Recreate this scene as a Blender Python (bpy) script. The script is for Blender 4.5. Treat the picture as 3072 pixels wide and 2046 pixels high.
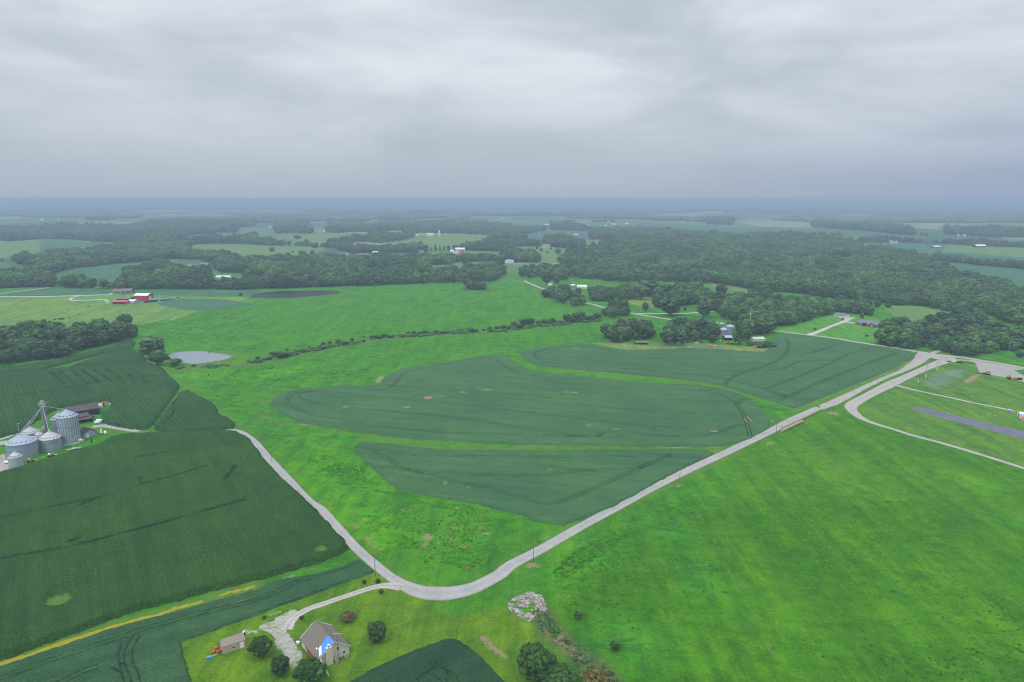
import bpy, math, random
import numpy as np
from math import radians as RAD

for o in list(bpy.data.objects): bpy.data.objects.remove(o)
SC = bpy.context.scene
COL = SC.collection

# ------------------------------------------------------------------ camera
HAZE = 0.000225
CAMZ = 140.0
PITCH = RAD(11.75)
cam = bpy.data.cameras.new('camera'); camo = bpy.data.objects.new('camera', cam); COL.objects.link(camo)
camo.location = (0, 0, CAMZ); camo.rotation_euler = (math.pi/2 - PITCH, 0, 0)
cam.sensor_width = 36; cam.lens = 24; cam.clip_start = 1; cam.clip_end = 120000
SC.camera = camo

# ------------------------------------------------------------------ overcast sky and its soft sun
SUN_EL, SUN_AZ = 52, 215
world = bpy.data.worlds.new('World'); SC.world = world; world.use_nodes = True
wt = world.node_tree; wt.nodes.clear()
class NT:
    """small node-tree writer"""
    def __init__(s, t): s.t = t
    def n(s, ty, **kw):
        nd = s.t.nodes.new(ty)
        for k, v in kw.items(): setattr(nd, k, v)
        return nd
    def put(s, nd, i, v):
        if v is None: return
        if isinstance(v, bpy.types.NodeSocket): s.t.links.new(v, nd.inputs[i])
        else:
            if isinstance(v, (tuple, list)) and len(v) == 3 and nd.inputs[i].type == 'RGBA': v = (*v, 1)
            nd.inputs[i].default_value = v
    def m(s, op, a, b=None, c=None, clamp=False):
        nd = s.n('ShaderNodeMath', operation=op, use_clamp=clamp)
        s.put(nd, 0, a); s.put(nd, 1, b); s.put(nd, 2, c)
        return nd.outputs[0]
    def vm(s, op, a, b=None, scale=None):
        nd = s.n('ShaderNodeVectorMath', operation=op)
        s.put(nd, 0, a); s.put(nd, 1, b)
        if scale is not None: s.put(nd, 3, scale)
        return nd.outputs[1 if op in ('DOT_PRODUCT', 'LENGTH') else 0]
    def mix(s, f, a, b, bt='MIX'):
        nd = s.n('ShaderNodeMix', data_type='RGBA', blend_type=bt)
        s.put(nd, 0, f); s.put(nd, 6, a); s.put(nd, 7, b)
        return nd.outputs[2]
    def noise(s, vec, scale, detail=3, rough=.55, dist=0, out=0):
        nd = s.n('ShaderNodeTexNoise')
        s.put(nd, 'Vector', vec); s.put(nd, 'Scale', scale); s.put(nd, 'Detail', detail)
        s.put(nd, 'Roughness', rough); s.put(nd, 'Distortion', dist)
        return nd.outputs[out]
    def mr(s, v, a, b, c=0., d=1., smooth=False):
        nd = s.n('ShaderNodeMapRange', interpolation_type='SMOOTHSTEP' if smooth else 'LINEAR')
        s.put(nd, 0, v); s.put(nd, 1, a); s.put(nd, 2, b); s.put(nd, 3, c); s.put(nd, 4, d)
        return nd.outputs[0]
    def mapping(s, vec, rotz=0., scale=(1, 1, 1)):
        if rotz and tuple(scale) != (1, 1, 1): vec = s.mapping(vec, rotz); rotz = 0.
        nd = s.n('ShaderNodeMapping')
        s.put(nd, 0, vec); nd.inputs['Rotation'].default_value = (0, 0, rotz); nd.inputs['Scale'].default_value = scale
        return nd.outputs[0]
W = NT(wt)
SKY_STRENGTH = 0.1
nish = W.n('ShaderNodeTexSky', sky_type='NISHITA', sun_disc=False)
nish.sun_elevation = RAD(SUN_EL); nish.sun_rotation = RAD(SUN_AZ); nish.air_density = 1.5; nish.dust_density = 3
gen = W.n('ShaderNodeTexCoord').outputs['Generated']
sx = W.n('ShaderNodeSeparateXYZ'); W.put(sx, 0, gen)
dx, dy, dz = sx.outputs
zc = W.m('MAXIMUM', dz, 0.0)
den = W.m('ADD', zc, 0.10)
cp = W.n('ShaderNodeCombineXYZ')
W.put(cp, 0, W.m('DIVIDE', dx, den)); W.put(cp, 1, W.m('DIVIDE', dy, den)); W.put(cp, 2, 0.37)
cloudp = cp.outputs[0]
n1 = W.noise(cloudp, 0.55, 2.5, .45, 0.5)
n2 = W.noise(W.vm('ADD', cloudp, (7.3, 2.1, 4.)), 1.5, 5, .5, 0.6)
n3 = W.noise(W.mapping(gen, 0, (1.3, 1.3, 4.2)), 2.3, 5, .5, .35)
cl = W.m('ADD', W.m('MULTIPLY', n1, .26), W.m('ADD', W.m('MULTIPLY', n2, .10), W.m('MULTIPLY', n3, .64)))
cl = W.mr(cl, .36, .62, 0, 1, True)
up = W.m('MULTIPLY_ADD', zc, 1.3, .0)
lowc = W.mix(W.mr(dx, .1, .62, 0, 1, True), (.435, .51, .60), (.33, .41, .57))
dark = W.mix(W.mr(zc, .0, .16, 0, 1, True), lowc, (.50, .565, .64))
lite = W.mix(W.mr(zc, .0, .2, 0, 1, True), W.mix(.35, lowc, (.55, .61, .68)), (.78, .83, .90))
cc = W.mix(W.m('MULTIPLY', cl, W.mr(zc, .0, .07, .2, 1)), dark, lite)
cc = W.mix(W.mr(dz, -.002, .03, .35, 0, True), cc, (.37, .45, .54))
cc = W.vm('SCALE', cc, scale=W.m('ADD', 1.0, W.m('MULTIPLY', W.m('MAXIMUM', W.m('SUBTRACT', zc, .26), 0.0), 2.1)))
cc = W.vm('SCALE', cc, scale=1.0/SKY_STRENGTH)
# thin breaks in the overcast let a little of the blue through
col = W.mix(.05, cc, nish.outputs[0])
bg = W.n('ShaderNodeBackground'); W.put(bg, 0, col); W.put(bg, 1, SKY_STRENGTH)
wo = W.n('ShaderNodeOutputWorld'); wt.links.new(bg.outputs[0], wo.inputs[0])

sun = bpy.data.lights.new('sun', 'SUN'); sun.energy = 1.5; sun.angle = RAD(14); sun.color = (1, .97, .92)
suno = bpy.data.objects.new('sun', sun); COL.objects.link(suno)
suno.rotation_euler = (RAD(90 - SUN_EL), 0, RAD(180 - SUN_AZ))
SC.view_settings.view_transform = 'Standard'; SC.view_settings.look = 'None'
SC.view_settings.exposure = 0.0; SC.view_settings.gamma = 1
SC.cycles.use_denoising = True; SC.cycles.pixel_filter_type = 'BLACKMAN_HARRIS'; SC.cycles.filter_width = 1.05
SC.cycles.max_bounces = 5; SC.cycles.diffuse_bounces = 3; SC.cycles.volume_bounces = 0
SC.cycles.transparent_max_bounces = 4

# ------------------------------------------------------------------ value noise and terrain height
def vnoise(x, y, scale, seed=0):
    x = np.asarray(x, float)/scale + seed*17.31; y = np.asarray(y, float)/scale + seed*9.77
    xi = np.floor(x).astype(np.int64); yi = np.floor(y).astype(np.int64)
    fx = x-xi; fy = y-yi; fx = fx*fx*(3-2*fx); fy = fy*fy*(3-2*fy)
    def h(a, b):
        n = (a*374761393 + b*668265263 + seed*974711) & 0x7fffffff
        n = ((n ^ (n >> 13))*1274126177) & 0x7fffffff
        n = (n ^ (n >> 16))
        return (n & 0xffff)/65535.0
    return (h(xi, yi)*(1-fx) + h(xi+1, yi)*fx)*(1-fy) + (h(xi, yi+1)*(1-fx) + h(xi+1, yi+1)*fx)*fy
def fbm(x, y, scale, seed=0, o=3):
    s = 0; a = 1; t = 0
    for i in range(o):
        s = s + a*vnoise(x, y, scale/2**i, seed+i); t += a; a *= .5
    return s/t
def sstep(a, b, x):
    t = np.clip((x-a)/(b-a), 0, 1); return t*t*(3-2*t)
FLAT = []   # (x, y, z, radius): level ground under ponds
def H(x, y):
    x = np.asarray(x, float); y = np.asarray(y, float)
    d = np.hypot(x, y)
    z = .7*np.sin(x/55+1)*np.sin(y/70+.5)*sstep(100, 350, d)
    z = z + 1.9*np.sin(x/140+2.2+.3*np.sin(y/90))*np.cos(y/120+.4)*sstep(350, 800, d)
    z = z + 7*np.sin(x/330+.6)*np.sin(y/290+1.1+.5*np.sin(x/500))*sstep(750, 1900, d)
    z = z + 12*np.sin(x/900+2.)*np.sin(y/760+.3+.8*np.sin(x/1300))*sstep(1500, 4500, d)
    z = z + 16*np.sin(x/2600+.7)*np.sin(y/2100+2.)*sstep(4000, 9000, d)
    z = z + 40*(vnoise(x, y, 5200, 5)-.35)*sstep(6000, 14000, d)
    for fx, fy, fz, fr in FLAT:
        w = 1-sstep(.75, 1.5, np.hypot((x-fx)/fr[0], (y-fy)/fr[1]))
        z = z*(1-w) + fz*w
    return z
# ------------------------------------------------------------------ from a place in the photograph (3072 x 2046) to the ground it shows
FPX = 2048.0
cp_, sp_ = math.cos(PITCH), math.sin(PITCH)
def rays(p):
    p = np.asarray(p, float).reshape(-1, 2)
    u = (p[:, 0]-1536)/FPX; v = -(p[:, 1]-1023)/FPX
    return np.stack([u, cp_ + v*sp_, -sp_ + v*cp_], 1)
TS = np.concatenate([np.linspace(60, 1500, 500), np.geomspace(1501, 60000, 700)])
def at(p, h=0.0):
    """ground points (N x 3) seen at photograph pixels p, on the surface h metres above the terrain"""
    d = rays(p)
    hy = np.hypot(d[:, 0], d[:, 1]); d = d/hy[:, None]
    h = np.broadcast_to(np.asarray(h, float), (len(d),))
    X = d[:, 0][:, None]*TS; Y = d[:, 1][:, None]*TS; Z = CAMZ + d[:, 2][:, None]*TS
    below = Z < H(X, Y) + h[:, None]
    i = np.where(below.any(1), below.argmax(1), len(TS)-1); i = np.maximum(i, 1)
    lo = TS[i-1].copy(); hi = TS[i].copy()
    for _ in range(22):
        mid = (lo+hi)/2
        b = CAMZ + d[:, 2]*mid < H(d[:, 0]*mid, d[:, 1]*mid) + h
        hi = np.where(b, mid, hi); lo = np.where(b, lo, mid)
    t = (lo+hi)/2
    x = d[:, 0]*t; y = d[:, 1]*t
    return np.stack([x, y, H(x, y)], 1)
# tiles in which the photograph was read: name -> (x0, y0, px per unit)
TILE = {'A0': (0, 540, .326531), 'A1': (768, 540, .326531), 'A2': (1536, 540, .326531), 'A3': (2304, 540, .326531),
        'B0': (0, 1000, .326531), 'B1': (768, 1000, .326531), 'B2': (1536, 1000, .326531), 'B3': (2304, 1000, .326531),
        'C0': (0, 1500, .348141), 'C1': (768, 1500, .348141), 'C2': (1536, 1500, .348141), 'C3': (2304, 1500, .348141),
        'D': (0, 0, 1.30501), 'T': (0, 0, 1.0), 'Z1': (0, 1180, .159453), 'Z2': (620, 1820, .203822), 'Z3': (2800, 1080, .140278),
        'Z4': (300, 850, .110403), 'Z5': (2060, 920, .127389), 'Z6': (2460, 920, .101911), 'Z7': (2600, 1040, .127389),
        'Z8': (1450, 1750, .191083)}
def px(*items):
    """px('B1', (u, v), ..., 'B2', (u, v) ...) -> photograph pixels"""
    t = None; out = []
    for it in items:
        if isinstance(it, str): t = TILE[it]
        else: out.append((t[0]+it[0]*t[2], t[1]+it[1]*t[2]))
    return out
def g(*items, h=0.0): return at(px(*items), h)
def g1(*items, h=0.0): return at(px(*items), h)[0]
def scale_at(p):
    """photograph pixels per metre at a ground point"""
    z = p[1]*cp_ + (CAMZ-p[2])*sp_
    return FPX/z
def rs():
    return random.random()
random.seed(7); RNG = np.random.default_rng(7)

for (c, r) in ((('B0', (1830, 225)), (37, 24)), (('A1', (60, 1053)), (110, 85))):
    q = g1(*c); FLAT.append((q[0], q[1], float(q[2]), r))

# ------------------------------------------------------------------ object helpers
def tag(o, label=None, cat=None, group=None, kind=None):
    if label: o['label'] = label
    if cat: o['category'] = cat
    if group: o['group'] = group
    if kind: o['kind'] = kind
    return o
def link(o, parent=None):
    COL.objects.link(o)
    if parent is not None: o.parent = parent
    return o
def empty(name, loc, rz=0., sc=None):
    o = bpy.data.objects.new(name, None); o.location = loc; o.rotation_euler = (0, 0, rz)
    o.empty_display_size = .3
    if sc is not None: o.scale = (sc, sc, sc) if not hasattr(sc, '__len__') else sc
    COL.objects.link(o); return o
def npmesh(name, V, F, mats=(), smooth=False, midx=None):
    """mesh from an (N,3) array and an (M,k) array of faces with k corners, or a list of faces"""
    me = bpy.data.meshes.new(name)
    if isinstance(F, np.ndarray):
        k = F.shape[1]
        me.vertices.add(len(V)); me.vertices.foreach_set('co', np.ascontiguousarray(V, dtype=np.float32).ravel())
        me.loops.add(F.size); me.loops.foreach_set('vertex_index', np.ascontiguousarray(F, dtype=np.int32).ravel())
        me.polygons.add(len(F)); me.polygons.foreach_set('loop_start', np.arange(0, F.size, k, dtype=np.int32))
        try: me.polygons.foreach_set('loop_total', np.full(len(F), k, dtype=np.int32))
        except Exception: pass
    else:
        me.from_pydata([tuple(v) for v in V], [], [tuple(f) for f in F])
    for m in mats: me.materials.append(m)
    if midx is not None: me.polygons.foreach_set('material_index', np.asarray(midx, dtype=np.int32))
    if smooth: me.polygons.foreach_set('use_smooth', np.ones(len(me.polygons), dtype=bool))
    me.update(calc_edges=True); me.validate()
    return me
def vattr(me, name, arr):
    if arr.ndim == 2:
        a = me.attributes.new(name, 'FLOAT_COLOR', 'POINT')
        c = np.ones((len(arr), 4), np.float32); c[:, :3] = arr; a.data.foreach_set('color', c.ravel())
    else:
        a = me.attributes.new(name, 'FLOAT', 'POINT'); a.data.foreach_set('value', arr.astype(np.float32))
class MB:
    """collects simple solids and builds them as ONE mesh object"""
    def __init__(s): s.v = []; s.f = []; s.mi = []
    def add(s, V, F, mi=0):
        b = len(s.v); s.v += [tuple(map(float, v)) for v in V]; s.f += [tuple(b+i for i in f) for f in F]; s.mi += [mi]*len(F); return s
    def box(s, c, d, rz=0., mi=0, taper=1.):
        hx, hy, hz = d[0]/2, d[1]/2, d[2]/2; C, S = math.cos(rz), math.sin(rz); V = []
        for z in (-hz, hz):
            t = taper if z > 0 else 1.
            for x, y in ((-hx, -hy), (hx, -hy), (hx, hy), (-hx, hy)):
                V.append((c[0]+C*x*t-S*y*t, c[1]+S*x*t+C*y*t, c[2]+z))
        return s.add(V, [(3, 2, 1, 0), (4, 5, 6, 7), (0, 1, 5, 4), (1, 2, 6, 5), (2, 3, 7, 6), (3, 0, 4, 7)], mi)
    def bar(s, a, b, r, n=6, r2=None, mi=0):
        a = np.array(a, float); b = np.array(b, float); d = b-a; L = np.linalg.norm(d); d /= max(L, 1e-6)
        u = np.cross(d, (0, 0, 1)) if abs(d[2]) < .9 else np.cross(d, (1, 0, 0)); u /= np.linalg.norm(u); w = np.cross(d, u)
        r2 = r if r2 is None else r2; V = []
        for p, q in ((a, r), (b, r2)):
            for i in range(n):
                t = 2*math.pi*i/n; V.append(p + q*(math.cos(t)*u + math.sin(t)*w))
        F = [(i, (i+1) % n, n+(i+1) % n, n+i) for i in range(n)] + [tuple(range(n-1, -1, -1)), tuple(range(n, 2*n))]
        return s.add(V, F, mi)
    def lathe(s, c, prof, n=32, mi=0, smooth=False):
        V = []; F = []
        for (r, z) in prof:
            for i in range(n):
                t = 2*math.pi*i/n; V.append((c[0]+r*math.cos(t), c[1]+r*math.sin(t), c[2]+z))
        for j in range(len(prof)-1):
            for i in range(n):
                F.append((j*n+i, j*n+(i+1) % n, (j+1)*n+(i+1) % n, (j+1)*n+i))
        F.append(tuple(range((len(prof)-1)*n, len(prof)*n))); F.append(tuple(range(n-1, -1, -1)))
        return s.add(V, F, mi)
    def prism(s, pts, a, b, mi=0):
        """polygon pts [(y,z)] extruded along x from a to b"""
        n = len(pts); V = [(a, y, z) for y, z in pts] + [(b, y, z) for y, z in pts]
        F = [tuple(range(n-1, -1, -1)), tuple(range(n, 2*n))] + [(i, (i+1) % n, n+(i+1) % n, n+i) for i in range(n)]
        return s.add(V, F, mi)
    def build(s, name, mats, parent=None, smooth=False):
        if not isinstance(mats, (list, tuple)): mats = [mats]
        me = npmesh(name, s.v, s.f, mats, smooth, s.mi if len(mats) > 1 else None)
        return link(bpy.data.objects.new(name, me), parent)
def inpoly(x, y, P):
    P = np.asarray(P)[:, :2]; r = np.zeros(np.shape(x), bool); j = len(P)-1
    for i in range(len(P)):
        xi, yi = P[i]; xj, yj = P[j]
        if yi != yj:
            r ^= ((yi > y) != (yj > y)) & (x < (xj-xi)*(y-yi)/(yj-yi)+xi)
        j = i
    return r
def pdist(x, y, P, closed=False):
    P = np.asarray(P)[:, :2]; d = np.full(np.shape(x), 1e9); n = len(P)
    for i in range(n if closed else n-1):
        a = P[i]; b = P[(i+1) % n]; e = b-a; L = max((e**2).sum(), 1e-9)
        t = np.clip(((x-a[0])*e[0]+(y-a[1])*e[1])/L, 0, 1)
        d = np.minimum(d, (x-a[0]-t*e[0])**2+(y-a[1]-t*e[1])**2)
    return np.sqrt(d)
def sdf(x, y, P): return np.where(inpoly(x, y, P), 1, -1)*pdist(x, y, P, True)
def smooth_line(P, n=6):
    """Catmull-Rom through points"""
    P = np.asarray(P, float); Q = np.vstack([2*P[0]-P[1], P, 2*P[-1]-P[-2]]); out = []
    for i in range(1, len(Q)-2):
        for k in range(n):
            t = k/n
            out.append(.5*((2*Q[i])+(-Q[i-1]+Q[i+1])*t+(2*Q[i-1]-5*Q[i]+4*Q[i+1]-Q[i+2])*t*t+(-Q[i-1]+3*Q[i]-3*Q[i+1]+Q[i+2])*t**3))
    out.append(P[-1]); return np.array(out)
def smooth_loop(P, n=4):
    P = np.asarray(P, float); m = len(P); out = []
    for i in range(m):
        a, b, c, d = P[i-1], P[i], P[(i+1) % m], P[(i+2) % m]
        for k in range(n):
            t = k/n
            out.append(.5*(2*b+(-a+c)*t+(2*a-5*b+4*c-d)*t*t+(-a+3*b-3*c+d)*t**3))
    return np.array(out)

# ------------------------------------------------------------------ materials
def newmat(name):
    m = bpy.data.materials.new(name); m.use_nodes = True; t = m.node_tree; t.nodes.clear()
    N = NT(t); b = N.n('ShaderNodeBsdfPrincipled'); o = N.n('ShaderNodeOutputMaterial'); t.links.new(b.outputs[0], o.inputs[0])
    b.inputs['Specular IOR Level'].default_value = .2
    return m, N, b
def pos(N): return N.n('ShaderNodeNewGeometry').outputs['Position']
def setb(N, b, col=None, rough=.8, bump=None, bstr=.3, bdist=.1, metal=None):
    N.put(b, 'Base Color', col); N.put(b, 'Roughness', rough)
    if metal is not None: N.put(b, 'Metallic', metal)
    if bump is not None:
        bp = N.n('ShaderNodeBump'); N.put(bp, 'Height', bump); N.put(bp, 'Strength', bstr); N.put(bp, 'Distance', bdist)
        N.t.links.new(bp.outputs[0], b.inputs['Normal'])
def sc_(c, k): return tuple(v*k for v in c)
def plain(name, c, rough=.7, var=.2, scale=1.5, metal=None, streak=False):
    m, N, b = newmat(name)
    tc = N.n('ShaderNodeTexCoord').outputs['Object']
    v = N.mapping(tc, 0, (1, 1, .15)) if streak else tc
    n = N.noise(v, scale, 4, .6)
    col = N.mix(N.mr(n, .3, .7), sc_(c, 1-var), sc_(c, 1+var))
    setb(N, b, col, rough, metal=metal); return m
def corrugated(name, c, pitch=.25, metal=None, rough=.5, horizontal=False, var=.15, rust=None):
    m, N, b = newmat(name)
    tc = N.n('ShaderNodeTexCoord').outputs['Object']
    n = N.noise(N.mapping(tc, 0, (.15, .15, 1.) if horizontal else (1, 1, .2)), .9, 4, .6)
    col = N.mix(N.mr(n, .3, .7), sc_(c, 1-var), sc_(c, 1+var))
    if rust: col = N.mix(N.mr(N.noise(tc, .35, 5, .65), .55, .68), col, rust)
    w = N.n('ShaderNodeTexWave', bands_direction='Z' if horizontal else 'X'); N.put(w, 0, tc); N.put(w, 'Scale', .314/pitch/1.0)
    setb(N, b, col, rough, w.outputs['Fac'], .5, .04, metal); return m
# ------------------------------------------------------------------ ground materials
def dirang(a, b):
    """world heading of a line seen in the photograph"""
    q = at([a, b]); return math.atan2(q[1][1]-q[0][1], q[1][0]-q[0][0])
STREAK = dirang(px('C3', (500, 300))[0], px('C3', (1500, 1400))[0])
def make_ground_mat():
    m, N, b = newmat('meadow_ground')
    P = pos(N)
    def attr(n, o='Color'):
        a = N.n('ShaderNodeAttribute', attribute_name=n); return a.outputs[o]
    fine = N.noise(P, .9, 6, .75); mid = N.noise(P, .16, 5, .65, .4); big = N.noise(P, .022, 4, .55, .6)
    st = N.noise(N.mapping(P, -STREAK, (.05, .55, 1)), 1.0, 4, .6)
    st2 = N.noise(N.mapping(P, -STREAK, (.010, .12, 1)), 1.0, 4, .6)
    tint = attr('tint')
    v = N.m('ADD', N.m('MULTIPLY', N.mr(fine, .34, .66), .55), N.m('MULTIPLY', N.mr(mid, .34, .66), .45))
    c = N.mix(v, N.vm('MULTIPLY', tint, (.42, .54, .75)), N.vm('MULTIPLY', tint, (1.60, 1.36, 1.1)))
    c = N.mix(N.mr(st, .35, .7), c, N.vm('MULTIPLY', c, (1.4, 1.14, 1.4)))
    c = N.mix(N.mr(st2, .40, .60), N.vm('MULTIPLY', c, (.78, .87, 1.)), N.vm('MULTIPLY', c, (1.24, 1.13, .9)))
    c = N.mix(N.mr(big, .38, .62), N.vm('MULTIPLY', c, (.88, .92, 1.05)), N.vm('MULTIPLY', c, (1.10, 1.06, .9)))
    # weedy patches: brighter yellow-green with the clumps' shade painted in as dark ripples
    wd = attr('rough', 'Fac')
    wn = N.noise(P, .10, 6, .68, .8)
    wm = N.m('MULTIPLY', N.mr(wn, .48, .60, 0, 1, True), wd)
    c = N.mix(N.m('MULTIPLY', wm, .8), c, N.vm('MULTIPLY', tint, (1.05, 1.35, .75)))
    wn2 = N.noise(N.mapping(P, .2, (.05, .16, 1)), 1.0, 6, .7, .6)
    c = N.mix(N.m('MULTIPLY', N.mr(wn2, .54, .62, 0, 1, True), N.m('MULTIPLY', wd, .75)), c, N.vm('MULTIPLY', tint, (.42, .58, .9)))
    # dry patches, gold weeds, bare soil: thresholded by fine noise so their edges are ragged
    rag = N.m('ADD', N.m('MULTIPLY', N.noise(P, .5, 6, .7), .75), N.m('MULTIPLY', N.noise(P, 3., 3, .6), .25))
    dry = attr('dry', 'Fac'); c = N.mix(N.m('MULTIPLY', N.mr(N.m('ADD', dry, rag), .75, 1.1, 0, 1, True), .7), c, (.125, .185, .045))
    gold = attr('gold', 'Fac'); c = N.mix(N.mr(N.m('ADD', gold, rag), .95, 1.08, 0, 1, True), c, N.mix(fine, (.22, .21, .015), (.42, .36, .03)))
    dirt = attr('dirt', 'Fac'); c = N.mix(N.mr(N.m('ADD', dirt, rag), .95, 1.16, 0, 1, True), c, N.mix(fine, (.18, .14, .075), (.36, .285, .175)))
    gr = attr('stone', 'Fac'); c = N.mix(N.mr(N.m('ADD', gr, rag), .97, 1.05, 0, 1, True), c, N.mix(fine, (.34, .33, .31), (.72, .71, .69)))
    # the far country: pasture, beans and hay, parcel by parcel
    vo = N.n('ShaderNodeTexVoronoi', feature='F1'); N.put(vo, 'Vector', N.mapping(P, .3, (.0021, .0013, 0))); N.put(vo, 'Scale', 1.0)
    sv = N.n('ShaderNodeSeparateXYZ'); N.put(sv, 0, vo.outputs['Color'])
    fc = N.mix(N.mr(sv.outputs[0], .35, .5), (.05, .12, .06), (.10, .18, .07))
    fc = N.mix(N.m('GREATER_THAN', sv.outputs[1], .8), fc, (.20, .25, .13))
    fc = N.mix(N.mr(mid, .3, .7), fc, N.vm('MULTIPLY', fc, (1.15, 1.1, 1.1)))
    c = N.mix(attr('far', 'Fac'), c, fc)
    bump = N.m('ADD', N.m('MULTIPLY', fine, .35), N.m('MULTIPLY', N.m('ADD', N.noise(P, .55, 5, .7), N.m('MULTIPLY', wd, wn)), 1.0))
    setb(N, b, c, .95, bump, .9, .8); b.inputs['Specular IOR Level'].default_value = .05; return m
def make_crop_mat(name, lo, hi, row, pitch, grain=1.8, rowamt=.25, patch=(.03, .09, .03), bs=.8, heading=0.):
    m, N, b = newmat(name)
    P = pos(N)
    fine = N.noise(P, grain, 5, .75); mid = N.noise(P, .12, 4, .6, .5); big = N.noise(P, .018, 3, .5, .5)
    c = N.mix(N.mr(fine, .36, .64), lo, hi)  # dark end of the mottling paints in self-shadow among the leaves
    w = N.n('ShaderNodeTexWave', bands_direction='Y'); N.put(w, 0, N.mapping(P, -heading)); N.put(w, 'Scale', .314/pitch)
    N.put(w, 'Distortion', .8); N.put(w, 'Detail', 2.); N.put(w, 'Detail Scale', .4)
    c = N.mix(N.m('MULTIPLY', w.outputs['Fac'], rowamt), c, row)
    c = N.mix(N.mr(mid, .3, .7), N.vm('MULTIPLY', c, (.88, .9, .92)), N.vm('MULTIPLY', c, (1.12, 1.12, 1.05)))
    c = N.mix(N.mr(big, .35, .65), N.vm('MULTIPLY', c, (.9, .93, 1.0)), N.vm('MULTIPLY', c, (1.14, 1.08, 1.)))
    sw = N.noise(N.mapping(P, -heading, (.018, .22, 1)), 1., 4, .6, .5)
    c = N.mix(N.mr(sw, .35, .65), N.vm('MULTIPLY', c, (.84, .88, .9)), N.vm('MULTIPLY', c, (1.16, 1.12, 1.08)))
    rag = N.m('ADD', N.m('MULTIPLY', N.noise(P, .6, 6, .7), .7), N.m('MULTIPLY', N.noise(P, 3., 3, .6), .3))
    a = N.n('ShaderNodeAttribute', attribute_name='thin').outputs['Fac']
    c = N.mix(N.mr(N.m('ADD', a, rag), .85, 1.15, 0, 1, True), c, (.115, .205, .04))
    a = N.n('ShaderNodeAttribute', attribute_name='soil').outputs['Fac']
    c = N.mix(N.mr(N.m('ADD', a, rag), .95, 1.1, 0, 1, True), c, (.25, .205, .10))
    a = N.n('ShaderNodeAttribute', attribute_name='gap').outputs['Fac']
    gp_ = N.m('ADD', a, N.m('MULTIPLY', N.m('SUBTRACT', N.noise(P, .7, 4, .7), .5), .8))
    c = N.mix(N.m('MULTIPLY', N.mr(gp_, .20, .48, 1, 0, True), .8), c, (.012, .022, .010))  # track and furrow gaps: dark soil plus the plants' shade painted in
    hgt = N.m('ADD', N.m('MULTIPLY', fine, 1.0), N.m('MULTIPLY', w.outputs['Fac'], rowamt*1.2))
    setb(N, b, c, .95, hgt, bs, .55); b.inputs['Specular IOR Level'].default_value = .04; return m
def make_road_mat(name, c1, c2, wheel=True, grass=0.):
    m, N, b = newmat(name); P = pos(N)
    n = N.noise(P, 2.2, 6, .75); n2 = N.noise(P, .14, 4, .6)
    c = N.mix(N.mr(n, .3, .7), c1, c2); c = N.mix(N.mr(n2, .3, .7), N.vm('SCALE', c, scale=.86), N.vm('SCALE', c, scale=1.1))
    if wheel:
        a = N.n('ShaderNodeAttribute', attribute_name='wheel').outputs['Fac']
        c = N.mix(N.m('MULTIPLY', a, .5), c, N.vm('SCALE', c, scale=1.28))
        e = N.n('ShaderNodeAttribute', attribute_name='edge').outputs['Fac']
        c = N.mix(N.mr(N.m('ADD', e, N.noise(P, .5, 6, .75)), .86, 1.2, 0, 1, True), c, (.24, .22, .13))
        c = N.mix(N.mr(N.noise(P, .07, 5, .6), .58, .66, 0, 1, True), c, N.vm('SCALE', c, scale=.82))
    if 'stone' in name: c = N.mix(N.mr(N.noise(P, .45, 6, .7), .5, .6, 0, 1, True), c, (.17, .215, .08))
    if grass:
        e = N.n('ShaderNodeAttribute', attribute_name='mid').outputs['Fac']
        c = N.mix(N.mr(N.m('ADD', N.m('MULTIPLY', e, grass), N.noise(P, .7, 5, .7)), .85, 1.1, 0, 1, True), c, (.13, .19, .06))
    setb(N, b, c, .9, n, .4, .05); return m

M = {}
M['ground'] = make_ground_mat()
SOYROW = dirang(px('B1', (300, 760))[0], px('B1', (2300, 920))[0])
M['soy'] = make_crop_mat('soybean_leaves', (.022, .080, .030), (.100, .205, .088), (.032, .092, .040), .76, 2.2, .2, heading=SOYROW)
M['soy_near'] = make_crop_mat('soybean_rows', (.018, .070, .028), (.088, .188, .080), (.030, .085, .05), .95, 2.6, .55, heading=dirang(px('C0', (900, 1220))[0], px('C0', (1700, 980))[0]), bs=.9)
M['soy_corner'] = make_crop_mat('soybean_corner_rows', (.014, .058, .024), (.074, .165, .070), (.022, .065, .042), 1.0, 2.6, .7, heading=dirang(px('C1', (1300, 1568))[0], px('C1', (1800, 1330))[0]), bs=.9)
CORNROW = dirang(px('B0', (1960, 1000))[0], px('B0', (2300, 1500))[0])
M['corn'] = make_crop_mat('corn_tops', (.007, .036, .008), (.058, .138, .030), (.016, .058, .014), 1.9, 1.9, .12, heading=CORNROW, bs=1.)
M['corn_back'] = make_crop_mat('corn_tops_behind', (.016, .054, .018), (.050, .126, .036), (.014, .046, .016), 3.0, 1.3, .4, heading=dirang(px('B0', (130, 380))[0], px('B0', (220, 590))[0]), bs=1.)
M['road'] = make_road_mat('chip_seal', (.24, .235, .228), (.40, .388, .372))
M['gravel'] = make_road_mat('pale_gravel', (.28, .255, .235), (.42, .385, .355))
M['track'] = make_road_mat('gravel_with_grass', (.27, .255, .23), (.46, .44, .41), True, .55)
M['lot'] = make_road_mat('compacted_lot', (.28, .26, .235), (.37, .345, .32))
M['tar'] = make_road_mat('worn_blue_asphalt', (.070, .078, .105), (.20, .21, .255))
M['concrete'] = make_road_mat('concrete_drive', (.40, .385, .36), (.50, .48, .44), False)
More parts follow.
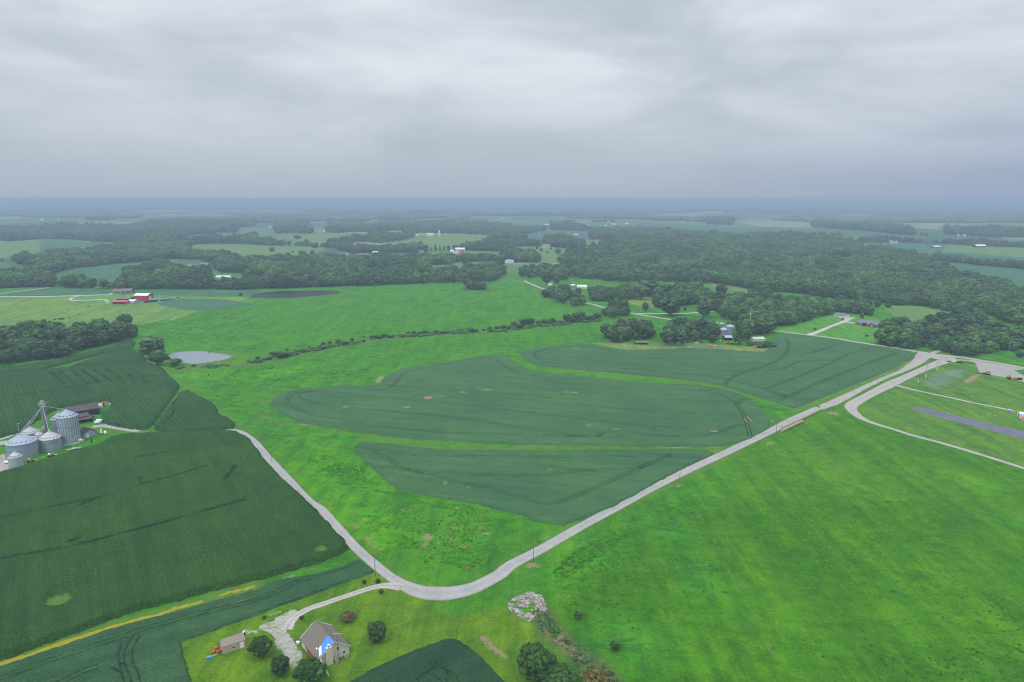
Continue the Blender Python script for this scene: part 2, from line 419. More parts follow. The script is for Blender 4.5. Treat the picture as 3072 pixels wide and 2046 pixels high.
m, N, b = newmat('grey_water'); setb(N, b, (.17, .21, .22), .2, N.noise(pos(N), .5, 3), .05, .2); b.inputs['Specular IOR Level'].default_value = .6; M['water'] = m
m, N, b = newmat('dark_water'); setb(N, b, (.012, .02, .022), .35, N.noise(pos(N), .3, 3), .1, .2); b.inputs['Specular IOR Level'].default_value = .06; M['water_dark'] = m

# ------------------------------------------------------------------ ground sheet
def growing(a0, a1, step, end, k):
    r = list(np.arange(a0, a1, step)); s = step; v = r[-1]
    while v < end: s *= (1+k); v += s; r.append(v)
    return np.array(r)
gx = growing(0, 300, 1.7, 52000, .05); gx = np.concatenate([-gx[:0:-1], gx])
gy = np.concatenate([np.linspace(-3000, 90, 16), growing(95, 620, 1.7, 60000, .02)])
X, Y = np.meshgrid(gx, gy); x = X.ravel(); y = Y.ravel(); nx = len(gx); ny = len(gy)
print('ground', nx, ny)
z = H(x, y)
near = (np.hypot(x, y) < 1500) & (y > 60)
xn, yn = x[near], y[near]
tint = np.tile(np.array([.046, .190, .014]), (len(x), 1))
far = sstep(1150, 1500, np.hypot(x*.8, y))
rough = np.ones(len(x))*.85; dry = np.zeros(len(x)); gold = np.zeros(len(x)); dirt = np.zeros(len(x)); stone = np.zeros(len(x))
def nset(arr, mask_near, val):
    t = arr[near]
    if arr.ndim == 2: t = t*(1-mask_near[:, None]) + np.array(val)*mask_near[:, None]
    else: t = t*(1-mask_near)+val*mask_near
    arr[near] = t
def paint_poly(P, color=None, rough_=None, soft=1.5, grow=0.):
    P = np.asarray(P); bb = (xn > P[:, 0].min()-9) & (xn < P[:, 0].max()+9) & (yn > P[:, 1].min()-9) & (yn < P[:, 1].max()+9)
    mk = np.zeros(len(xn)); mk[bb] = sstep(-soft, soft, sdf(xn[bb], yn[bb], P)+grow+(vnoise(xn[bb], yn[bb], 6, 3)-.5)*soft*1.5)
    if color is not None: nset(tint, mk, color)
    if rough_ is not None: nset(rough, mk, rough_)
def paint_line(arr, P, w, val=.6, soft=None, breakup=0.):
    P = np.asarray(P); bb = (xn > P[:, 0].min()-25) & (xn < P[:, 0].max()+25) & (yn > P[:, 1].min()-25) & (yn < P[:, 1].max()+25)
    mk = np.zeros(len(xn)); soft = soft or w*.9
    mk[bb] = 1-sstep(w, w+soft, pdist(xn[bb], yn[bb], P))
    if breakup: mk *= 1-breakup*sstep(.45, .6, vnoise(xn, yn, 7, 11))
    t = arr[near]; arr[near] = np.maximum(t, mk*val)
def paint_spot(arr, tile, u, v, ru, rv, val=.62):
    t = TILE[tile]; p = (t[0]+u*t[2], t[1]+v*t[2])
    q = at([p, (p[0]+ru*t[2], p[1]), (p[0], p[1]+rv*t[2]), (p[0], p[1]-rv*t[2])])
    a = max(abs(q[1][0]-q[0][0]), .8); b_ = max(abs(q[3][1]-q[2][1])/2, .8)
    d = np.hypot((xn-q[0][0])/a, (yn-q[0][1])/b_); mk = np.clip(1.5-d, 0, 1)
    t_ = arr[near]; arr[near] = np.maximum(t_, mk*val)
OLIVE = (.080, .190, .012)
lawn = g('C0', (1545, 1215), 'C1', (0, 985), (450, 825), (900, 660), (1080, 590), (1190, 700), (1350, 830), (1500, 900), (1700, 985), (2000, 960), (2206, 900),
         'C2', (120, 1050), (250, 1180), (300, 1350), (100, 1568), 'C1', (2206, 1700), (0, 1700), 'C0', (1600, 1700))
paint_poly(lawn, OLIVE, .05)
paint_poly(g('B3', (820, 690), (1000, 600), (1200, 480), (1640, 255), (1900, 330), (1950, 380), (2500, 450), (2500, 1290), (2352, 1240), (1600, 1010), (1000, 820)), (.070, .190, .024), .08)
paint_poly(g('B3', (1450, 470), (1550, 380), (1700, 330), (1800, 340), (1700, 430), (1560, 500)), (.13, .23, .12), .08, 6)
paint_poly(g('B3', (-300, 1000), (200, 850), (560, 640), (740, 660), (960, 830), (1600, 1020), (2352, 1250), (2600, 1330), (2600, 1700), (-500, 1700)), (.048, .182, .010), .15, 4)
paint_poly(g('C2', (900, 300), (1500, 100), (3500, 0), (4600, 300), (4600, 1800), (400, 1800), (300, 1000)), (.043, .165, .008), .4, 8)
for (u0, v0, u1, v1, w) in ((3600, 500, 4300, 1250, 6), (3300, 950, 3900, 1600, 5), (2900, 300, 3300, 700, 4), (2400, 1000, 2700, 1500, 5), (1500, 500, 1700, 1400, 5), (2100, 700, 2350, 1500, 4)):
    ln = g('C2', (u0, v0), ((u0+u1)/2+60, (v0+v1)/2), (u1, v1)); mk = 1-sstep(w, w*2.6, pdist(xn, yn, ln)+5*(vnoise(xn, yn, 12, 4)-.5)); nset(tint, mk*.35, (.065, .225, .008))
for (u, v, a, b_) in ((200, 300, 500, 200), (1100, 1230, 300, 120), (560, 500, 300, 160), (1900, 1350, 120, 60), (2050, 1380, 160, 70)):
    q = g1('B3', (u, v)) if u in (1900, 2050, 200) else g1('C2', (u, v)); s_ = scale_at(q)
    mk = np.exp(-(((xn-q[0])/(a*.33/s_))**2+((yn-q[1])/(b_*.8/s_))**2)); nset(tint, mk*.7, (.07, .25, .008))
for (u, v, a, b_) in ((700, 430, 330, 140), (1350, 260, 220, 90), (1600, 640, 220, 160), (1000, 1250, 420, 160)):
    q = g1('C2', (u, v)); s_ = scale_at(q)
    mk = np.exp(-(((xn-q[0])/(a*.33/s_))**2+((yn-q[1])/(b_*.8/s_))**2)); nset(tint, mk*.8, (.045, .20, .022)); nset(rough, mk, 1.)
# pasture round the red farm, paler and greyer
paint_poly(g('A0', (-300, 1076), (400, 1072), (860, 1060), (1020, 1056), (1250, 1050), (1560, 1070), (2240, 1075), (2330, 1135), (2150, 1165), (1830, 1200), (1700, 1260), (1500, 1300), (1270, 1330), (900, 1340), (700, 1400), (0, 1500), (-300, 1500)), (.112, .24, .05), .15, 5)
paint_poly(g('A0', (1250, 1050), (1560, 1070), (1500, 1130), (950, 1130), (660, 1105), (740, 1066)), (.08, .25, .05), .1, 3)
paint_poly(g('A2', (720, 1500), (900, 1490), (1700, 1500), (2352, 1550), (2352, 1590), (1600, 1545), (1050, 1560)), (.13, .22, .06), .05, 2)
paint_poly(g('A3', (70, 1385), (600, 1230), (900, 1240), (1130, 1320), (1000, 1520), (600, 1450)), (.07, .25, .03), .05, 2)
paint_poly(g('A2', (1050, 1080), (1330, 1060), (1310, 1180), (1060, 1130)), (.13, .24, .06), .05, 3)
# field margins and strips
for P_ in (g('B1', (1000, 1000), (1500, 1020), (2300, 1050)), g('B2', (0, 1050), (1000, 1050), (1900, 1060)), g('B2', (200, 300), (700, 360), (1300, 405), (1900, 480), (2250, 590)), ):
    paint_line(dry, P_, 6, .48, 4, .3)
paint_line(gold, g('B2', (1000, 385), (1280, 402)), 2.2, .42, 2, .3)
paint_line(gold, g('B2', (1150, 1036), (1500, 1044), (1980, 1050)), 1.3, .5, 1.5, .3)
paint_line(gold, g('B2', (1560, 1280), (1300, 1400), (1100, 1510), (940, 1590)), 1.2, .5, 1.5, .3)
paint_line(gold, g('B3', (360, 655), (620, 560), (900, 430)), 1.6, .45, 2, .3)
paint_line(dry, g('B2', (2000, 1110), (1560, 1310), (1300, 1420), (900, 1610)), 4, .45, 3)
paint_line(dry, g('B3', (260, 690), (620, 560), (1300, 280)), 4.5, .42, 4)
paint_line(dry, g('C2', (500, 230), (60, 490)), 3, .35, 3)
gp = g('C0', (-200, 1480), (0, 1417), (300, 1318), (600, 1212), (900, 1118), (1130, 1050), (1380, 988), (1550, 925), (1700, 885), (1900, 818), (2206, 742))
paint_line(gold, gp[:7], .7, .74, 1.6, .05); paint_line(gold, gp[6:], .7, .62, 1.6, .3)
paint_line(dry, gp, 3.2, .5, 2.5)
paint_line(dirt, g('C1', (220, 685), (330, 650), (450, 605), (560, 580)), .8, .60, 1.6, .3)
paint_line(dirt, g('C1', (640, 560), (760, 525), (880, 510)), .7, .5, 1.4, .5)
paint_line(dirt, g('C1', (560, 60), (700, 170), (800, 250), (880, 330)), .5, .48, 2.6, .7)
paint_line(dirt, g('C1', (850, 210), (900, 260), (960, 330), (1010, 400), (1080, 425)), 1.0, .55, 2.0, .45)
paint_line(dirt, g('C1', (1960, 1190), (2000, 1240), (2070, 1290), (2140, 1345)), .6, .62, 3.4)
paint_line(dirt, g('C1', (1300, 790), (1400, 850), (1560, 875), (1750, 845)), .9, .58, 1.3, .3)
paint_line(stone, g('C1', (1300, 770), (1420, 840), (1560, 865), (1800, 820)), 1.1, .5, 1.0, .3)
ch = g('C2', (260, 990), (330, 1120), (440, 1230), (580, 1350), (720, 1450), (850, 1600))
paint_line(dirt, ch, 2.2, .51, 2.4); nset(tint, 1-sstep(3, 6, pdist(xn, yn, ch)), (.075, .12, .04))
for s in (('C1', 1110, 38, 34, 12), ('C1', 1265, 85, 44, 26), ('C1', 1335, 200, 38, 18), ('C1', 1480, 320, 70, 50), ('C1', 1700, 345, 60, 40), ('C1', 1800, 400, 90, 26),
          ('C1', 1700, 240, 50, 20), ('C1', 1570, 375, 36, 16), ('C1', 1460, 385, 50, 30), ('C1', 1735, 66, 44, 20), ('C1', 1405, 150, 36, 14), ('C1', 1170, 135, 26, 14),
          ('C1', 1990, 290, 60, 20), ('C1', 1920, 245, 40, 16), ('C1', 2060, 340, 40, 16), ('C1', 1420, 275, 30, 14), ('C1', 1220, 285, 24, 12), ('C1', 1860, 320, 60, 20),
          ('B3', 600, 735, 80, 28), ('C2', 175, 568, 110, 34), ('B1', 470, 832, 130, 18), ('B1', 1140, 420, 50, 50), ('B1', 1085, 1290, 22, 22), ('B1', 40, 930, 22, 14),
          ('B1', 300, 1210, 26, 24), ('B1', 345, 1275, 20, 12), ('B1', 700, 1345, 24, 14), ('B1', 1150, 1475, 34, 12), ('B2', 1530, 1398, 46, 26), ('B2', 2340, 1025, 24, 10),
          ('B3', 20, 1010, 60, 16), ('B3', 30, 800, 22, 32), ('B3', 90, 640, 50, 10), ('B3', 1880, 300, 60, 22), ('B3', 1895, 305, 40, 16), ('B0', 2100, 780, 24, 14),
          ('C1', 1490, 720, 16, 16), ('C1', 1710, 700, 12, 20), ('Z4', 90, 585, 60, 12), ('Z4', 60, 630, 90, 12), ('Z4', 1150, 570, 70, 12), ('Z4', 1080, 500, 130, 40), ('Z4', 1700, 510, 190, 24),
          ('A3', 50, 1530, 36, 20), ('Z5', 2060, 925, 90, 50), ('Z8', 560, 1385, 60, 40), ('Z8', 670, 1440, 40, 30), ('Z8', 1480, 990, 50, 25), ('Z8', 1945, 1360, 50, 40), ('Z8', 1740, 1520, 50, 30), ('Z2', 1230, 1000, 70, 30), ('Z2', 180, 640, 60, 60), ('C2', 1905, 660, 26, 14)):
    paint_spot(dirt, *s)
paint_spot(dirt, 'C1', 932, 170, 18, 26, .8)
paint_line(dirt, g('B3', (1930, 375), (1880, 410), (1820, 450)), 2.6, .66, 1.4)
paint_line(dry, g('B3', (1820, 455), (1740, 500), (1640, 545)), 1.5, .6, 1.4)
for k in (-1, 1):
    paint_line(dry, g('C2', (1490+k*14, 0), (1520+k*14, 200), (1640+k*18, 380), (1680+k*20, 620)), .3, .42, .6, .3)
    paint_line(dry, g('C2', (1560+k*14, 60), (1660+k*18, 260), (1850+k*20, 520), (1980+k*24, 800), (2060+k*26, 1200)), .3, .44, .6, .3)
    paint_line(dry, g('C2', (1950+k*14, 600), (2110+k*18, 900), (2206+k*22, 1200), (2330+k*22, 1568)), .3, .46, .6, .3)
paint_spot(dry, 'B3', 400, 1050, 70, 40, .5); paint_spot(dry, 'C2', 1150, 350, 600, 300, .15)
for u in np.linspace(0, 1, 9):
    paint_line(dry, g('B3', (420+60*u, 1080), (620+420*u, 1300+60*u), (900+760*u, 1560+40*u)), .35, .42, .8, .4)
paint_line(dry, g('B1', (0, 740), (150, 800), (700, 900), (1100, 960), (1500, 990)), 1.5, .42, 3)
paint_line(dry, g('B1', (200, 560), (80, 640), (100, 740), (240, 850)), 1.5, .45, 3, .3)
paint_line(dry, g('B0', (1500, 330), (1700, 480), (1900, 620), (2150, 800), (2250, 870)), 2.2, .42, 4, .2)
nset(tint, (1-sstep(6, 14, pdist(xn, yn, g('B1', (430, 1230), (560, 1330), (700, 1480), (760, 1560), 'C1', (900, 150), (1150, 330)))))*.8, (.062, .240, .010))
nset(tint, (1-sstep(4, 12, pdist(xn, yn, g('B1', (560, 950), (720, 1170), (900, 1300), (1130, 1430)))))*.8, (.064, .240, .012))
nset(tint, (1-sstep(6, 20, pdist(xn, yn, g('B0', (1750, 390), (2352, 380), (2700, 330)))))*.8, (.062, .245, .012))
# creek margins and pond banks
creek_px = px('B0', (1650, 320), (1900, 315), (2100, 290), (2352, 268), 'B1', (250, 215), (450, 165), (700, 120), (1100, 60), (1500, 20), 'A2', (-560, 1405), (-200, 1395), (0, 1375), (350, 1325), (800, 1280))
creek = at(creek_px); paint_line(dry, creek, 9, .42, 10); nset(rough, (1-sstep(8, 20, pdist(xn, yn, creek))), 1.)
nset(dry, (1-sstep(.5, 7, np.abs(sdf(xn, yn, g('A0', (2290, 1065), 'A1', (30, 1036), (200, 1022), (450, 1016), (680, 1015), (782, 1030), (740, 1048), (550, 1069), (400, 1084), (200, 1092), (0, 1086))))))*.9, .62)
for c_, r_ in ((g1('B0', (1830, 225)), 60),): nset(dry, np.clip(1.6-np.hypot((xn-c_[0])/56, (yn-c_[1])/42), 0, 1), .42)
RL = [g('B0', (850, 858), (960, 850), (1290, 905), (2040, 893), (2150, 892), (2230, 918), (2290, 960), (2352, 1012), 'B1', (45, 1065), (140, 1175), (300, 1345), (480, 1535), 'C1', (560, 80), (700, 235), (850, 400), (1000, 535), (1150, 655), (1280, 735), (1420, 790), (1560, 805),
        (1720, 795), (1900, 745), (2100, 640), 'C2', (0, 555), (250, 425), (600, 225), (900, 65), (1010, 5), 'B2', (1250, 1440), (1600, 1265), (2000, 1080), (2352, 910), 'B3', (220, 795), (480, 680), (960, 440), (1290, 275), (1450, 210)),
      g('B3', (1700, 238), (1450, 320), (1130, 465), (820, 625), (775, 710), (980, 830), (1600, 1010), (2500, 1290)), g('C1', (1260, 750), (1090, 740), (800, 822), (450, 940), (290, 1065), (200, 1300)),
      g('B3', (0, -30), (900, 92), (1700, 212), (2352, 318)), g('B3', (1180, 478), (2290, 722)), g('B3', (1700, 300), (2500, 430)), g('B3', (1300, 690), (2500, 980))]
paint_line(dirt, smooth_line(RL[0][:, :2], 6), 2.6, .50, 1.2, .6); paint_line(dry, smooth_line(RL[0][:, :2], 6), 5, .36, 4, .3); paint_line(dirt, smooth_line(RL[1][:, :2], 6), 2.4, .48, 1.6, .6)
calm = np.ones(len(x))
for P_ in RL: calm[near] = np.minimum(calm[near], sstep(6, 16, pdist(xn, yn, P_)))
calm[near] *= 1-sstep(-8, 2, sdf(xn, yn, lawn))
rough *= calm
disp = near & (y > 90)
z[disp] += .55*(vnoise(x[disp], y[disp], 5, 21)-.4)*sstep(.45, .75, fbm(x[disp], y[disp], 22, 31))*rough[disp]
z[disp] -= .0
V = np.stack([x, y, z], 1)
i = np.arange(ny-1)[:, None]*nx + np.arange(nx-1)[None, :]
F = np.stack([i, i+1, i+nx+1, i+nx], -1).reshape(-1, 4)
me = npmesh('ground', V, F, [M['ground']], True)
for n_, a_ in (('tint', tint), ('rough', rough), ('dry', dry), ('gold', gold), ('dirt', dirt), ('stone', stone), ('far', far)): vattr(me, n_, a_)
link(tag(bpy.data.objects.new('ground', me), 'grassy green meadow and farmland rolling to the horizon', 'ground', kind='structure'))
del X, Y, x, y, z, V, F

# ------------------------------------------------------------------ crop fields: raised beds of plants with real edges
def field(name, P, h, mat, label, cell, edge=.6, tracks=(), holes=(), thin=(), soil=(), rug=.12, rows=None, cat='field', jag=.5, kind='structure', lift=0.05, furrows=(), tw=1.):
    P = np.asarray(P)[:, :2]; x0, y0 = P.min(0)-3; x1, y1 = P.max(0)+3
    cx, cy = cell
    ax = np.arange(x0, x1+cx, cx); ay = np.arange(y0, y1+cy, cy); X, Y = np.meshgrid(ax, ay); sh = X.shape
    fx, fy = X.ravel(), Y.ravel()
    s = sdf(fx, fy, P) + (vnoise(fx, fy, 1.6, 2)-.5)*jag*2
    dn = vnoise(fx, fy, .9, 6)*.5 + vnoise(fx, fy, 2.6, 8)*.5
    top = h*(1-rug) + h*rug*2*dn
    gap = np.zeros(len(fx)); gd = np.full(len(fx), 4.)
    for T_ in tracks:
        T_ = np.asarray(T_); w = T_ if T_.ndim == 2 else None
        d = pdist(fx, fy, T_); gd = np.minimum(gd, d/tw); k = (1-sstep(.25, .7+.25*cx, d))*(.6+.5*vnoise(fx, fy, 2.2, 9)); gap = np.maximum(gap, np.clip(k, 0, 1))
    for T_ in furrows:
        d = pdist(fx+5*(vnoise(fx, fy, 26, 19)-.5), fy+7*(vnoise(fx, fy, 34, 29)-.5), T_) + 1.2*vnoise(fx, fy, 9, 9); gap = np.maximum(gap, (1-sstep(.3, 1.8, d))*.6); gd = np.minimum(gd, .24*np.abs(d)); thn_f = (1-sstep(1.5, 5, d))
    top = top*(1-.7*np.clip(gap, 0, 1))
    thn = np.zeros(len(fx)); so = np.zeros(len(fx))
    for (c_, a, b_) in thin: thn = np.maximum(thn, np.clip(1.6-np.hypot((fx-c_[0])/a, (fy-c_[1])/b_), 0, 1)*.62)
    for (c_, a, b_) in soil: so = np.maximum(so, np.clip(1.6-np.hypot((fx-c_[0])/a, (fy-c_[1])/b_), 0, 1)*.7)
    top = top*(1-.75*np.clip(np.maximum(so, thn)*1.7-.2, 0, 1))
    if rows is not None:
        ang, pitch, amp = rows; v = -fx*math.sin(ang)+fy*math.cos(ang); top = top - amp*(.5-.5*np.cos(2*np.pi*v/pitch+1.2*vnoise(fx, fy, 9, 3)))
    prof = sstep(-edge, edge*.35, s)
    zz = H(fx, fy) - .5*(1-prof) + np.where(prof > 0, prof*(top+lift), 0)
    keep = (s > -edge*1.6-max(cx, cy)).reshape(sh)
    q = keep[:-1, :-1] | keep[1:, :-1] | keep[:-1, 1:] | keep[1:, 1:]
    ii, jj = np.nonzero(q); n = sh[1]; a = ii*n+jj; F = np.stack([a, a+1, a+n+1, a+n], 1)
    used = np.unique(F); mp = np.full(len(fx), -1); mp[used] = np.arange(len(used))
    me = npmesh(name, np.stack([fx, fy, zz], 1)[used], mp[F], [mat], False)
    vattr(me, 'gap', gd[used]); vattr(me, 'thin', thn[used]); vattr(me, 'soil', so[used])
    print('field', name, len(F))
    return link(tag(bpy.data.objects.new(name, me), label, cat, kind=kind))
def double(P, off=1.05, n=5):
    """two wheel tracks either side of a driven line"""
    P = smooth_line(np.asarray(P)[:, :2], n); t = np.gradient(P, axis=0); t /= np.linalg.norm(t, axis=1)[:, None]+1e-9
    nn = np.stack([-t[:, 1], t[:, 0]], 1); return [P+nn*off, P-nn*off]
def spot(tile, u, v, ru, rv):
    t = TILE[tile]; p = (t[0]+u*t[2], t[1]+v*t[2]); q = at([p, (p[0]+ru*t[2], p[1]), (p[0], p[1]+rv*t[2]), (p[0], p[1]-rv*t[2])], .4)
    return (q[0], max(abs(q[1][0]-q[0][0]), .6), max(abs(q[3][1]-q[2][1])/2, .6))

soy1 = g('B1', (140, 640), (170, 590), (280, 540), (500, 500), (800, 480), (1050, 482), (1120, 475), (1150, 455), (1165, 420), (1220, 375), (1350, 330), (1550, 290), (1900, 240), (2140, 200), (2270, 195),
         'B2', (-30, 225), (0, 260), (60, 290), (140, 330), (260, 360), (500, 385), (800, 415), (1100, 440), (1400, 465), (1700, 480), (1900, 505), (2050, 545), (2190, 600), (2250, 660), (2320, 730), (2365, 790), (2362, 850),
         (2330, 885), (2190, 960), (2030, 1008), (1850, 1033), (1600, 1035), (1200, 1030), (800, 1020), (400, 1020), (0, 1015),
         'B1', (2300, 1010), (1900, 990), (1500, 965), (1200, 935), (900, 890), (600, 850), (420, 820), (330, 780), (240, 730), (170, 690), h=.5)
tr = []
G = lambda *a: g(*a, h=.7)
tr += double(G('B1', (300, 650), (290, 600), (340, 560), (450, 535), (700, 515), (1050, 520), (1180, 515), (1260, 480), (1320, 400), (1380, 360), (1500, 330), (1750, 280), (2050, 230), (2150, 225), (2220, 250), (2352, 340),
              'B2', (150, 375), (500, 420), (900, 450), (1300, 485), (1700, 520), (1850, 540), (1980, 590), (2060, 650), (2120, 730), (2160, 830), (2190, 950)))
tr += double(G('B1', (300, 650), (400, 700), (560, 755), (900, 810), (1300, 870), (1800, 910), (2352, 925), 'B2', (300, 935), (700, 945), (1300, 945), (1700, 940), (1850, 920), (2000, 870), (2120, 830)))
tr += double(G('B1', (640, 530), (450, 545), (400, 570), (430, 600), (600, 650), (1000, 695), (1500, 740), (2000, 800), (2352, 850), 'B2', (400, 905), (600, 940)))
for q in (('B1', (1300, 495), (1800, 520), (2352, 560), 'B2', (400, 600)), ('B1', (650, 530), (1000, 570), (1700, 640), (2352, 710), 'B2', (600, 780), (1000, 830), (1600, 870)), ('B2', (0, 600), (600, 660), (1200, 705), (2050, 770)),
          ('B1', (1600, 330), (1900, 350), (2352, 400), 'B2', (600, 450), (1200, 490)), ('B1', (1380, 410), (1640, 425)), ('B2', (1300, 600), (2020, 650)), ('B2', (1700, 530), (1900, 510)), ('B2', (2060, 660), (2100, 620), (2180, 600)), ('B2', (780, 945), (840, 905))):
    tr += double(G(*q))
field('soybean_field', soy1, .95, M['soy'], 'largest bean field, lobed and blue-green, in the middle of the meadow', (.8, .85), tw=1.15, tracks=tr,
      thin=[spot(*s) for s in (('B2', 710, 845, 34, 22), ('B1', 1630, 424, 30, 7), ('B1', 2045, 496, 34, 9), ('B2', 500, 540, 50, 12), ('B1', 2120, 520, 60, 16), ('B1', 1700, 580, 60, 8), ('B2', 960, 880, 40, 12))],
      soil=[spot(*s) for s in (('B1', 1580, 592, 50, 16), ('B1', 820, 676, 30, 10), ('B1', 1385, 680, 42, 9), ('B2', 575, 545, 36, 8), ('B2', 1855, 900, 44, 9), ('B2', 2150, 800, 14, 36), ('B2', 2185, 790, 12, 36), ('B1', 1900, 540, 36, 10), ('B2', 2070, 655, 12, 14))])
soy2 = g('B2', (70, 170), (130, 155), (350, 120), (500, 100), (640, 92), (760, 112), (900, 140), (1050, 155), (1300, 152), (1600, 138), (1900, 148), (2100, 163), (2300, 172), 'B3', (10, 150), (20, 110), (40, 70), (90, 38), (160, 14), (300, 14),
         (480, 40), (750, 85), (1000, 125), (1200, 157), (1330, 183), (1345, 205), (1300, 238), (1100, 342), (900, 422), (600, 540), (400, 625), (240, 683), (150, 655), (50, 625), 'B2', (2340, 605), (2200, 560), (2050, 510), (1880, 465),
         (1700, 435), (1400, 405), (1100, 375), (800, 345), (500, 320), (300, 300), (190, 280), (120, 230), h=.5)
tr = []
for q in (('B2', (640, 118), (570, 115), (300, 150), (205, 180), (230, 230), (330, 262), (460, 275)), ('B2', (270, 165), (400, 200), (800, 250), (1300, 300), (1900, 285), (2352, 270)), ('B2', (500, 285), (1000, 320), (1700, 380), (2000, 430), (2352, 520), 'B3', (180, 580)),
          ('B2', (1960, 480), (1985, 430), (2100, 370), (2352, 290), 'B3', (150, 200), (190, 100), (165, 40)), ('B3', (-20, 510), (200, 430), (400, 350), (600, 260), (750, 190), (920, 140), (880, 125)), ('B3', (-60, 360), (150, 320), (300, 260), (600, 250)),
          ('B3', (100, 620), (500, 440), (800, 320), (1100, 210), (1170, 180), (1080, 155)), ('B3', (0, 190), (350, 190), (640, 100)), ('B2', (640, 110), (900, 165), (1200, 220), (1800, 240)), ('B3', (0, 540), (170, 580))):
    tr += double(G(*q))
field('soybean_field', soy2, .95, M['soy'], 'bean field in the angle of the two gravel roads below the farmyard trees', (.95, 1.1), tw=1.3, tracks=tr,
      thin=[spot('B2', 2065, 250, 18, 8)], soil=[spot('B2', 585, 138, 30, 6), spot('B3', 205, 335, 16, 4)])
soy3 = g('B1', (905, 1045), (945, 1003), (1100, 1005), (1400, 1040), (1700, 1070), (2000, 1075), (2352, 1078), 'B2', (400, 1080), (900, 1070), (1500, 1065), (1780, 1072), (1845, 1100), (1760, 1145), (1500, 1270), (1300, 1380), (1100, 1490), (1000, 1540),
         'C2', (900, 40), (740, 95), (600, 150), (440, 214), (300, 190), (150, 145), (0, 105), 'C1', (2060, 70), (1900, 25), 'B1', (1866, 1530), (1540, 1480), (1320, 1430), (1180, 1330), (1060, 1210), (960, 1130), (912, 1085), h=.5)
tr = []
for q in (('B1', (905, 1040), (1080, 1070), (1200, 1150), (1380, 1240), (1600, 1300), (1900, 1370), (2352, 1480), 'B2', (200, 1540), (350, 1560), (500, 1525), (800, 1400), (1100, 1270), (1300, 1180), (1480, 1120), (1780, 1130)),
          ('B1', (1180, 1085), (1500, 1120), (2352, 1132), 'B2', (700, 1130), (1480, 1120)), ('B1', (1400, 1255), (1700, 1285), (2352, 1300), 'B2', (300, 1300), (700, 1255), (1100, 1240), (1280, 1190)), ('B1', (1060, 1225), (1400, 1260))):
    tr += double(G(*q))
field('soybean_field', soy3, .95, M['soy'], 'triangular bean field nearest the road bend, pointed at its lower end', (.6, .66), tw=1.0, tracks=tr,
      thin=[spot('B1', 1740, 1375, 30, 30), spot('B1', 1950, 1410, 24, 18), spot('B2', 345, 1255, 34, 16)])
strip = g('C0', (-260, 1530), (0, 1440), (300, 1340), (600, 1240), (900, 1130), (1200, 1045), (1500, 970), (1800, 890), (2206, 775), 'C1', (200, 690), (400, 660), (600, 620), (700, 580), (870, 515), (940, 545), (1010, 610), (900, 655), (700, 720), (450, 820),
          (200, 900), (0, 980), 'C0', (1900, 1090), (1700, 1160), (1548, 1220), (1560, 1290), (1600, 1430), (1645, 1568), (1690, 1700), (-260, 1760), h=.5)
tr = []
for q in (('C0', (-100, 1570), (400, 1390), (900, 1225), (1300, 1090), (1700, 980), (2206, 860), 'C1', (400, 690), (850, 545)), ('C0', (1180, 1165), (1115, 1280), (1110, 1400), (1150, 1480), (1180, 1600)), ('C0', (300, 1680), (700, 1480), (850, 1430))):
    tr += double(G(*q), 1.1)
tr += [G('C0', (1050, 1220), (1020, 1330), (1040, 1460), (1080, 1600)), G('C0', (960, 1440), (1020, 1470)), G('C0', (1020, 1390), (1110, 1420))]
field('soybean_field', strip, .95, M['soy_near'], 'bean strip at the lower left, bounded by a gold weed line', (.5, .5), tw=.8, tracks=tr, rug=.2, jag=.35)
corner = g('C1', (800, 1580), (960, 1480), (1100, 1410), (1300, 1320), (1500, 1250), (1660, 1197), (1760, 1215), (1850, 1280), (1950, 1370), (2050, 1480), (2140, 1568), (2300, 1760), (560, 1760), h=.5)
cr = dirang(px('C1', (1300, 1568))[0], px('C1', (1800, 1330))[0])
tr = [smooth_line(G('C1', *q)[:, :2]) for q in (((1370, 1540), (1450, 1490), (1540, 1420), (1560, 1370)), ((1540, 1430), (1640, 1450), (1720, 1500), (1760, 1570)), ((1480, 1480), (1560, 1520), (1620, 1568)), ((1600, 1400), (1650, 1480), (1640, 1550)), ((1500, 1400), (1620, 1350)))]
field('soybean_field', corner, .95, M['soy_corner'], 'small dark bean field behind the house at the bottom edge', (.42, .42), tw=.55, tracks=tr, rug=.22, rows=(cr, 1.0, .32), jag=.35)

corn = g('B0', (1120, 935), (1300, 928), (1700, 918), (2050, 900), (2180, 912), (2275, 965), (2345, 1055), 'B1', (60, 1160), (150, 1250), (300, 1400), (500, 1575), 'C1', (520, 100), (640, 230), (700, 300), (750, 350), (790, 400), (700, 450), (560, 505), (450, 540),
         (200, 610), (0, 660), 'C0', (1800, 765), (1500, 845), (1200, 915), (900, 1020), (600, 1130), (300, 1240), (0, 1350), (-500, 1510), 'B0', (-700, 1460), (0, 1290), (110, 1258), (230, 1225), (500, 1145), (700, 1085), (900, 1035), (1010, 970), h=1.2)
fu = [G(*q) for q in (('B0', (700, 1620), (860, 1555), (1100, 1490), (1300, 1420), (1600, 1340), (1900, 1250)), ('C0', (-100, 580), (0, 548), (500, 438), (900, 330), (1250, 240), (1700, 130), (2100, 20)), ('C0', (-100, 220), (0, 195), (400, 98), (900, 0)),
                      ('B0', (2060, 1345), (2200, 1220)), ('B0', (1300, 1150), (1500, 1110), (1620, 1080)), ('B0', (1240, 1360), (1260, 1440)), ('C0', (610, 370), (680, 340)))]
field('corn_field', corn, 2.4, M['corn'], 'dark green corn field filling the left foreground up to the road', (.95, .95), 1.0, rug=.05, rows=None, jag=.7, furrows=fu, thin=[spot('C0', 510, 880, 110, 60), spot('C1', 560, 440, 60, 30)], soil=[])
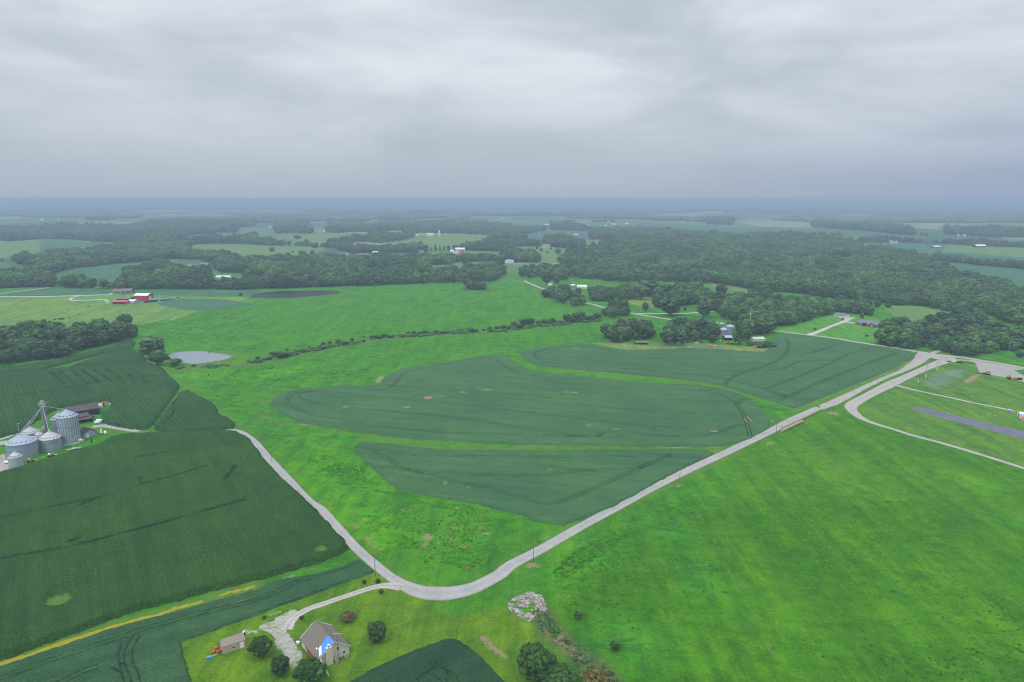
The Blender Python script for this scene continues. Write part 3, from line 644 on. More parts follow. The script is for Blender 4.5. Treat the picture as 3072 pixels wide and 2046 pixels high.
field('corn_field', g('B0', (-300, 300), (0, 312), (150, 302), (400, 272), (700, 212), (850, 165), (1000, 130), (1200, 65), (1235, 80), (1215, 122), (1000, 168), (700, 243), (400, 323), (0, 358), (-300, 370), h=1.2), 2.3, M['corn_back'],
      'narrow corn band along the foot of the left wood', (1.4, 1.4), 1.2)
field('corn_field', g('B0', (660, 300), (850, 236), (1000, 190), (1210, 145), (1290, 185), (1335, 245), (1100, 272), (900, 290), h=1.2), 2.3, M['corn_back'], 'wedge of corn beside the two trees at the pond', (1.4, 1.4), 1.2)
cb = g('B0', (-300, 390), (0, 378), (300, 352), (500, 328), (680, 315), (900, 300), (1300, 268), (1400, 285), (1480, 316), (1540, 385), (1600, 435), (1635, 482), (1628, 512), (1500, 685), (1400, 822), (1340, 866), (1200, 862), (1000, 822), (950, 792), (945, 745), (1018, 685),
       (1035, 640), (1030, 600), (850, 622), (560, 668), (430, 725), (330, 790), (170, 895), (0, 945), (-300, 1020), h=1.2)
fu = [G('B0', (-100, 610), (300, 570), (560, 520), (900, 460), (1300, 410), (1480, 400)), G('B0', (900, 690), (760, 700))]
fu += [G('B0', (u, 350), (u+160, 470)) for u in range(420, 1200, 110)]
field('corn_field', cb, 2.3, M['corn_back'], 'striped corn field behind the grain bins and dark barn', (1.4, 1.4), 1.1, furrows=[f for f in fu[:1]]+[f for f in fu[2:]])
field('corn_field', g('B0', (1420, 862), (1480, 782), (1560, 672), (1650, 556), (1720, 525), (1760, 545), (1850, 595), (1950, 645), (1985, 695), (1992, 742), (2100, 785), (2145, 822), (2130, 856), (2000, 882), (1800, 894), (1600, 897), (1480, 882), h=1.2),
      2.3, M['corn_back'], 'rounded corn plot right of the grass lane, above the road', (1.1, 1.1), 1.1, furrows=[G('B0', (1640, 620), (1560, 760), (1480, 850))])
M['far_bean'] = make_crop_mat('distant_beans', (.040, .12, .065), (.070, .17, .09), (.04, .12, .065), 3., .4, .2, bs=.3)
M['pasture'] = make_crop_mat('distant_pasture', (.09, .18, .05), (.14, .235, .065), (.09, .18, .055), 7., .3, .15, bs=.3)
FARF = [('bean_field', 'far_bean', 'bean field behind the red barn yard', g('A0', (1480, 1115), (1620, 1092), (1900, 1095), (2330, 1135), (2150, 1165), (1830, 1197), (1680, 1180), (1480, 1140))),
        ('bean_field', 'far_bean', 'flat bean field left of the brown-roofed farmhouse', g('A0', (-300, 1040), (60, 1050), (460, 998), (700, 1004), (1000, 1012), (1010, 1046), (850, 1052), (400, 1062), (0, 1068), (-300, 1069))),
        ('bean_field', 'far_bean', 'bean field strip running behind the red barn to the dark pond', g('A0', (1250, 1025), (1500, 1020), (2352, 1010), (2300, 1052), (2230, 1060), (1600, 1058), (1300, 1050))),
        ('bean_field', 'far_bean', 'curved bean field enclosed by woods at the far left', g('A0', (480, 878), (640, 828), (1000, 782), (1300, 762), (1180, 812), (1150, 885), (1050, 912), (820, 938), (540, 905))),
        ('bean_field', 'far_bean', 'bean field at the left edge between two tree belts', g('A0', (-300, 750), (130, 757), (230, 800), (200, 830), (0, 850), (-300, 856))),
        ('pasture_field', 'pasture', 'pale pasture at the left edge beyond the tree belt', g('A0', (-300, 590), (0, 582), (380, 548), (360, 620), (300, 680), (0, 716), (-300, 716))),
        ('bean_field', 'far_bean', 'small bean field beside the pale pasture on the left', g('A0', (380, 546), (560, 550), (800, 575), (1080, 575), (1040, 605), (860, 612), (480, 635), (380, 640))),
        ('pasture_field', 'pasture', 'pasture left of centre behind the big wood', g('A0', (1650, 638), (1800, 592), (2352, 600), 'A1', (640, 632), (560, 660), (380, 692), (300, 690), (0, 695), 'A0', (2120, 690), (2100, 660))),
        ('pasture_field', 'pasture', 'hillside pasture with a round copse, left of the white silo', g('A1', (210, 530), (420, 500), (700, 492), (1020, 488), (940, 515), (780, 570), (640, 585), (500, 590), (320, 600))),
        ('pasture_field', 'pasture', 'pasture in front of the white barn and silo', g('A1', (1160, 590), (1400, 550), (1500, 505), (1900, 505), (2150, 518), (2060, 575), (1900, 580), (1830, 640), (1600, 655), (1420, 600))),
        ('pasture_field', 'pasture', 'pasture before the small white and red farm', g('A1', (1440, 680), (1600, 665), (1900, 655), (2190, 662), (2060, 680), (1800, 700), (1500, 700))),
        ('bean_field', 'far_bean', 'long distant bean field right of centre', g('A2', (0, 420), (300, 384), (600, 400), (1000, 420), (1300, 425), (1560, 405), (1900, 425), (2352, 440), 'A3', (0, 445), (300, 448), (850, 465), (1150, 505), (1400, 515), (1000, 528), (600, 510), (0, 492), 'A2', (2000, 500), (1500, 462), (1000, 445), (500, 425))),
        ('pasture_field', 'pasture', 'pasture round the white open shed at the far right', g('A3', (1660, 600), (1990, 612), (2500, 635), (2500, 705), (2352, 703), (1700, 675), (1600, 655))),
        ('bean_field', 'far_bean', 'bean field before the long red shed at the right', g('A3', (960, 600), (1260, 585), (1640, 605), (1590, 655), (2352, 712), (2500, 720), (2500, 770), (1720, 700), (1560, 650), (1500, 705), (1340, 655))),
        ('bean_field', 'far_bean', 'bean field wedge at the right edge, below the tree row', g('A3', (1712, 775), (2000, 795), (2352, 823), (2600, 840), (2600, 1010), (2352, 955), (2200, 920), (1890, 868), (1720, 825))),
        ('pasture_field', 'pasture', 'rough clearing inside the right-hand woods', g('A3', (1090, 1175), (1160, 1155), (1400, 1160), (1690, 1225), (1440, 1280), (1380, 1325), (1200, 1260))),
        ('bean_field', 'far_bean', 'small field hidden in the woods above the right driveway', g('A3', (490, 730), (600, 712), (880, 738), (860, 770), (600, 760))),
        ('pasture_field', 'pasture', 'glade among the central right woods', g('A2', (1840, 805), (2000, 795), (2280, 785), (2180, 830), (1900, 832))),
        ('pasture_field', 'pasture', 'narrow meadow curving through the right woods', g('A2', (1840, 950), (1960, 965), (2220, 1015), (2190, 1042), (1980, 1012), (1850, 975))),
        ('pasture_field', 'pasture', 'lawn with scattered trees right of the distant church-like house', g('A2', (160, 628), (420, 625), (600, 640), (430, 700), (420, 765), (280, 750), (260, 690))),
        ('pasture_field', 'pasture', 'bright field by the forked lane right of centre', g('A2', (670, 550), (820, 552), (1040, 572), (900, 600), (680, 625))),
        ('bean_field', 'far_bean', 'bean field above the forked lane', g('A2', (140, 500), (350, 462), (710, 480), (700, 520), (480, 500), (140, 525))),]
for nm, mt, lb, P in FARF:
    d = float(np.median(np.hypot(P[:, 0], P[:, 1]))); c_ = (max(2.2, d*.004), max(3., d*.012))
    field(nm, P, .9 if mt == 'far_bean' else .5, M[mt], lb, c_, edge=c_[1]*.5, rug=.2, jag=c_[0]*.6, lift=.15+d*.00012)

# ------------------------------------------------------------------ ponds
def flat_poly(name, P, z, mat, label, cat='pond'):
    P = smooth_loop(np.asarray(P)[:, :2], 5); n = len(P)
    V = [(p[0], p[1], z) for p in P]
    me = npmesh(name, V, [tuple(range(n))], [mat]); return link(tag(bpy.data.objects.new(name, me), label, cat, kind='structure'))
flat_poly('pond_water', g('B0', (1545, 210), (1600, 182), (1700, 171), (1850, 167), (1950, 178), (2090, 200), (2135, 213), (2080, 240), (1950, 265), (1800, 283), (1700, 275), (1640, 252), (1570, 236)), FLAT[0][2]+.25, M['water'], 'small pale grey pond beside the two trees')
flat_poly('pond_water', g('A0', (2300, 1065), 'A1', (30, 1038), (200, 1025), (450, 1019), (680, 1018), (772, 1030), (740, 1045), (550, 1066), (400, 1080), (200, 1088), (0, 1082)), FLAT[1][2]+.25, M['water_dark'], 'long dark pond in front of the wood')

# ------------------------------------------------------------------ roads: crowned ribbons with a rounded edge
def ribbon(name, pts, width, mat, label, lift=.07, step=2.0, cat='road', ragged=.18):
    P = np.asarray(pts, float)[:, :2]
    wv = np.broadcast_to(np.asarray(width, float), (len(P),))
    Q = smooth_line(np.column_stack([P, wv]), 14)
    L = np.concatenate([[0], np.cumsum(np.linalg.norm(np.diff(Q[:, :2], axis=0), axis=1))])
    s = np.arange(0, L[-1], step); q = np.stack([np.interp(s, L, Q[:, k]) for k in range(3)], 1)
    t = np.gradient(q[:, :2], axis=0); t /= np.linalg.norm(t, axis=1)[:, None]+1e-9; nn = np.stack([-t[:, 1], t[:, 0]], 1)
    K = np.array([-1.02, -.97, -.8, -.55, -.3, 0, .3, .55, .8, .97, 1.02]); V = []; wh = []; ed = []; mi = []
    for k in K:
        e = 1.0
        r = (vnoise(s, s*0+k*3, 1.1, 4)-.5)*1.6*ragged if abs(k) > .9 else 0
        o = k*q[:, 2]/2 + r
        p = q[:, :2]+nn*np.asarray(o)[:, None]
        z = H(p[:, 0], p[:, 1]) + (lift + .07*(1-k*k) if abs(k) < 1 else -.15)
        V.append(np.column_stack([p, z])); wh.append(np.full(len(s), math.exp(-((abs(k)-.5)/.16)**2))); ed.append(np.full(len(s), max(0, (abs(k)-.78)/.24))); mi.append(np.full(len(s), math.exp(-(k/.2)**2)))
    V = np.stack(V, 1).reshape(-1, 3); n = len(K); i = (np.arange(len(s)-1)[:, None]*n+np.arange(n-1)[None, :])
    F = np.stack([i, i+n, i+n+1, i+1], -1).reshape(-1, 4)[:, ::-1]
    me = npmesh(name, V, F, [mat], True)
    vattr(me, 'wheel', np.stack(wh, 1).ravel()); vattr(me, 'edge', np.stack(ed, 1).ravel()); vattr(me, 'mid', np.stack(mi, 1).ravel())
    return link(tag(bpy.data.objects.new(name, me), label, cat, kind='structure'))
def sheet(name, P, mat, label, lift=.06, cell=(.7, .8), jag=.5, cat='road'):
    return field(name, P, .03, mat, label, cell, edge=.45, rug=.3, jag=jag, lift=lift, cat=cat)

ribbon('road', g('B0', (2040, 893), (2150, 892), (2230, 918), (2290, 960), (2352, 1012), 'B1', (45, 1065), (140, 1175), (300, 1345), (480, 1535), 'C1', (560, 80), (700, 235), (850, 400), (1000, 535), (1150, 655), (1280, 735), (1420, 790), (1560, 805),
                  (1720, 795), (1900, 745), (2100, 640), 'C2', (0, 555), (250, 425), (600, 225), (900, 65), (1010, 5), 'B2', (1250, 1440), (1600, 1265), (2000, 1080), (2352, 910), 'B3', (220, 795), (480, 680)),
       [4.6]*14+[6.2, 8.2, 9.2, 8.6, 7.2, 6.5, 6, 5.6, 5.5, 5.5, 5.5, 5.6, 5.8, 6, 6.2, 6.5, 7][:31], M['road'], 'pale chip-seal road that bends round the fields')
sheet('road_widening', g('B3', (470, 660), (700, 560), (960, 440), (1200, 340), (1290, 275), (1350, 225), (1410, 195), (1500, 205), (1490, 225), (1460, 250), (1400, 290), (1280, 345), (1100, 412), (900, 510), (760, 592), (640, 655), (490, 705)), M['gravel'], 'worn tar and gravel widening below the crossroads', .09, (.9, .9))
ribbon('road', g('B3', (1700, 238), (1600, 262), (1450, 320), (1250, 410), (1130, 465), (950, 555), (820, 625), (765, 665), (775, 710), (850, 775), (980, 830), (1110, 868), (1320, 935), (1600, 1010), (1900, 1098), (2352, 1240), (2500, 1290)),
       [13, 11, 8.5, 8.5, 10, 8.5, 9, 9, 7, 5.5, 4, 3.6, 3.5, 3.5, 3.5, 3.5, 3.5], M['gravel'], 'gravel lane beside the main road that swings right across the mown field', lift=.10)
ribbon('track', g('B3', (1180, 478), (1250, 498), (1400, 533), (1600, 575), (1900, 640), (2150, 690), (2290, 722)), [4.5, 3.4, 3., 2.8, 2.8, 2.8, 2.6], M['track'], 'thin gravel track to the purple portable toilet', cat='track')
ribbon('road', np.vstack([g('A3', (-60, 1368), (70, 1388), (200, 1402), (400, 1428), (600, 1452), (900, 1503)), g('B3', (1100, 122), (1300, 155), (1500, 192), (1700, 212), (1900, 240), (2352, 318), (2600, 362))]), [5.5]*6+[6, 6.5, 9, 8, 7, 7, 7], M['gravel'], 'gravel county road crossing behind the bean field', lift=.12)
sheet('junction', g('B3', (1335, 222), (1380, 172), (1430, 168), (1560, 195), (1710, 205), (1730, 240), (1620, 268), (1560, 240), (1500, 222), (1470, 238)), M['gravel'], 'gravel mouth where both lanes meet the county road', .13, (.9, .9))
sheet('gravel_lot', g('B3', (1680, 232), (1900, 268), (1925, 330), (1950, 368), (2100, 392), (2200, 407), (2352, 448), (2560, 490), (2560, 420), (2352, 388), (2262, 340), (2380, 330), (1900, 248)), M['lot'], 'wide gravel lot where the machines stand', .08, (1.2, 1.2), cat='gravel lot')
sheet('asphalt_strip', g('B3', (1297, 692), (1330, 678), (1375, 670), (1480, 690), (1800, 772), (2200, 862), (2560, 945), (2560, 1030), (2352, 977), (2000, 882), (1600, 782), (1400, 722)), M['tar'], 'blue-grey asphalt strip lying in the mown field', .07, (.9, .9), .3, cat='strip')
ribbon('lane', g('B3', (1490, 190), (1530, 175), (1570, 160)), 5, M['gravel'], 'short gravel spur into the trees across the county road', cat='lane')
ribbon('driveway', g('A3', (375, 1425), (450, 1398), (560, 1352), (640, 1322), (705, 1297), (755, 1268), (800, 1270)), [8, 5.5, 5, 5, 6, 8, 7], M['concrete'], 'concrete driveway climbing to the long grey ranch house', cat='driveway', lift=.15, ragged=.05)
ribbon('driveway', g('A3', (690, 1305), (740, 1308), (800, 1320)), [5, 6, 6.5], M['concrete'], 'concrete branch ending at the dark ranch house garage', cat='driveway', lift=.19, ragged=.05)
ribbon('driveway', g('A3', (760, 1275), (720, 1268), (650, 1272)), [6, 5, 3], M['concrete'], 'concrete apron before the long grey garage', cat='driveway', lift=.17, ragged=.05)
ribbon('driveway', g('C1', (1260, 750), (1180, 738), (1090, 740), (1000, 757), (800, 822), (600, 890), (450, 940), (350, 1000), (290, 1065), (255, 1140)), [6, 5, 3.6, 3.2, 3, 3, 3.1, 3.3, 3.8, 4.6], M['track'], 'two-rut gravel driveway to the house with the blue tarp', cat='driveway', lift=.10)
M['drive_stone'] = make_road_mat('loose_white_stone', (.25, .25, .20), (.44, .43, .40), False, 0)
sheet('gravel_yard', g('Z2', (545, 345), (620, 325), (740, 330), (860, 240), (1000, 200), (1090, 118), (1260, 50), (1320, 75), (1270, 135), (1330, 170), (1240, 270), (1210, 350), (1230, 450), (1290, 570), (1400, 690), (1425, 760), (1300, 870), (1290, 960), (1240, 985), (1195, 900),
      (1180, 770), (1120, 690), (1010, 560), (960, 450), (880, 380), (780, 350), (690, 390), (600, 400)), M['drive_stone'], 'rough white stone yard between the house and its shed', .06, (.4, .45), .9, cat='yard')
ribbon('lane', g('B0', (850, 858), (960, 850), (1100, 872), (1200, 890), (1290, 905)), [6, 5.5, 5, 4.5, 3.5], M['road'], 'grey lane running right from the dark shed by the bins', cat='lane')
ribbon('lane', g('B0', (-200, 1010), (0, 965), (90, 935), (175, 912)), 7, M['gravel'], 'sandy lane entering the bin yard at the left edge', cat='lane')
ribbon('lane', g('B0', (-100, 1030), (0, 1010), (60, 1005)), 8, M['gravel'], 'gravel pad left of the largest grain bin', cat='lane')
ribbon('lane', g('B0', (-100, 1060), (-20, 1110), (10, 1170), (20, 1230), (0, 1280)), [7, 6, 6, 7, 9], M['gravel'], 'sandy wheel lane along the left edge by the small bin', cat='lane', ragged=.5)
for nm, q, w, lb in (('lane', ('A0', (-300, 1077), (0, 1074), (400, 1072), (850, 1059), (1000, 1054), (1030, 1040)), 4.5, 'white lane leading to the brown-roofed farmhouse'),
                     ('lane', ('A0', (-300, 1065), (0, 1045), (230, 1017), (460, 990)), 6, 'gravel lane crossing the field at the far left'),
                     ('lane', ('A0', (735, 1064), (670, 1080), (645, 1098), (700, 1108), (900, 1102), (1000, 1102)), 4, 'looping lane into the red barn yard'),
                     ('lane', ('A2', (110, 925), (150, 945), (205, 968), (260, 992), (330, 1010)), 6, 'lane passing behind the road clump of trees'),
                     ('lane', ('A2', (600, 1120), (740, 1143), (800, 1160), (860, 1178)), 6, 'lane emerging between two groups of trees'),
                     ('lane', ('A2', (1080, 1222), (1140, 1232), (1260, 1252), (1450, 1282), (1560, 1300)), 6, 'light lane crossing in front of the oval tree'),
                     ('lane', ('A2', (1150, 1230), (1400, 1228), (1600, 1225), (1750, 1215), (1930, 1200), (2100, 1205)), 4, 'thin white drive among the right-hand trees'),
                     ('lane', ('A2', (-100, 765), (0, 765), (230, 778)), 6, 'pale lane below the central tree block'), ('lane', ('A2', (360, 778), (440, 757)), 7, 'short stretch of lane at the lawn foot'),
                     ('lane', ('A2', (300, 490), (300, 470), (330, 455), (420, 455)), 12, 'curving drive beside a distant farmhouse'), ('lane', ('A2', (770, 605), (810, 585), (825, 565), (780, 553)), 12, 'forked lane in the bright field'),
                     ('lane', ('A3', (1620, 660), (1660, 668), (1900, 685), (2352, 705), (2560, 712)), 7, 'pale farm lane across the right-hand pasture'), ('lane', ('A3', (1340, 652), (1480, 659)), 6, 'short white lane in the far right bean field')):
    ribbon(nm, g(*q), w, M['concrete'] if w < 5 else M['gravel'], lb, lift=.45 if 'A0' == q[0] or 'A3' == q[0] else .2, step=4, cat='lane')
# ------------------------------------------------------------------ foliage
def make_leaf_mat(name, lo, hi, warm=(.09, .13, .02)):
    m, N, b = newmat(name)
    P = N.n('ShaderNodeTexCoord').outputs['Object']
    oi = N.n('ShaderNodeObjectInfo')
    n = N.noise(P, .55, 4, .65); f = N.noise(P, 3.2, 3, .7)
    c = N.mix(N.mr(N.m('ADD', N.m('MULTIPLY', n, .6), N.m('MULTIPLY', f, .4)), .36, .64), lo, hi)
    c = N.mix(N.m('MULTIPLY', N.mr(oi.outputs['Random'], .72, 1.0), .4), c, warm)
    rr = N.m('FRACT', N.m('MULTIPLY', oi.outputs['Random'], 7.31))
    c = N.vm('SCALE', c, scale=N.mr(rr, 0, 1, .74, 1.24))
    ri = N.n('ShaderNodeNewGeometry').outputs['Random Per Island']
    c = N.vm('SCALE', c, scale=N.mr(ri, 0, 1, .55, 1.5))
    g_ = N.noise(pos(N), .009, 3, .6)
    c = N.mix(N.mr(g_, .4, .6), N.vm('MULTIPLY', c, (.86, .84, .95)), N.vm('MULTIPLY', c, (1.2, 1.24, 1.0)))
    setb(N, b, c, .8, f, .7, .3); b.inputs['Specular IOR Level'].default_value = .03; return m
M['leaf'] = make_leaf_mat('broadleaf_foliage', (.026, .068, .028), (.108, .200, .074), (.13, .165, .045))
M['leaf_bright'] = make_leaf_mat('bright_foliage', (.034, .095, .03), (.105, .22, .062))
M['leaf_dark'] = make_leaf_mat('dark_foliage', (.018, .052, .018), (.080, .155, .050), (.06, .10, .03))
M['bark'] = plain('bark', (.10, .08, .065), .9, .3)
M['wood_pole'] = plain('weathered_pole', (.16, .14, .12), .9, .2)
def ico(sub):
    t = (1+5**.5)/2
    v = [(-1, t, 0), (1, t, 0), (-1, -t, 0), (1, -t, 0), (0, -1, t), (0, 1, t), (0, -1, -t), (0, 1, -t), (t, 0, -1), (t, 0, 1), (-t, 0, -1), (-t, 0, 1)]
    f = [(0, 11, 5), (0, 5, 1), (0, 1, 7), (0, 7, 10), (0, 10, 11), (1, 5, 9), (5, 11, 4), (11, 10, 2), (10, 7, 6), (7, 1, 8), (3, 9, 4), (3, 4, 2), (3, 2, 6), (3, 6, 8), (3, 8, 9), (4, 9, 5), (2, 4, 11), (6, 2, 10), (8, 6, 7), (9, 8, 1)]
    v = [np.array(a)/np.linalg.norm(a) for a in v]
    for _ in range(sub):
        mp = {}; nf = []
        def mid(a, b):
            k = (min(a, b), max(a, b))
            if k not in mp: q = v[a]+v[b]; v.append(q/np.linalg.norm(q)); mp[k] = len(v)-1
            return mp[k]
        for a, b, c in f:
            x, y, z = mid(a, b), mid(b, c), mid(c, a); nf += [(a, x, z), (b, y, x), (c, z, y), (x, y, z)]
        f = nf
    return np.array(v), np.array(f)
ICO = {k: ico(k) for k in (0, 1, 2)}
def leafy(rng, lobes, sub, jag, leaves, lsize):
    """lumpy lobes (x,y,z,r,flat) whose skins are broken up and covered with loose leaf sprays"""
    v0, f0 = ICO[sub]; V = []; F = []; b = 0
    for (x, y, z, r, fl) in lobes:
        k = 1+jag*(rng.random(len(v0))-.5)*2
        v = v0*k[:, None]*r*np.array([1, 1, fl])+np.array([x, y, z]); V.append(v); F.append(f0+b); b += len(v)
    if leaves:
        L = np.array(lobes); pick = rng.integers(0, len(L), leaves); l = L[pick]
        d = rng.normal(size=(leaves, 3)); d[:, 2] = np.abs(d[:, 2])*.9-.25; d /= np.linalg.norm(d, axis=1)[:, None]
        c = l[:, :3]+d*l[:, 3:4]*(.9+(.42 if leaves < 3000 else .75)*rng.random((leaves, 1)))*np.stack([np.ones(leaves), np.ones(leaves), l[:, 4]], 1)
        u = rng.normal(size=(leaves, 3)); u /= np.linalg.norm(u, axis=1)[:, None]; w = np.cross(d, u); w /= np.linalg.norm(w, axis=1)[:, None]+1e-9
        s = lsize*(.5+rng.random((leaves, 1)))
        t = np.stack([c-u*s*.6, c+w*s*.45+d*s*.15, c+u*s*.6+d*s*.25, c-w*s*.45], 1).reshape(-1, 3)
        V.append(t); q = np.arange(leaves)[:, None]*4+b; F.append(np.concatenate([q+[0, 1, 2], q+[0, 2, 3]]))
    return np.concatenate(V), np.concatenate(F)
def crown_lobes(rng, R, h0, h1, n, kind='round'):
    out = []
    for i in range(n):
        t = (i+.5)/n; z = h0+(h1-h0)*t
        if kind == 'round': pr = R*math.sqrt(max(.03, 1-(2*t-1.02)**2*.97))*(.95 if t > .3 else .9)
        elif kind == 'cone': pr = R*(1-t)**.8+.15
        else: pr = R*(.8+.2*math.sin(t*3.1))
        a = i*2.39996+rng.random()*.8; rr = pr*(.38+.68*rng.random()); rad = R*(.24+.24*rng.random())*(1 if kind != 'cone' else (1.05-t*.7))*(.9 if n < 44 else .56)
        out.append((rr*math.cos(a), rr*math.sin(a), z+(rng.random()-.5)*R*.12, rad, .72+.2*rng.random()))
    return out
def trunk_mesh(name, R, h0, h1, rng, r=.35):
    mb = MB(); mb.bar((0, 0, -.3), (.1, .05, h0+.5), r, 7, r*.7); mb.bar((.1, .05, h0+.4), (0, 0, h0+(h1-h0)*.6), r*.7, 6, r*.25)
    for i in range(5):
        a = i*1.256+rng.random(); mb.bar((.1, .05, h0+.2+i*.4), (R*.55*math.cos(a), R*.55*math.sin(a), h0+(h1-h0)*(.35+.3*rng.random())), r*.4, 5, r*.12)
    return npmesh(name, mb.v, mb.f, [M['bark']])
TREES = []   # (crown mesh, trunk mesh, height, radius)
def make_tree_kind(seed, R, hgt, h0, n, sub, leaves, ls, mat, kind='round', r=.35):
    rng = np.random.default_rng(seed)
    V, F = leafy(rng, crown_lobes(rng, R, h0+R*.28, hgt-R*.28, n, kind), sub, .2, leaves, ls)
    c = npmesh('tree_crown', V, F.astype(np.int32), [mat], False)
    return (c, trunk_mesh('tree_trunk', R, h0, hgt, rng, r), hgt, R)
for k in range(4): TREES.append(make_tree_kind(100+k, 5.6+.5*(k % 3), 16+1.2*(k % 3), 2.0, 34, 1, 1500, .85, M['leaf']))
TREES.append(make_tree_kind(110, 4.4, 18, 2.4, 32, 1, 1300, .75, M['leaf'], 'column'))
TREES.append(make_tree_kind(111, 5.2, 14, 1.6, 32, 1, 1400, .8, M['leaf_bright']))
TREES.append(make_tree_kind(112, 6.3, 15.5, 1.6, 38, 1, 1600, .85, M['leaf_dark']))
TREES.append(make_tree_kind(113, 3.6, 13, .8, 22, 1, 600, .6, M['leaf_dark'], 'cone', .25))
def joined(c, t):
    """crown and trunk as one mesh, for the mass of a wood"""
    nv = len(c.vertices); V = np.empty(nv*3, np.float32); c.vertices.foreach_get('co', V); V = V.reshape(-1, 3)
    F = [tuple(p.vertices) for p in c.polygons] + [tuple(i+nv for i in p.vertices) for p in t.polygons]
    V2 = [tuple(v) for v in V]+[tuple(v.co) for v in t.vertices]
    return npmesh('wood_tree', V2, F, [c.materials[0], M['bark']], False, [0]*len(c.polygons)+[1]*len(t.polygons))
SRC = bpy.data.collections.new('tree_sources')
def src_obj(me):
    o = bpy.data.objects.new('wood_tree_source.%03d' % len(SRC.objects), me); SRC.objects.link(o); return o
WOODSRC = [src_obj(joined(c, t)) for c, t, *_ in TREES]
# far off, a source is a whole clump of a wood
SRC2 = bpy.data.collections.new('clump_sources')
for k in range(4):
    rng = np.random.default_rng(300+k); lob = []
    for i in range(90):
        a = rng.random(2)*2-1
        R = 5+4*rng.random(); lob.append((a[0]*62, a[1]*62, 8+5*rng.random(), R*1.15, .95))
    V, F = leafy(rng, lob, 0, .22, 0, 1)
    o = bpy.data.objects.new('far_clump_source.%03d' % k, npmesh('far_clump', V, F.astype(np.int32), [M['leaf']])); SRC2.objects.link(o)
def instancer(src):
    ng = bpy.data.node_groups.new('scatter', 'GeometryNodeTree')
    ng.interface.new_socket('Geometry', in_out='INPUT', socket_type='NodeSocketGeometry'); ng.interface.new_socket('Geometry', in_out='OUTPUT', socket_type='NodeSocketGeometry')
    i = ng.nodes.new('NodeGroupInput'); o = ng.nodes.new('NodeGroupOutput'); p = ng.nodes.new('GeometryNodeInstanceOnPoints')
    ci = ng.nodes.new('GeometryNodeCollectionInfo'); ci.inputs['Collection'].default_value = src; ci.inputs['Separate Children'].default_value = True; ci.inputs['Reset Children'].default_value = True
    def attr(n, ty):
        a = ng.nodes.new('GeometryNodeInputNamedAttribute'); a.data_type = ty; a.inputs['Name'].default_value = n; return [s for s in a.outputs if s.enabled][0]
    L = ng.links.new
    L(i.outputs[0], p.inputs['Points']); L(ci.outputs[0], p.inputs['Instance']); p.inputs['Pick Instance'].default_value = True
    L(attr('pick', 'INT'), p.inputs['Instance Index']); L(attr('rot', 'FLOAT_VECTOR'), p.inputs['Rotation']); L(attr('size', 'FLOAT_VECTOR'), p.inputs['Scale'])
    L(p.outputs[0], o.inputs[0]); return ng
NG_TREE = instancer(SRC); NG_CLUMP = instancer(SRC2)
def scatter(name, pts, pick, rotz, size, ng, label, cat='wood'):
    n = len(pts)
    me = bpy.data.meshes.new(name); me.vertices.add(n); me.vertices.foreach_set('co', np.asarray(pts, np.float32).ravel())
    a = me.attributes.new('pick', 'INT', 'POINT'); a.data.foreach_set('value', np.asarray(pick, np.int32))
    a = me.attributes.new('rot', 'FLOAT_VECTOR', 'POINT'); r = np.zeros((n, 3), np.float32); r[:, 2] = rotz; a.data.foreach_set('vector', r.ravel())
    a = me.attributes.new('size', 'FLOAT_VECTOR', 'POINT'); a.data.foreach_set('vector', np.asarray(size, np.float32).ravel())
    o = link(bpy.data.objects.new(name, me)); md = o.modifiers.new('scatter', 'NODES'); md.node_group = ng
    return tag(o, label, cat, kind='stuff')
def wide(tile, u): return math.sqrt(1+((TILE[tile][0]+u*TILE[tile][2]-1536)/FPX)**2)
def add_tree(p, kind, sc, rz, label, group=None, name='tree', cat='tree'):
    """one tree: an Empty at its foot with trunk and crown"""
    c, t, hh, rr = TREES[kind]
    o = empty(name, (float(p[0]), float(p[1]), float(p[2])), rz, sc); tag(o, label, cat, group)
    cr = link(bpy.data.objects.new('crown', c), o); tk = link(bpy.data.objects.new('trunk', t), o)
    return o

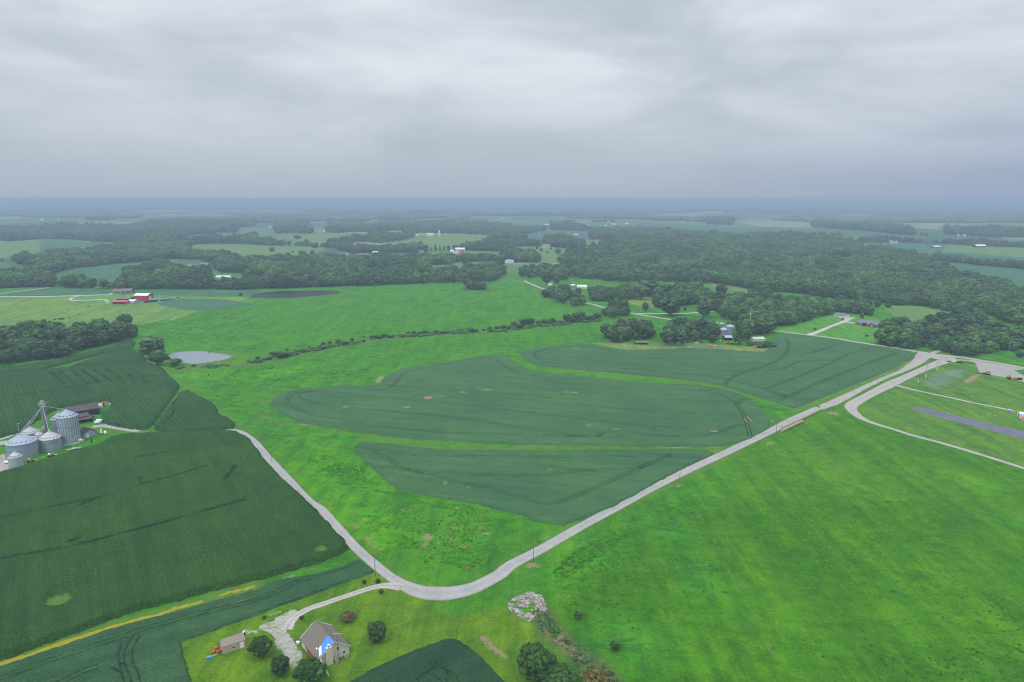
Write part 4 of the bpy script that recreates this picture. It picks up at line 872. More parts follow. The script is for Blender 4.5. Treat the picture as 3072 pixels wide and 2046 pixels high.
# ------------------------------------------------------------------ woods, outlined by their feet (bottom) and tops
def wood_poly(tile, top, bottom, h=14.):
    a = [q for q in px(tile, *top)]; b = [q for q in px(tile, *bottom)]
    A = at(a, h); B = at(b, 0.)
    return np.vstack([A[:, :2], B[::-1, :2]])
WOODS = [  # name for labels, tile, top edge, bottom edge, canopy height, density, kinds
 ('the dark wood left of the two pond trees', 'A0', [(-120, 1420), (60, 1400), (200, 1330), (330, 1345), (420, 1400), (520, 1360), (700, 1390), (740, 1340), (900, 1320), (1000, 1325), (1080, 1360), (1160, 1330), (1270, 1370)],
  [(-120, 1712), (100, 1692), (300, 1672), (550, 1650), (700, 1600), (790, 1560), (1000, 1512), (1150, 1465), (1240, 1430)], 13, 1., 'd'),
 ('the tree belt at the left edge', 'A0', [(-160, 850), (120, 835), (260, 790), (320, 700), (480, 650), (650, 635), (850, 640)], [(-160, 1008), (150, 992), (505, 985), (470, 870), (640, 818), (850, 800)], 13, 1., 'm'),
 ('the tree belt above the curved bean field', 'A0', [(850, 640), (870, 610), (1050, 600), (1100, 540), (1300, 500), (1480, 480), (1700, 525), (1850, 545), (1800, 585), (1650, 640)], [(850, 800), (1050, 775), (1300, 755), (1470, 732), (1620, 725), (1700, 722), (1850, 700), (1650, 650)], 13, 1., 'm'),
 ('the tree row below the left-centre pasture', 'A0', [(1650, 650), (1900, 650), (2060, 645), (2110, 685)], [(1650, 728), (1850, 738), (2110, 705)], 12, 1., 'm'),
 ('the copse by the left-edge pasture', 'A0', [(145, 690), (220, 680), (300, 700)], [(150, 790), (240, 797), (310, 782)], 11, 1., 'd'),
 ('the hedgerow under the left-edge pasture', 'A0', [(-100, 722), (130, 722)], [(-100, 752), (130, 752)], 7, 1., 'm'),
 ('the belt behind the brown-roofed farmhouse', 'A0', [(535, 900), (620, 915), (740, 895), (830, 950), (900, 925), (1030, 930), (1100, 895), (1150, 830), (1250, 780), (1450, 740), (1600, 760), (1750, 800), (1900, 810), (1950, 890)],
  [(530, 987), (700, 996), (1000, 1003), (1200, 1006), (1500, 1006), (1800, 1006), (1950, 1006)], 13, .95, 'm'),
 ('the belt before the small white buildings', 'A0', [(1950, 912), (2100, 905), (2200, 895), (2352, 810)], [(1950, 1006), (2100, 1010), (2352, 1006)], 12, 1., 'm'),
 ('the wood behind the small white buildings', 'A0', [(1840, 700), (1950, 690), (2100, 700), (2352, 700)], [(1850, 745), (1950, 770), (1990, 850), (2352, 860)], 12, .9, 'm'),
 ('the big wood beyond the dark pond', 'A1', [(0, 710), (200, 690), (400, 700), (620, 675), (900, 700), (1060, 710), (1200, 690), (1500, 700), (1580, 770)], [(0, 1002), (200, 1000), (400, 988), (960, 978), (1300, 962), (1640, 948)], 13, 1., 'm'),
 ('the wood right of the big wood', 'A1', [(1640, 840), (1750, 780), (1870, 810), (2050, 765), (2150, 775), (2290, 810)], [(1640, 948), (1930, 947), (2200, 932), (2280, 872)], 12, 1., 'm'),
 ('the belt behind the small bright field', 'A1', [(1530, 700), (1750, 690), (1880, 695), (2000, 675), (2180, 690), (2352, 660)], [(1570, 780), (1800, 782), (1830, 752), (2000, 755), (2260, 745), (2352, 720)], 12, 1., 'm'),
 ('the round clump alone on the meadow', 'A1', [(1940, 935), (1985, 910), (2050, 940), (2170, 960)], [(1938, 1008), (2050, 1014), (2182, 1010)], 11, 1., 'd'),
 ('the tree row before the left pasture hill', 'A1', [(0, 545), (60, 535), (140, 535), (200, 545), (310, 570)], [(0, 603), (310, 607)], 11, .8, 'm'),
 ('the copse on the pasture hill edge', 'A1', [(330, 585), (460, 555), (510, 585)], [(330, 610), (510, 613)], 10, 1., 'm'),
 ('the belt climbing towards the white silo', 'A1', [(520, 600), (700, 565), (820, 520), (900, 515), (980, 520), (1080, 480), (1300, 500), (1450, 480), (1465, 535)], [(520, 617), (740, 626), (800, 600), (960, 570), (1130, 582), (1300, 577), (1465, 552)], 12, 1., 'm'),
 ('the scattered trees by the brown house', 'A1', [(740, 590), (900, 600), (1130, 600), (1300, 610), (1380, 600), (1530, 590), (1570, 645)], [(740, 645), (900, 682), (1100, 668), (1400, 668), (1570, 662)], 12, .8, 'm'),
 ('the wood behind the pasture hill', 'A1', [(170, 395), (480, 390)], [(180, 490), (520, 496)], 12, .9, 'm'),
 ('the wood behind the white silo', 'A1', [(660, 395), (880, 390), (1060, 405), (1200, 390), (1480, 390), (1800, 395), (2352, 405)], [(640, 482), (730, 495), (870, 480), (1050, 482), (1150, 470), (1330, 470), (1360, 495), (1560, 488), (1900, 500), (2160, 515), (2352, 522)], 12, 1., 'm'),
 ('the long dark wood on the far left', 'A0', [(-160, 455), (300, 430), (550, 410), (850, 410), (1170, 425), (1500, 375), (1700, 375), (2352, 355)], [(-160, 556), (100, 570), (380, 542), (600, 547), (780, 562), (860, 585), (1050, 577), (1500, 555), (1800, 505), (2000, 483), (2170, 492), (2190, 442), (2352, 422)], 13, 1., 'm'),
 ('the wood behind the left-centre pasture', 'A0', [(1820, 530), (1950, 510), (2100, 530), (2352, 490)], [(1830, 592), (2150, 587), (2352, 597)], 12, 1., 'm'),
 ('the wood right of the silo pasture', 'A1', [(1820, 610), (1950, 570), (2080, 570), (2200, 505), (2352, 505)], [(1830, 627), (1950, 652), (2180, 657), (2352, 682)], 12, 1., 'm'),
 ('the great wood filling the right', 'A2', [(440, 700), (600, 650), (860, 600), (720, 545), (715, 470), (880, 450), (1100, 450), (1400, 460), (1640, 480), (1900, 490), (2080, 510), (2352, 500), (2602, 495), (2782, 500), (2912, 515), (2992, 510), (3192, 570), (3222, 630), (3302, 615), (3552, 635),
   (3692, 665), (3852, 720), (4072, 820), (4252, 880), (4502, 930), (4704, 990), (4900, 1020)],
  [(430, 770), (600, 900), (850, 926), (1090, 945), (1300, 932), (1600, 942), (1840, 952), (1980, 967), (2230, 1012), (2352, 1032), (2672, 1042), (2852, 1102), (3252, 1102), (3292, 1092), (3312, 1122), (3452, 1152), (3752, 1162), (3852, 1187), (4032, 1217), (4252, 1202), (4704, 1382), (4900, 1400)], 13, 1., 'm'),
 ('the trees left of the long grey garage', 'A2', [(2190, 1010), (2352, 1010), (2382, 1050), (2682, 1070), (3252, 1090), (3300, 1130), (3312, 1200)], [(2200, 1215), (2352, 1385), (2432, 1342), (2652, 1328), (2852, 1252), (2952, 1222), (3102, 1222), (3202, 1242), (3312, 1262)], 12, 1., 'm'),
 ('the thicket right of the dark ranch house', 'A3', [(955, 1190), (1090, 1230), (1250, 1265), (1340, 1330), (1440, 1285), (1600, 1245), (1690, 1235), (1900, 1215), (2352, 1395), (2560, 1415)],
  [(960, 1262), (1110, 1312), (1180, 1340), (1060, 1430), (1010, 1520), (1180, 1548), (1400, 1562), (1560, 1575), (1650, 1600), (1900, 1632), (2060, 1600), (2200, 1580), (2352, 1560), (2560, 1560)], 11, .95, 'm'),
 ('the trees behind the road clump', 'A2', [(725, 1000), (830, 965), (850, 1010), (1060, 965), (1150, 1010)], [(740, 1112), (860, 1122), (1100, 1102)], 11, 1., 'd'),
 ('the trees behind the oval tree', 'A2', [(1320, 990), (1450, 945), (1800, 965), (1850, 1020)], [(1310, 1182), (1400, 1182), (1700, 1142), (1850, 1092)], 12, .9, 'm'),
 ('the trees above the farmyard bins', 'A2', [(1780, 1075), (1950, 1045), (2100, 1055), (2200, 1100), (2352, 1105)], [(1720, 1200), (1900, 1225), (1950, 1290), (2060, 1300), (2110, 1375), (2352, 1395)], 12, .85, 'm'),
 ('the island of trees between the lanes', 'A2', [(845, 1165), (960, 1090), (1020, 1130), (1100, 1200)], [(830, 1242), (900, 1272), (1100, 1262)], 10, 1., 'b'),
 ('the small group right of the lane island', 'A2', [(1110, 1150), (1235, 1140)], [(1110, 1212), (1240, 1215)], 8, 1., 'm'),
 ('the clump beside the lane end', 'A2', [(275, 1030), (350, 985), (480, 985), (620, 1005), (640, 1070), (720, 1100)], [(260, 1072), (400, 1112), (520, 1162), (730, 1160)], 9, 1., 'm'),
 ('the big dark trees left of the farmyard', 'A2', [(860, 1330), (950, 1280), (1150, 1290), (1240, 1310), (1340, 1330)], [(830, 1412), (900, 1492), (1000, 1512), (1100, 1470), (1160, 1482), (1300, 1440)], 12, 1., 'd'),
 ('the farmyard trees left of the bins', 'A2', [(1420, 1330), (1460, 1275), (1650, 1275), (1720, 1290), (1800, 1310), (1890, 1350)], [(1370, 1500), (1480, 1522), (1600, 1500), (1800, 1480), (1890, 1440)], 12, .85, 'b'),
 ('the farmyard trees right of the bins', 'A2', [(2080, 1310), (2150, 1270), (2352, 1275), (2400, 1270)], [(2050, 1480), (2150, 1480), (2200, 1420), (2352, 1400), (2430, 1390)], 12, .9, 'd'),
 ('the central tree block above the pale lane', 'A2', [(0, 620), (200, 650), (270, 700)], [(0, 757), (250, 757)], 12, 1., 'm'),
 ('the trees round the pinkish house', 'A2', [(85, 795), (190, 795), (360, 765), (470, 785), (560, 830)], [(20, 882), (150, 912), (270, 892), (300, 930), (470, 930), (590, 900)], 11, .6, 'b'),
 ('the block of trees behind the lawn', 'A2', [(300, 530), (460, 510), (660, 560), (680, 610)], [(300, 602), (400, 622), (670, 642)], 12, 1., 'm'),
 ('the trees at the distant farm lane', 'A2', [(0, 435), (200, 430), (310, 445)], [(0, 490), (130, 500), (300, 487)], 12, 1., 'm'),
 ('the block left of the distant lawn house', 'A2', [(0, 500), (130, 540), (285, 580)], [(0, 612), (285, 607)], 12, 1., 'm'),
 ('the row behind the bean field lane', 'A2', [(350, 370), (560, 400), (720, 435)], [(360, 462), (550, 467), (720, 472)], 12, 1., 'm'),
 ('the copse on the long bean field', 'A2', [(1790, 340), (2030, 350)], [(1790, 412), (2040, 416)], 12, 1., 'm'), ('the little copse in the long bean field', 'A2', [(1565, 395), (1650, 400)], [(1565, 428), (1655, 432)], 10, 1., 'm'),
 ('the wood behind the right-hand bean fields', 'A3', [(400, 390), (900, 400), (1320, 440), (1380, 490)], [(395, 435), (700, 462), (1100, 500), (1380, 515)], 12, 1., 'm'),
 ('the wood at the far right', 'A3', [(1620, 430), (1900, 440), (2560, 430)], [(1625, 500), (1900, 520), (2250, 532), (2560, 528)], 12, 1., 'm'),
 ('the tree row above the red shed field', 'A3', [(840, 530), (1040, 512), (1400, 548), (1970, 552), (2352, 572), (2600, 572)], [(850, 582), (1200, 582), (1700, 590), (2000, 610), (2352, 622), (2600, 626)], 9, .9, 'm'),
 ('the tree row across the right edge', 'A3', [(1510, 700), (1560, 665), (1800, 715), (2200, 740), (2352, 760), (2600, 768)], [(1720, 762), (1850, 775), (2000, 792), (2352, 822), (2600, 834)], 11, 1., 'm'),
]
CLEAR = [g('A2', (1840, 805), (2000, 795), (2280, 785), (2180, 830), (1900, 832)), g('A2', (1840, 950), (1960, 965), (2220, 1015), (2190, 1042), (1980, 1012), (1850, 975)),
         g('A3', (490, 730), (600, 712), (880, 738), (860, 770), (600, 760)), g('A3', (1090, 1175), (1160, 1150), (1400, 1155), (1690, 1225), (1440, 1280), (1380, 1325), (1200, 1260)),
         g('A3', (70, 1385), (300, 1318), (520, 1245), (600, 1225), (900, 1240), (1130, 1320), (1000, 1530), (600, 1450)), g('A3', (230, 575), (370, 572), (360, 605), (300, 610)),
         g('A3', (860, 580), (950, 580), (960, 620), (870, 640)), g('A2', (1330, 545), (1390, 550), (1370, 562)), g('A2', (1850, 1010), (1930, 1000), (1950, 1040), (1860, 1060)), g('A3', (760, 555), (800, 555), (800, 575), (760, 575)),
         g('A2', (0, 760), (260, 765), (440, 750), (440, 775), (200, 790), (0, 780)), g('A0', (1680, 770), (1910, 750), (1910, 800), (1700, 810)), g('A0', (1820, 893), (1890, 893), (1890, 915), (1820, 915)),
         g('A2', (820, 330), (980, 330), (980, 420), (820, 420)), g('B3', (1745, 130), (1820, 130), (1820, 180), (1745, 180)), g('A2', (540, 780), (600, 780), (600, 810), (540, 810)), g('A0', (1920, 780), (1980, 780), (1980, 835), (1920, 840)),
         g('B3', (1900, 235), (2352, 190), (2500, 190), (2500, 400), (1900, 300))] + [f[3] for f in FARF] + [soy2[:, :2], g('A3', (0, 1360), (2352, 1720), (2352, 1760), (0, 1410))]
TP = []   # x, y, kind, scale, wood index
KM = {'m': [0, 1, 2, 3, 4, 5, 6, 0, 1, 2], 'd': [6, 6, 0, 1, 2, 6], 'b': [5, 0, 1, 4, 3, 5]}
for wi, (nm, tile, top, bot, hh, dens, km) in enumerate(WOODS):
    P = wood_poly(tile, top, bot, hh*.9)
    x0, y0 = P.min(0); x1, y1 = P.max(0); y1 = min(y1, 9000)
    rng = np.random.default_rng(1000+wi); yy = y0; pts = []
    while yy < y1:
        sp = (7.6 if yy < 1100 else 9.0 if yy < 2200 else 11+.0015*yy)/math.sqrt(dens)
        xs = np.arange(max(x0, -.9*yy-60), min(x1, .9*yy+60), sp)
        if len(xs): pts.append(np.stack([xs+(rng.random(len(xs))-.5)*sp*.9, yy+(rng.random(len(xs))-.5)*sp*.9, np.full(len(xs), sp)], 1))
        yy += sp
    if not pts: print('EMPTY', nm); continue
    p = np.concatenate(pts); k = inpoly(p[:, 0], p[:, 1], P)
    for c in CLEAR: k &= ~inpoly(p[:, 0], p[:, 1], c[:, :2])
    p = p[k]
    if not len(p): print('EMPTY', nm); continue
    p = p[(vnoise(p[:, 0], p[:, 1], 19, 91) > .12) & (vnoise(p[:, 0], p[:, 1], 70, 93) > .06)]
    kd = np.array(KM[km])[rng.integers(0, len(KM[km]), len(p))]
    cellk = (vnoise(p[:, 0], p[:, 1], 90, 77) > .78) & (km == 'm'); kd = np.where(cellk, 5, kd)
    base = np.array([t[2] for t in TREES])[kd]
    sc = hh/base*(.62+.85*rng.random(len(p))**1.5)*np.clip(p[:, 2]/8., 1., 1.9)**.55*(.76+.46*vnoise(p[:, 0], p[:, 1], 55, 5))
    TP.append(np.column_stack([p[:, 0], p[:, 1], kd, sc, np.full(len(p), wi)]))
TP = np.concatenate(TP)
u_ = TP[:, 0]/TP[:, 1]; TP = TP[np.abs(u_) < .92]
dist = np.hypot(TP[:, 0], TP[:, 1]); TP = TP[np.argsort(dist)]; dist = np.sort(dist)
tz = H(TP[:, 0], TP[:, 1])
print('trees', len(TP), 'nearest', dist[:1], 'dist of 240th', dist[240])
# the nearest trees in view stand one by one
zz_ = TP[:, 1]*cp_+(CAMZ-tz)*sp_; inview = np.abs(TP[:, 0]/zz_*FPX) < 1536+30
idx = np.nonzero(inview)[0][:232]
sel = np.zeros(len(TP), bool); sel[idx] = True
for i in idx:
    w = WOODS[int(TP[i, 4])][0]; wk = int(TP[i, 4])
    grp_ = idx[TP[idx, 4] == wk]; ux = TP[grp_, 0]/TP[grp_, 1]; ru = (ux < TP[i, 0]/TP[i, 1]).mean(); rd = (TP[grp_, 1] < TP[i, 1]).mean()
    look = ('rounded', 'full', 'broad', 'rounded', 'slim', 'bright green', 'dark', 'pointed')[int(TP[i, 2])]
    size_ = 'tall ' if TP[i, 3] > np.quantile(TP[grp_, 3], .66) else 'low ' if TP[i, 3] < np.quantile(TP[grp_, 3], .33) else ''
    where = ('left end', 'left half', 'middle', 'right half', 'right end')[min(4, int(ru*5))]; row = 'front ' if rd < .5 else 'back '
    add_tree((TP[i, 0], TP[i, 1], tz[i]), int(TP[i, 2]), float(TP[i, 3]), rs()*6.28, (size_+look+' tree, '+row+where+' of '+w).replace('the farmyard trees left of the bins', 'the farmyard trees by the bins').replace('the big dark trees left of the farmyard', 'the big dark farmyard trees').replace('the dark wood left of the two pond trees', 'the dark left-hand wood'), 'trees of '+w)
for wi, w in enumerate(WOODS):
    k = (TP[:, 4] == wi) & ~sel
    if not k.any(): continue
    q = TP[k]; n = len(q); s3 = np.repeat(q[:, 3:4], 3, 1); s3[:, :2] *= (.92+.3*RNG.random((n, 1)))
    scatter('wood', np.column_stack([q[:, 0], q[:, 1], tz[k]-.2]), q[:, 2], RNG.random(n)*6.28, s3, NG_TREE, 'mass of leafy trees making '+w[0])

# far country: woods as clumps where noise leaves them
fy_ = []; yy = 4300.
while yy < 21000:
    stp = 105+yy*.0035; xs = np.arange(-.86*yy-100, .86*yy+100, stp); fy_.append(np.stack([xs+(RNG.random(len(xs))-.5)*stp*.6, np.full(len(xs), yy)+(RNG.random(len(xs))-.5)*stp*.7, np.full(len(xs), stp)], 1)); yy += stp
p = np.concatenate(fy_)
nn_ = fbm(p[:, 0]*.55, p[:, 1]*1.0, 900, 41, 4)
k = nn_ > .44-.06*sstep(6000, 14000, p[:, 1])
for tile, pl in (('A0', [(-200, 312), (280, 340), (700, 350), (900, 375), (1220, 362), (1230, 285), (2000, 285), (2352, 340), (1500, 358), (1240, 400), (1160, 415), (800, 402), (300, 420), (-200, 445)]),
                 ('A1', [(0, 347), (130, 350), (400, 375), (900, 385), (1080, 362), (1300, 375), (1700, 347), (1900, 375), (1820, 398), (1500, 385), (1050, 405), (900, 382), (600, 420), (480, 398), (0, 370)]),
                 ('A1', [(780, 240), (1300, 225), (1250, 265), (900, 275)]), ('A2', [(880, 375), (1200, 370), (1600, 385), (1800, 395), (2080, 342), (2352, 352), (2352, 440), (1900, 425), (1500, 420), (900, 420)]),
                 ('A3', [(0, 360), (400, 382), (400, 432), (700, 462), (1150, 508), (1380, 518), (1610, 512), (1620, 462), (1330, 456), (1380, 490), (2000, 530), (2600, 540), (2600, 570), (1970, 550), (1400, 550), (1000, 525), (0, 492)])):
    k &= ~inpoly(p[:, 0], p[:, 1], g(tile, *pl)[:, :2])
for wi, w in enumerate(WOODS):
    if w[1] in ('A0', 'A1', 'A2', 'A3'): pass
P_all = []
p = p[k]; s_ = p[:, 2:3]/112*np.array([[1, 1, 1.0]]); s_[:, 2] = .95+.35*RNG.random(len(p))
scatter('far_woods', np.column_stack([p[:, 0], p[:, 1], H(p[:, 0], p[:, 1])-2]), RNG.integers(0, 4, len(p)), RNG.integers(0, 4, len(p))*1.5708+.3*RNG.random(len(p)), s_, NG_CLUMP, 'hazy woods stretching to the horizon', 'woods')
print('far clumps', len(p))
# isolated hedgerow trees and single trees: (tile, foot u, foot v, crown width in tile units, kind, label, group, height/width)
def tree_at(tile, u, v, wu, kind, label, group=None, name='tree', cat='tree', hw=1.2):
    q = g1(tile, (u, v)); s = TILE[tile][2]*wu/scale_at(q)/wide(tile, u); c, t, hh, rr = TREES[kind]
    sx = s/(2*rr*1.02); sz = s*hw/hh
    return add_tree(q, kind, (sx, sx, sz), rs()*6.28, label, group, name, cat)
M['leaf_autumn'] = make_leaf_mat('rusty_foliage', (.09, .075, .03), (.19, .15, .06), (.16, .10, .05))
NEAR = [make_tree_kind(501, 3.6, 7.4, .5, 80, 1, 7000, .36, M['leaf_bright'], 'column', .16),
        make_tree_kind(502, 6.0, 11.5, 1.0, 110, 1, 11000, .48, M['leaf_dark'], 'round', .35),
        make_tree_kind(503, 5.0, 9., .7, 95, 1, 9000, .44, M['leaf_bright'], 'round', .2),
        make_tree_kind(504, 3.2, 5.6, .3, 50, 1, 4500, .36, M['leaf_autumn'], 'round', .12)]
b0 = len(TREES); TREES += NEAR
for a in (('C1', 1042, 1215, 150, b0, 'neat green oval tree standing alone on the lawn right of the house', None, 'oval_tree', 'tree', 1.18),
          ('Z8', 830, 1490, 560, b0+1, 'large dark round tree at the bottom edge beside the ditch', None, 'round_tree', 'tree', 1.0),
          ('Z8', 1190, 1640, 520, b0+1, 'lower grey-green tree between the dark round tree and the ditch', None, 'round_tree', 'tree', .66),
          ('Z8', 1760, 1660, 420, b0+3, 'brownish thin-leaved shrub at the lower end of the ditch', None, 'shrub', 'shrub', .75),
          ('Z2', 800, 720, 320, b0+2, 'round tree between the tan shed and the stone yard', None, 'yard_tree', 'tree', .95),
          ('Z2', 1090, 1010, 250, b0, 'yellow-green tree on the left edge of the stone yard', None, 'yard_tree', 'tree', 1.3),
          ('Z2', 1530, 1130, 430, b0+2, 'broad tree at the bottom edge in front of the house', None, 'yard_tree', 'tree', .86),
          ('Z2', 2080, 195, 215, b0+3, 'dry brown brush pile tree lying on the lawn above the house', None, 'brown_bush', 'bush', .55),
          ('Z2', 1400, 185, 70, b0+3, 'tiny reddish bush on the inner edge of the driveway', None, 'bush', 'bush', .8),
          ('Z2', 850, 170, 80, 7, 'small blue-green bush near the bean strip', None, 'bush', 'bush', .6),
          ('C1', 933, 722, 36, 6, 'left one of two small dark bushes above the driveway mouth', None, 'bush', 'bush', 1.), ('C1', 1051, 715, 38, 6, 'right one of two small dark bushes by the roadside pole', None, 'bush', 'bush', 1.),
          ('C1', 1080, 805, 42, 6, 'small dark bush beside the mailbox spot on the driveway', None, 'bush', 'bush', .9),
          ('Z8', 1485, 560, 135, 5, 'young tree in the meadow right of the rock pile', None, 'young_tree', 'tree', 1.15), ('Z8', 2060, 1040, 150, 6, 'faint low bush in the meadow right of the ditch', None, 'bush', 'bush', .9),
          ('B0', 1400, 235, 250, 0, 'taller tree of the pair beside the small pond', None, 'pond_tree', 'tree', .95), ('B0', 1460, 290, 150, 6, 'lower darker tree of the pair beside the small pond', None, 'pond_tree', 'tree', 1.1),
          ('B0', 1610, 300, 120, 5, 'bright green bush at the left end of the small pond', None, 'pond_bush', 'bush', .65), ('B0', 1540, 240, 50, 6, 'little dark bush left of the pond bush', None, 'bush', 'bush', .7),
          ('A0', 1155, 1345, 140, 6, 'round tree rising behind the right end of the left wood', None, 'round_tree', 'tree', .95), ('A0', 1215, 1445, 120, 6, 'tree at the tip of the left wood by the meadow', None, 'round_tree', 'tree', 1.15),
          ('A0', 35, 1385, 70, 6, 'tree at the left edge beside the grey roof', None, 'round_tree', 'tree', .95),
          ('A2', 1180, 1100, 128, 0, 'rounded conical tree on the mown slope in the right woods', None, 'lone_tree', 'tree', 1.1), ('A2', 1460, 1250, 190, 0, 'big oval tree standing by the thin white drive', None, 'oval_tree', 'tree', .9),
          ('A2', 1250, 1065, 190, 6, 'wide dark tree behind the conical tree', None, 'lone_tree', 'tree', .8), ('A2', 1040, 1135, 52, 6, 'small dark oval tree right of the lane island', None, 'lone_tree', 'tree', 1.2), ('A2', 1590, 1200, 30, 6, 'tiny dark tree right of the big oval tree', None, 'lone_tree', 'tree', 1.2),
          ('A2', 1920, 1072, 110, 0, 'dome-shaped tree at the edge of the narrow meadow', None, 'lone_tree', 'tree', 1.05), ('A2', 1760, 1260, 110, 4, 'tall tree by the dark spot on the thin drive', None, 'lone_tree', 'tree', 1.3),
          ('A2', 1420, 1518, 120, 5, 'bright narrow tree at the bean field edge left of the farmyard', None, 'lone_tree', 'tree', 1.25), ('A2', 1560, 1520, 90, 5, 'slim bright tree at the bean field edge nearer the parked car', None, 'lone_tree', 'tree', 1.6),
          ('A2', 1840, 1490, 80, 6, 'dark bush between the parked vehicles', None, 'bush', 'bush', .9), ('Z5', 640, 760, 260, 6, 'dark tree standing left of the farmyard bins', None, 'lone_tree', 'tree', 1.2), ('Z5', 520, 560, 200, 4, 'tall tree behind the parked cars of the farmyard', None, 'lone_tree', 'tree', 1.5), ('Z5', 1030, 460, 170, 5, 'bright bush-like tree behind the tall farmyard bin', None, 'lone_tree', 'tree', .8), ('Z5', 1560, 640, 330, 0, 'spreading tree behind the fallen tree', None, 'lone_tree', 'tree', 1.1), ('Z5', 1760, 660, 300, 1, 'leaning broad tree above the pale green shed', None, 'lone_tree', 'tree', 1.2), ('Z5', 1960, 620, 300, 2, 'rightmost broad tree of the farmyard, beside the lane', None, 'lone_tree', 'tree', 1.3),
          ('A2', 2080, 1510, 130, 7, 'dark evergreen right of the farmyard bins', None, 'evergreen_tree', 'tree', 1.3),
          ('A3', 0, 1400, 130, 6, 'round tree at the corner of the lawn and the county road', None, 'round_tree', 'tree', 1.25), ('A3', 905, 1438, 36, 6, 'small bush on the lawn before the ranch house', None, 'bush', 'bush', .6), ('A3', 430, 1380, 24, 6, 'sapling on the lawn below the long garage', None, 'sapling', 'tree', 1.1),
          ('A3', 685, 1290, 24, 6, 'sapling beside the concrete apron', None, 'sapling', 'tree', 1.1), ('A3', 862, 1275, 44, 5, 'yellow-green tree behind the ranch house', None, 'lone_tree', 'tree', 1.3), ('A3', 880, 1340, 44, 6, 'dark shrub at the corner of the ranch house porch', None, 'bush', 'bush', .8),
          ('A3', 1000, 1170, 70, 6, 'tree at the head of the rough clearing', None, 'lone_tree', 'tree', 1.), ('A3', 1100, 1175, 60, 6, 'bushy tree below the head of the rough clearing', None, 'lone_tree', 'tree', .8), ('B3', 2310, 220, 80, 6, 'dark bush at the right edge beyond the county road', None, 'bush', 'bush', .9),
          ('B3', 1840, 180, 80, 5, 'pale tree beside the white shed in the roadside trees', None, 'lone_tree', 'tree', 1.3),
          ('A1', 150, 665, 46, 6, 'solitary tree in the left-centre pasture', None, 'lone_tree', 'tree', 1.1), ('A1', 337, 668, 18, 6, 'tiny solitary tree right of the pasture tree', None, 'lone_tree', 'tree', 1.2), ('A1', 425, 692, 80, 0, 'broad tree at the lower edge of the left-centre pasture', None, 'lone_tree', 'tree', .6),
          ('A1', 518, 678, 36, 6, 'small round tree right of the broad pasture tree', None, 'lone_tree', 'tree', 1.), ('A1', 380, 545, 60, 6, 'round copse tree on the hillside pasture', None, 'lone_tree', 'tree', .7),
          ('A0', 2210, 1065, 36, 5, 'shrub on the shore left of the dark pond', None, 'bush', 'bush', .8), ('A1', 1957, 830, 90, 6, 'domed tree left of the blue-grey shed', None, 'lone_tree', 'tree', .8), ('A1', 1920, 795, 46, 5, 'slender tree in the small bright field', None, 'lone_tree', 'tree', 1.4),
          ('A2', 420, 685, 52, 6, 'round tree on the lawn with scattered trees', None, 'lone_tree', 'tree', 1.1), ('A2', 520, 680, 60, 6, 'wider round tree near the white cottage', None, 'lone_tree', 'tree', .9), ('A2', 325, 672, 26, 7, 'small pointed tree on the lawn', None, 'lone_tree', 'tree', 1.), ('A2', 268, 657, 28, 6, 'small tree left of the steep-roofed house', None, 'lone_tree', 'tree', 1.1),
          ('A2', 356, 642, 26, 7, 'pointed tree right of the steep-roofed house', None, 'lone_tree', 'tree', 1.1), ('A2', 230, 635, 26, 6, 'tree at the upper left of the distant lawn', None, 'lone_tree', 'tree', 1.), ('A2', 745, 600, 38, 6, 'round tree in the bright forked-lane field', None, 'lone_tree', 'tree', 1.), ('A3', 1410, 515, 30, 6, 'left one of two trees in the distant right field', None, 'lone_tree', 'tree', 1.2),
          ('A3', 1450, 515, 26, 6, 'right one of two trees in the distant right field', None, 'lone_tree', 'tree', 1.2), ('A2', 320, 960, 95, 5, 'bright rounded tree left of the white van shed', None, 'lone_tree', 'tree', 1.25), ('A2', 415, 960, 95, 5, 'bright rounded tree before the white-roofed barn', None, 'lone_tree', 'tree', 1.3), ('A2', 495, 925, 44, 0, 'oval tree behind the white-roofed barn', None, 'lone_tree', 'tree', 1.3),
          ('Z4', 1440, 300, 44, 7, 'pointed little tree behind the red barn', None, 'lone_tree', 'tree', 1.7), ('Z4', 650, 315, 40, 6, 'dark shrub before the brown-roofed farmhouse', None, 'bush', 'bush', .9), ('Z4', 1110, 300, 70, 6, 'low shrub behind the red barn', None, 'bush', 'bush', .8),
          ('Z4', 90, 245, 50, 6, 'bush left of the brown-roofed farmhouse', None, 'bush', 'bush', .9), ('A1', 2240, 800, 110, 0, 'tree left of the white-gabled house', None, 'lone_tree', 'tree', 1.)):
    tree_at(*a)
for k, u in enumerate((1610, 1650, 1690, 1728, 1768)): tree_at('A1', u, 655, (26, 40, 32, 34, 32)[k], 7 if k < 4 else 0, ('leftmost', 'second and tallest', 'middle', 'fourth', 'rightmost')[k]+' upright tree in the row of five by the small farm', 'row of five upright trees', 'upright_tree', 'tree', 1.75)
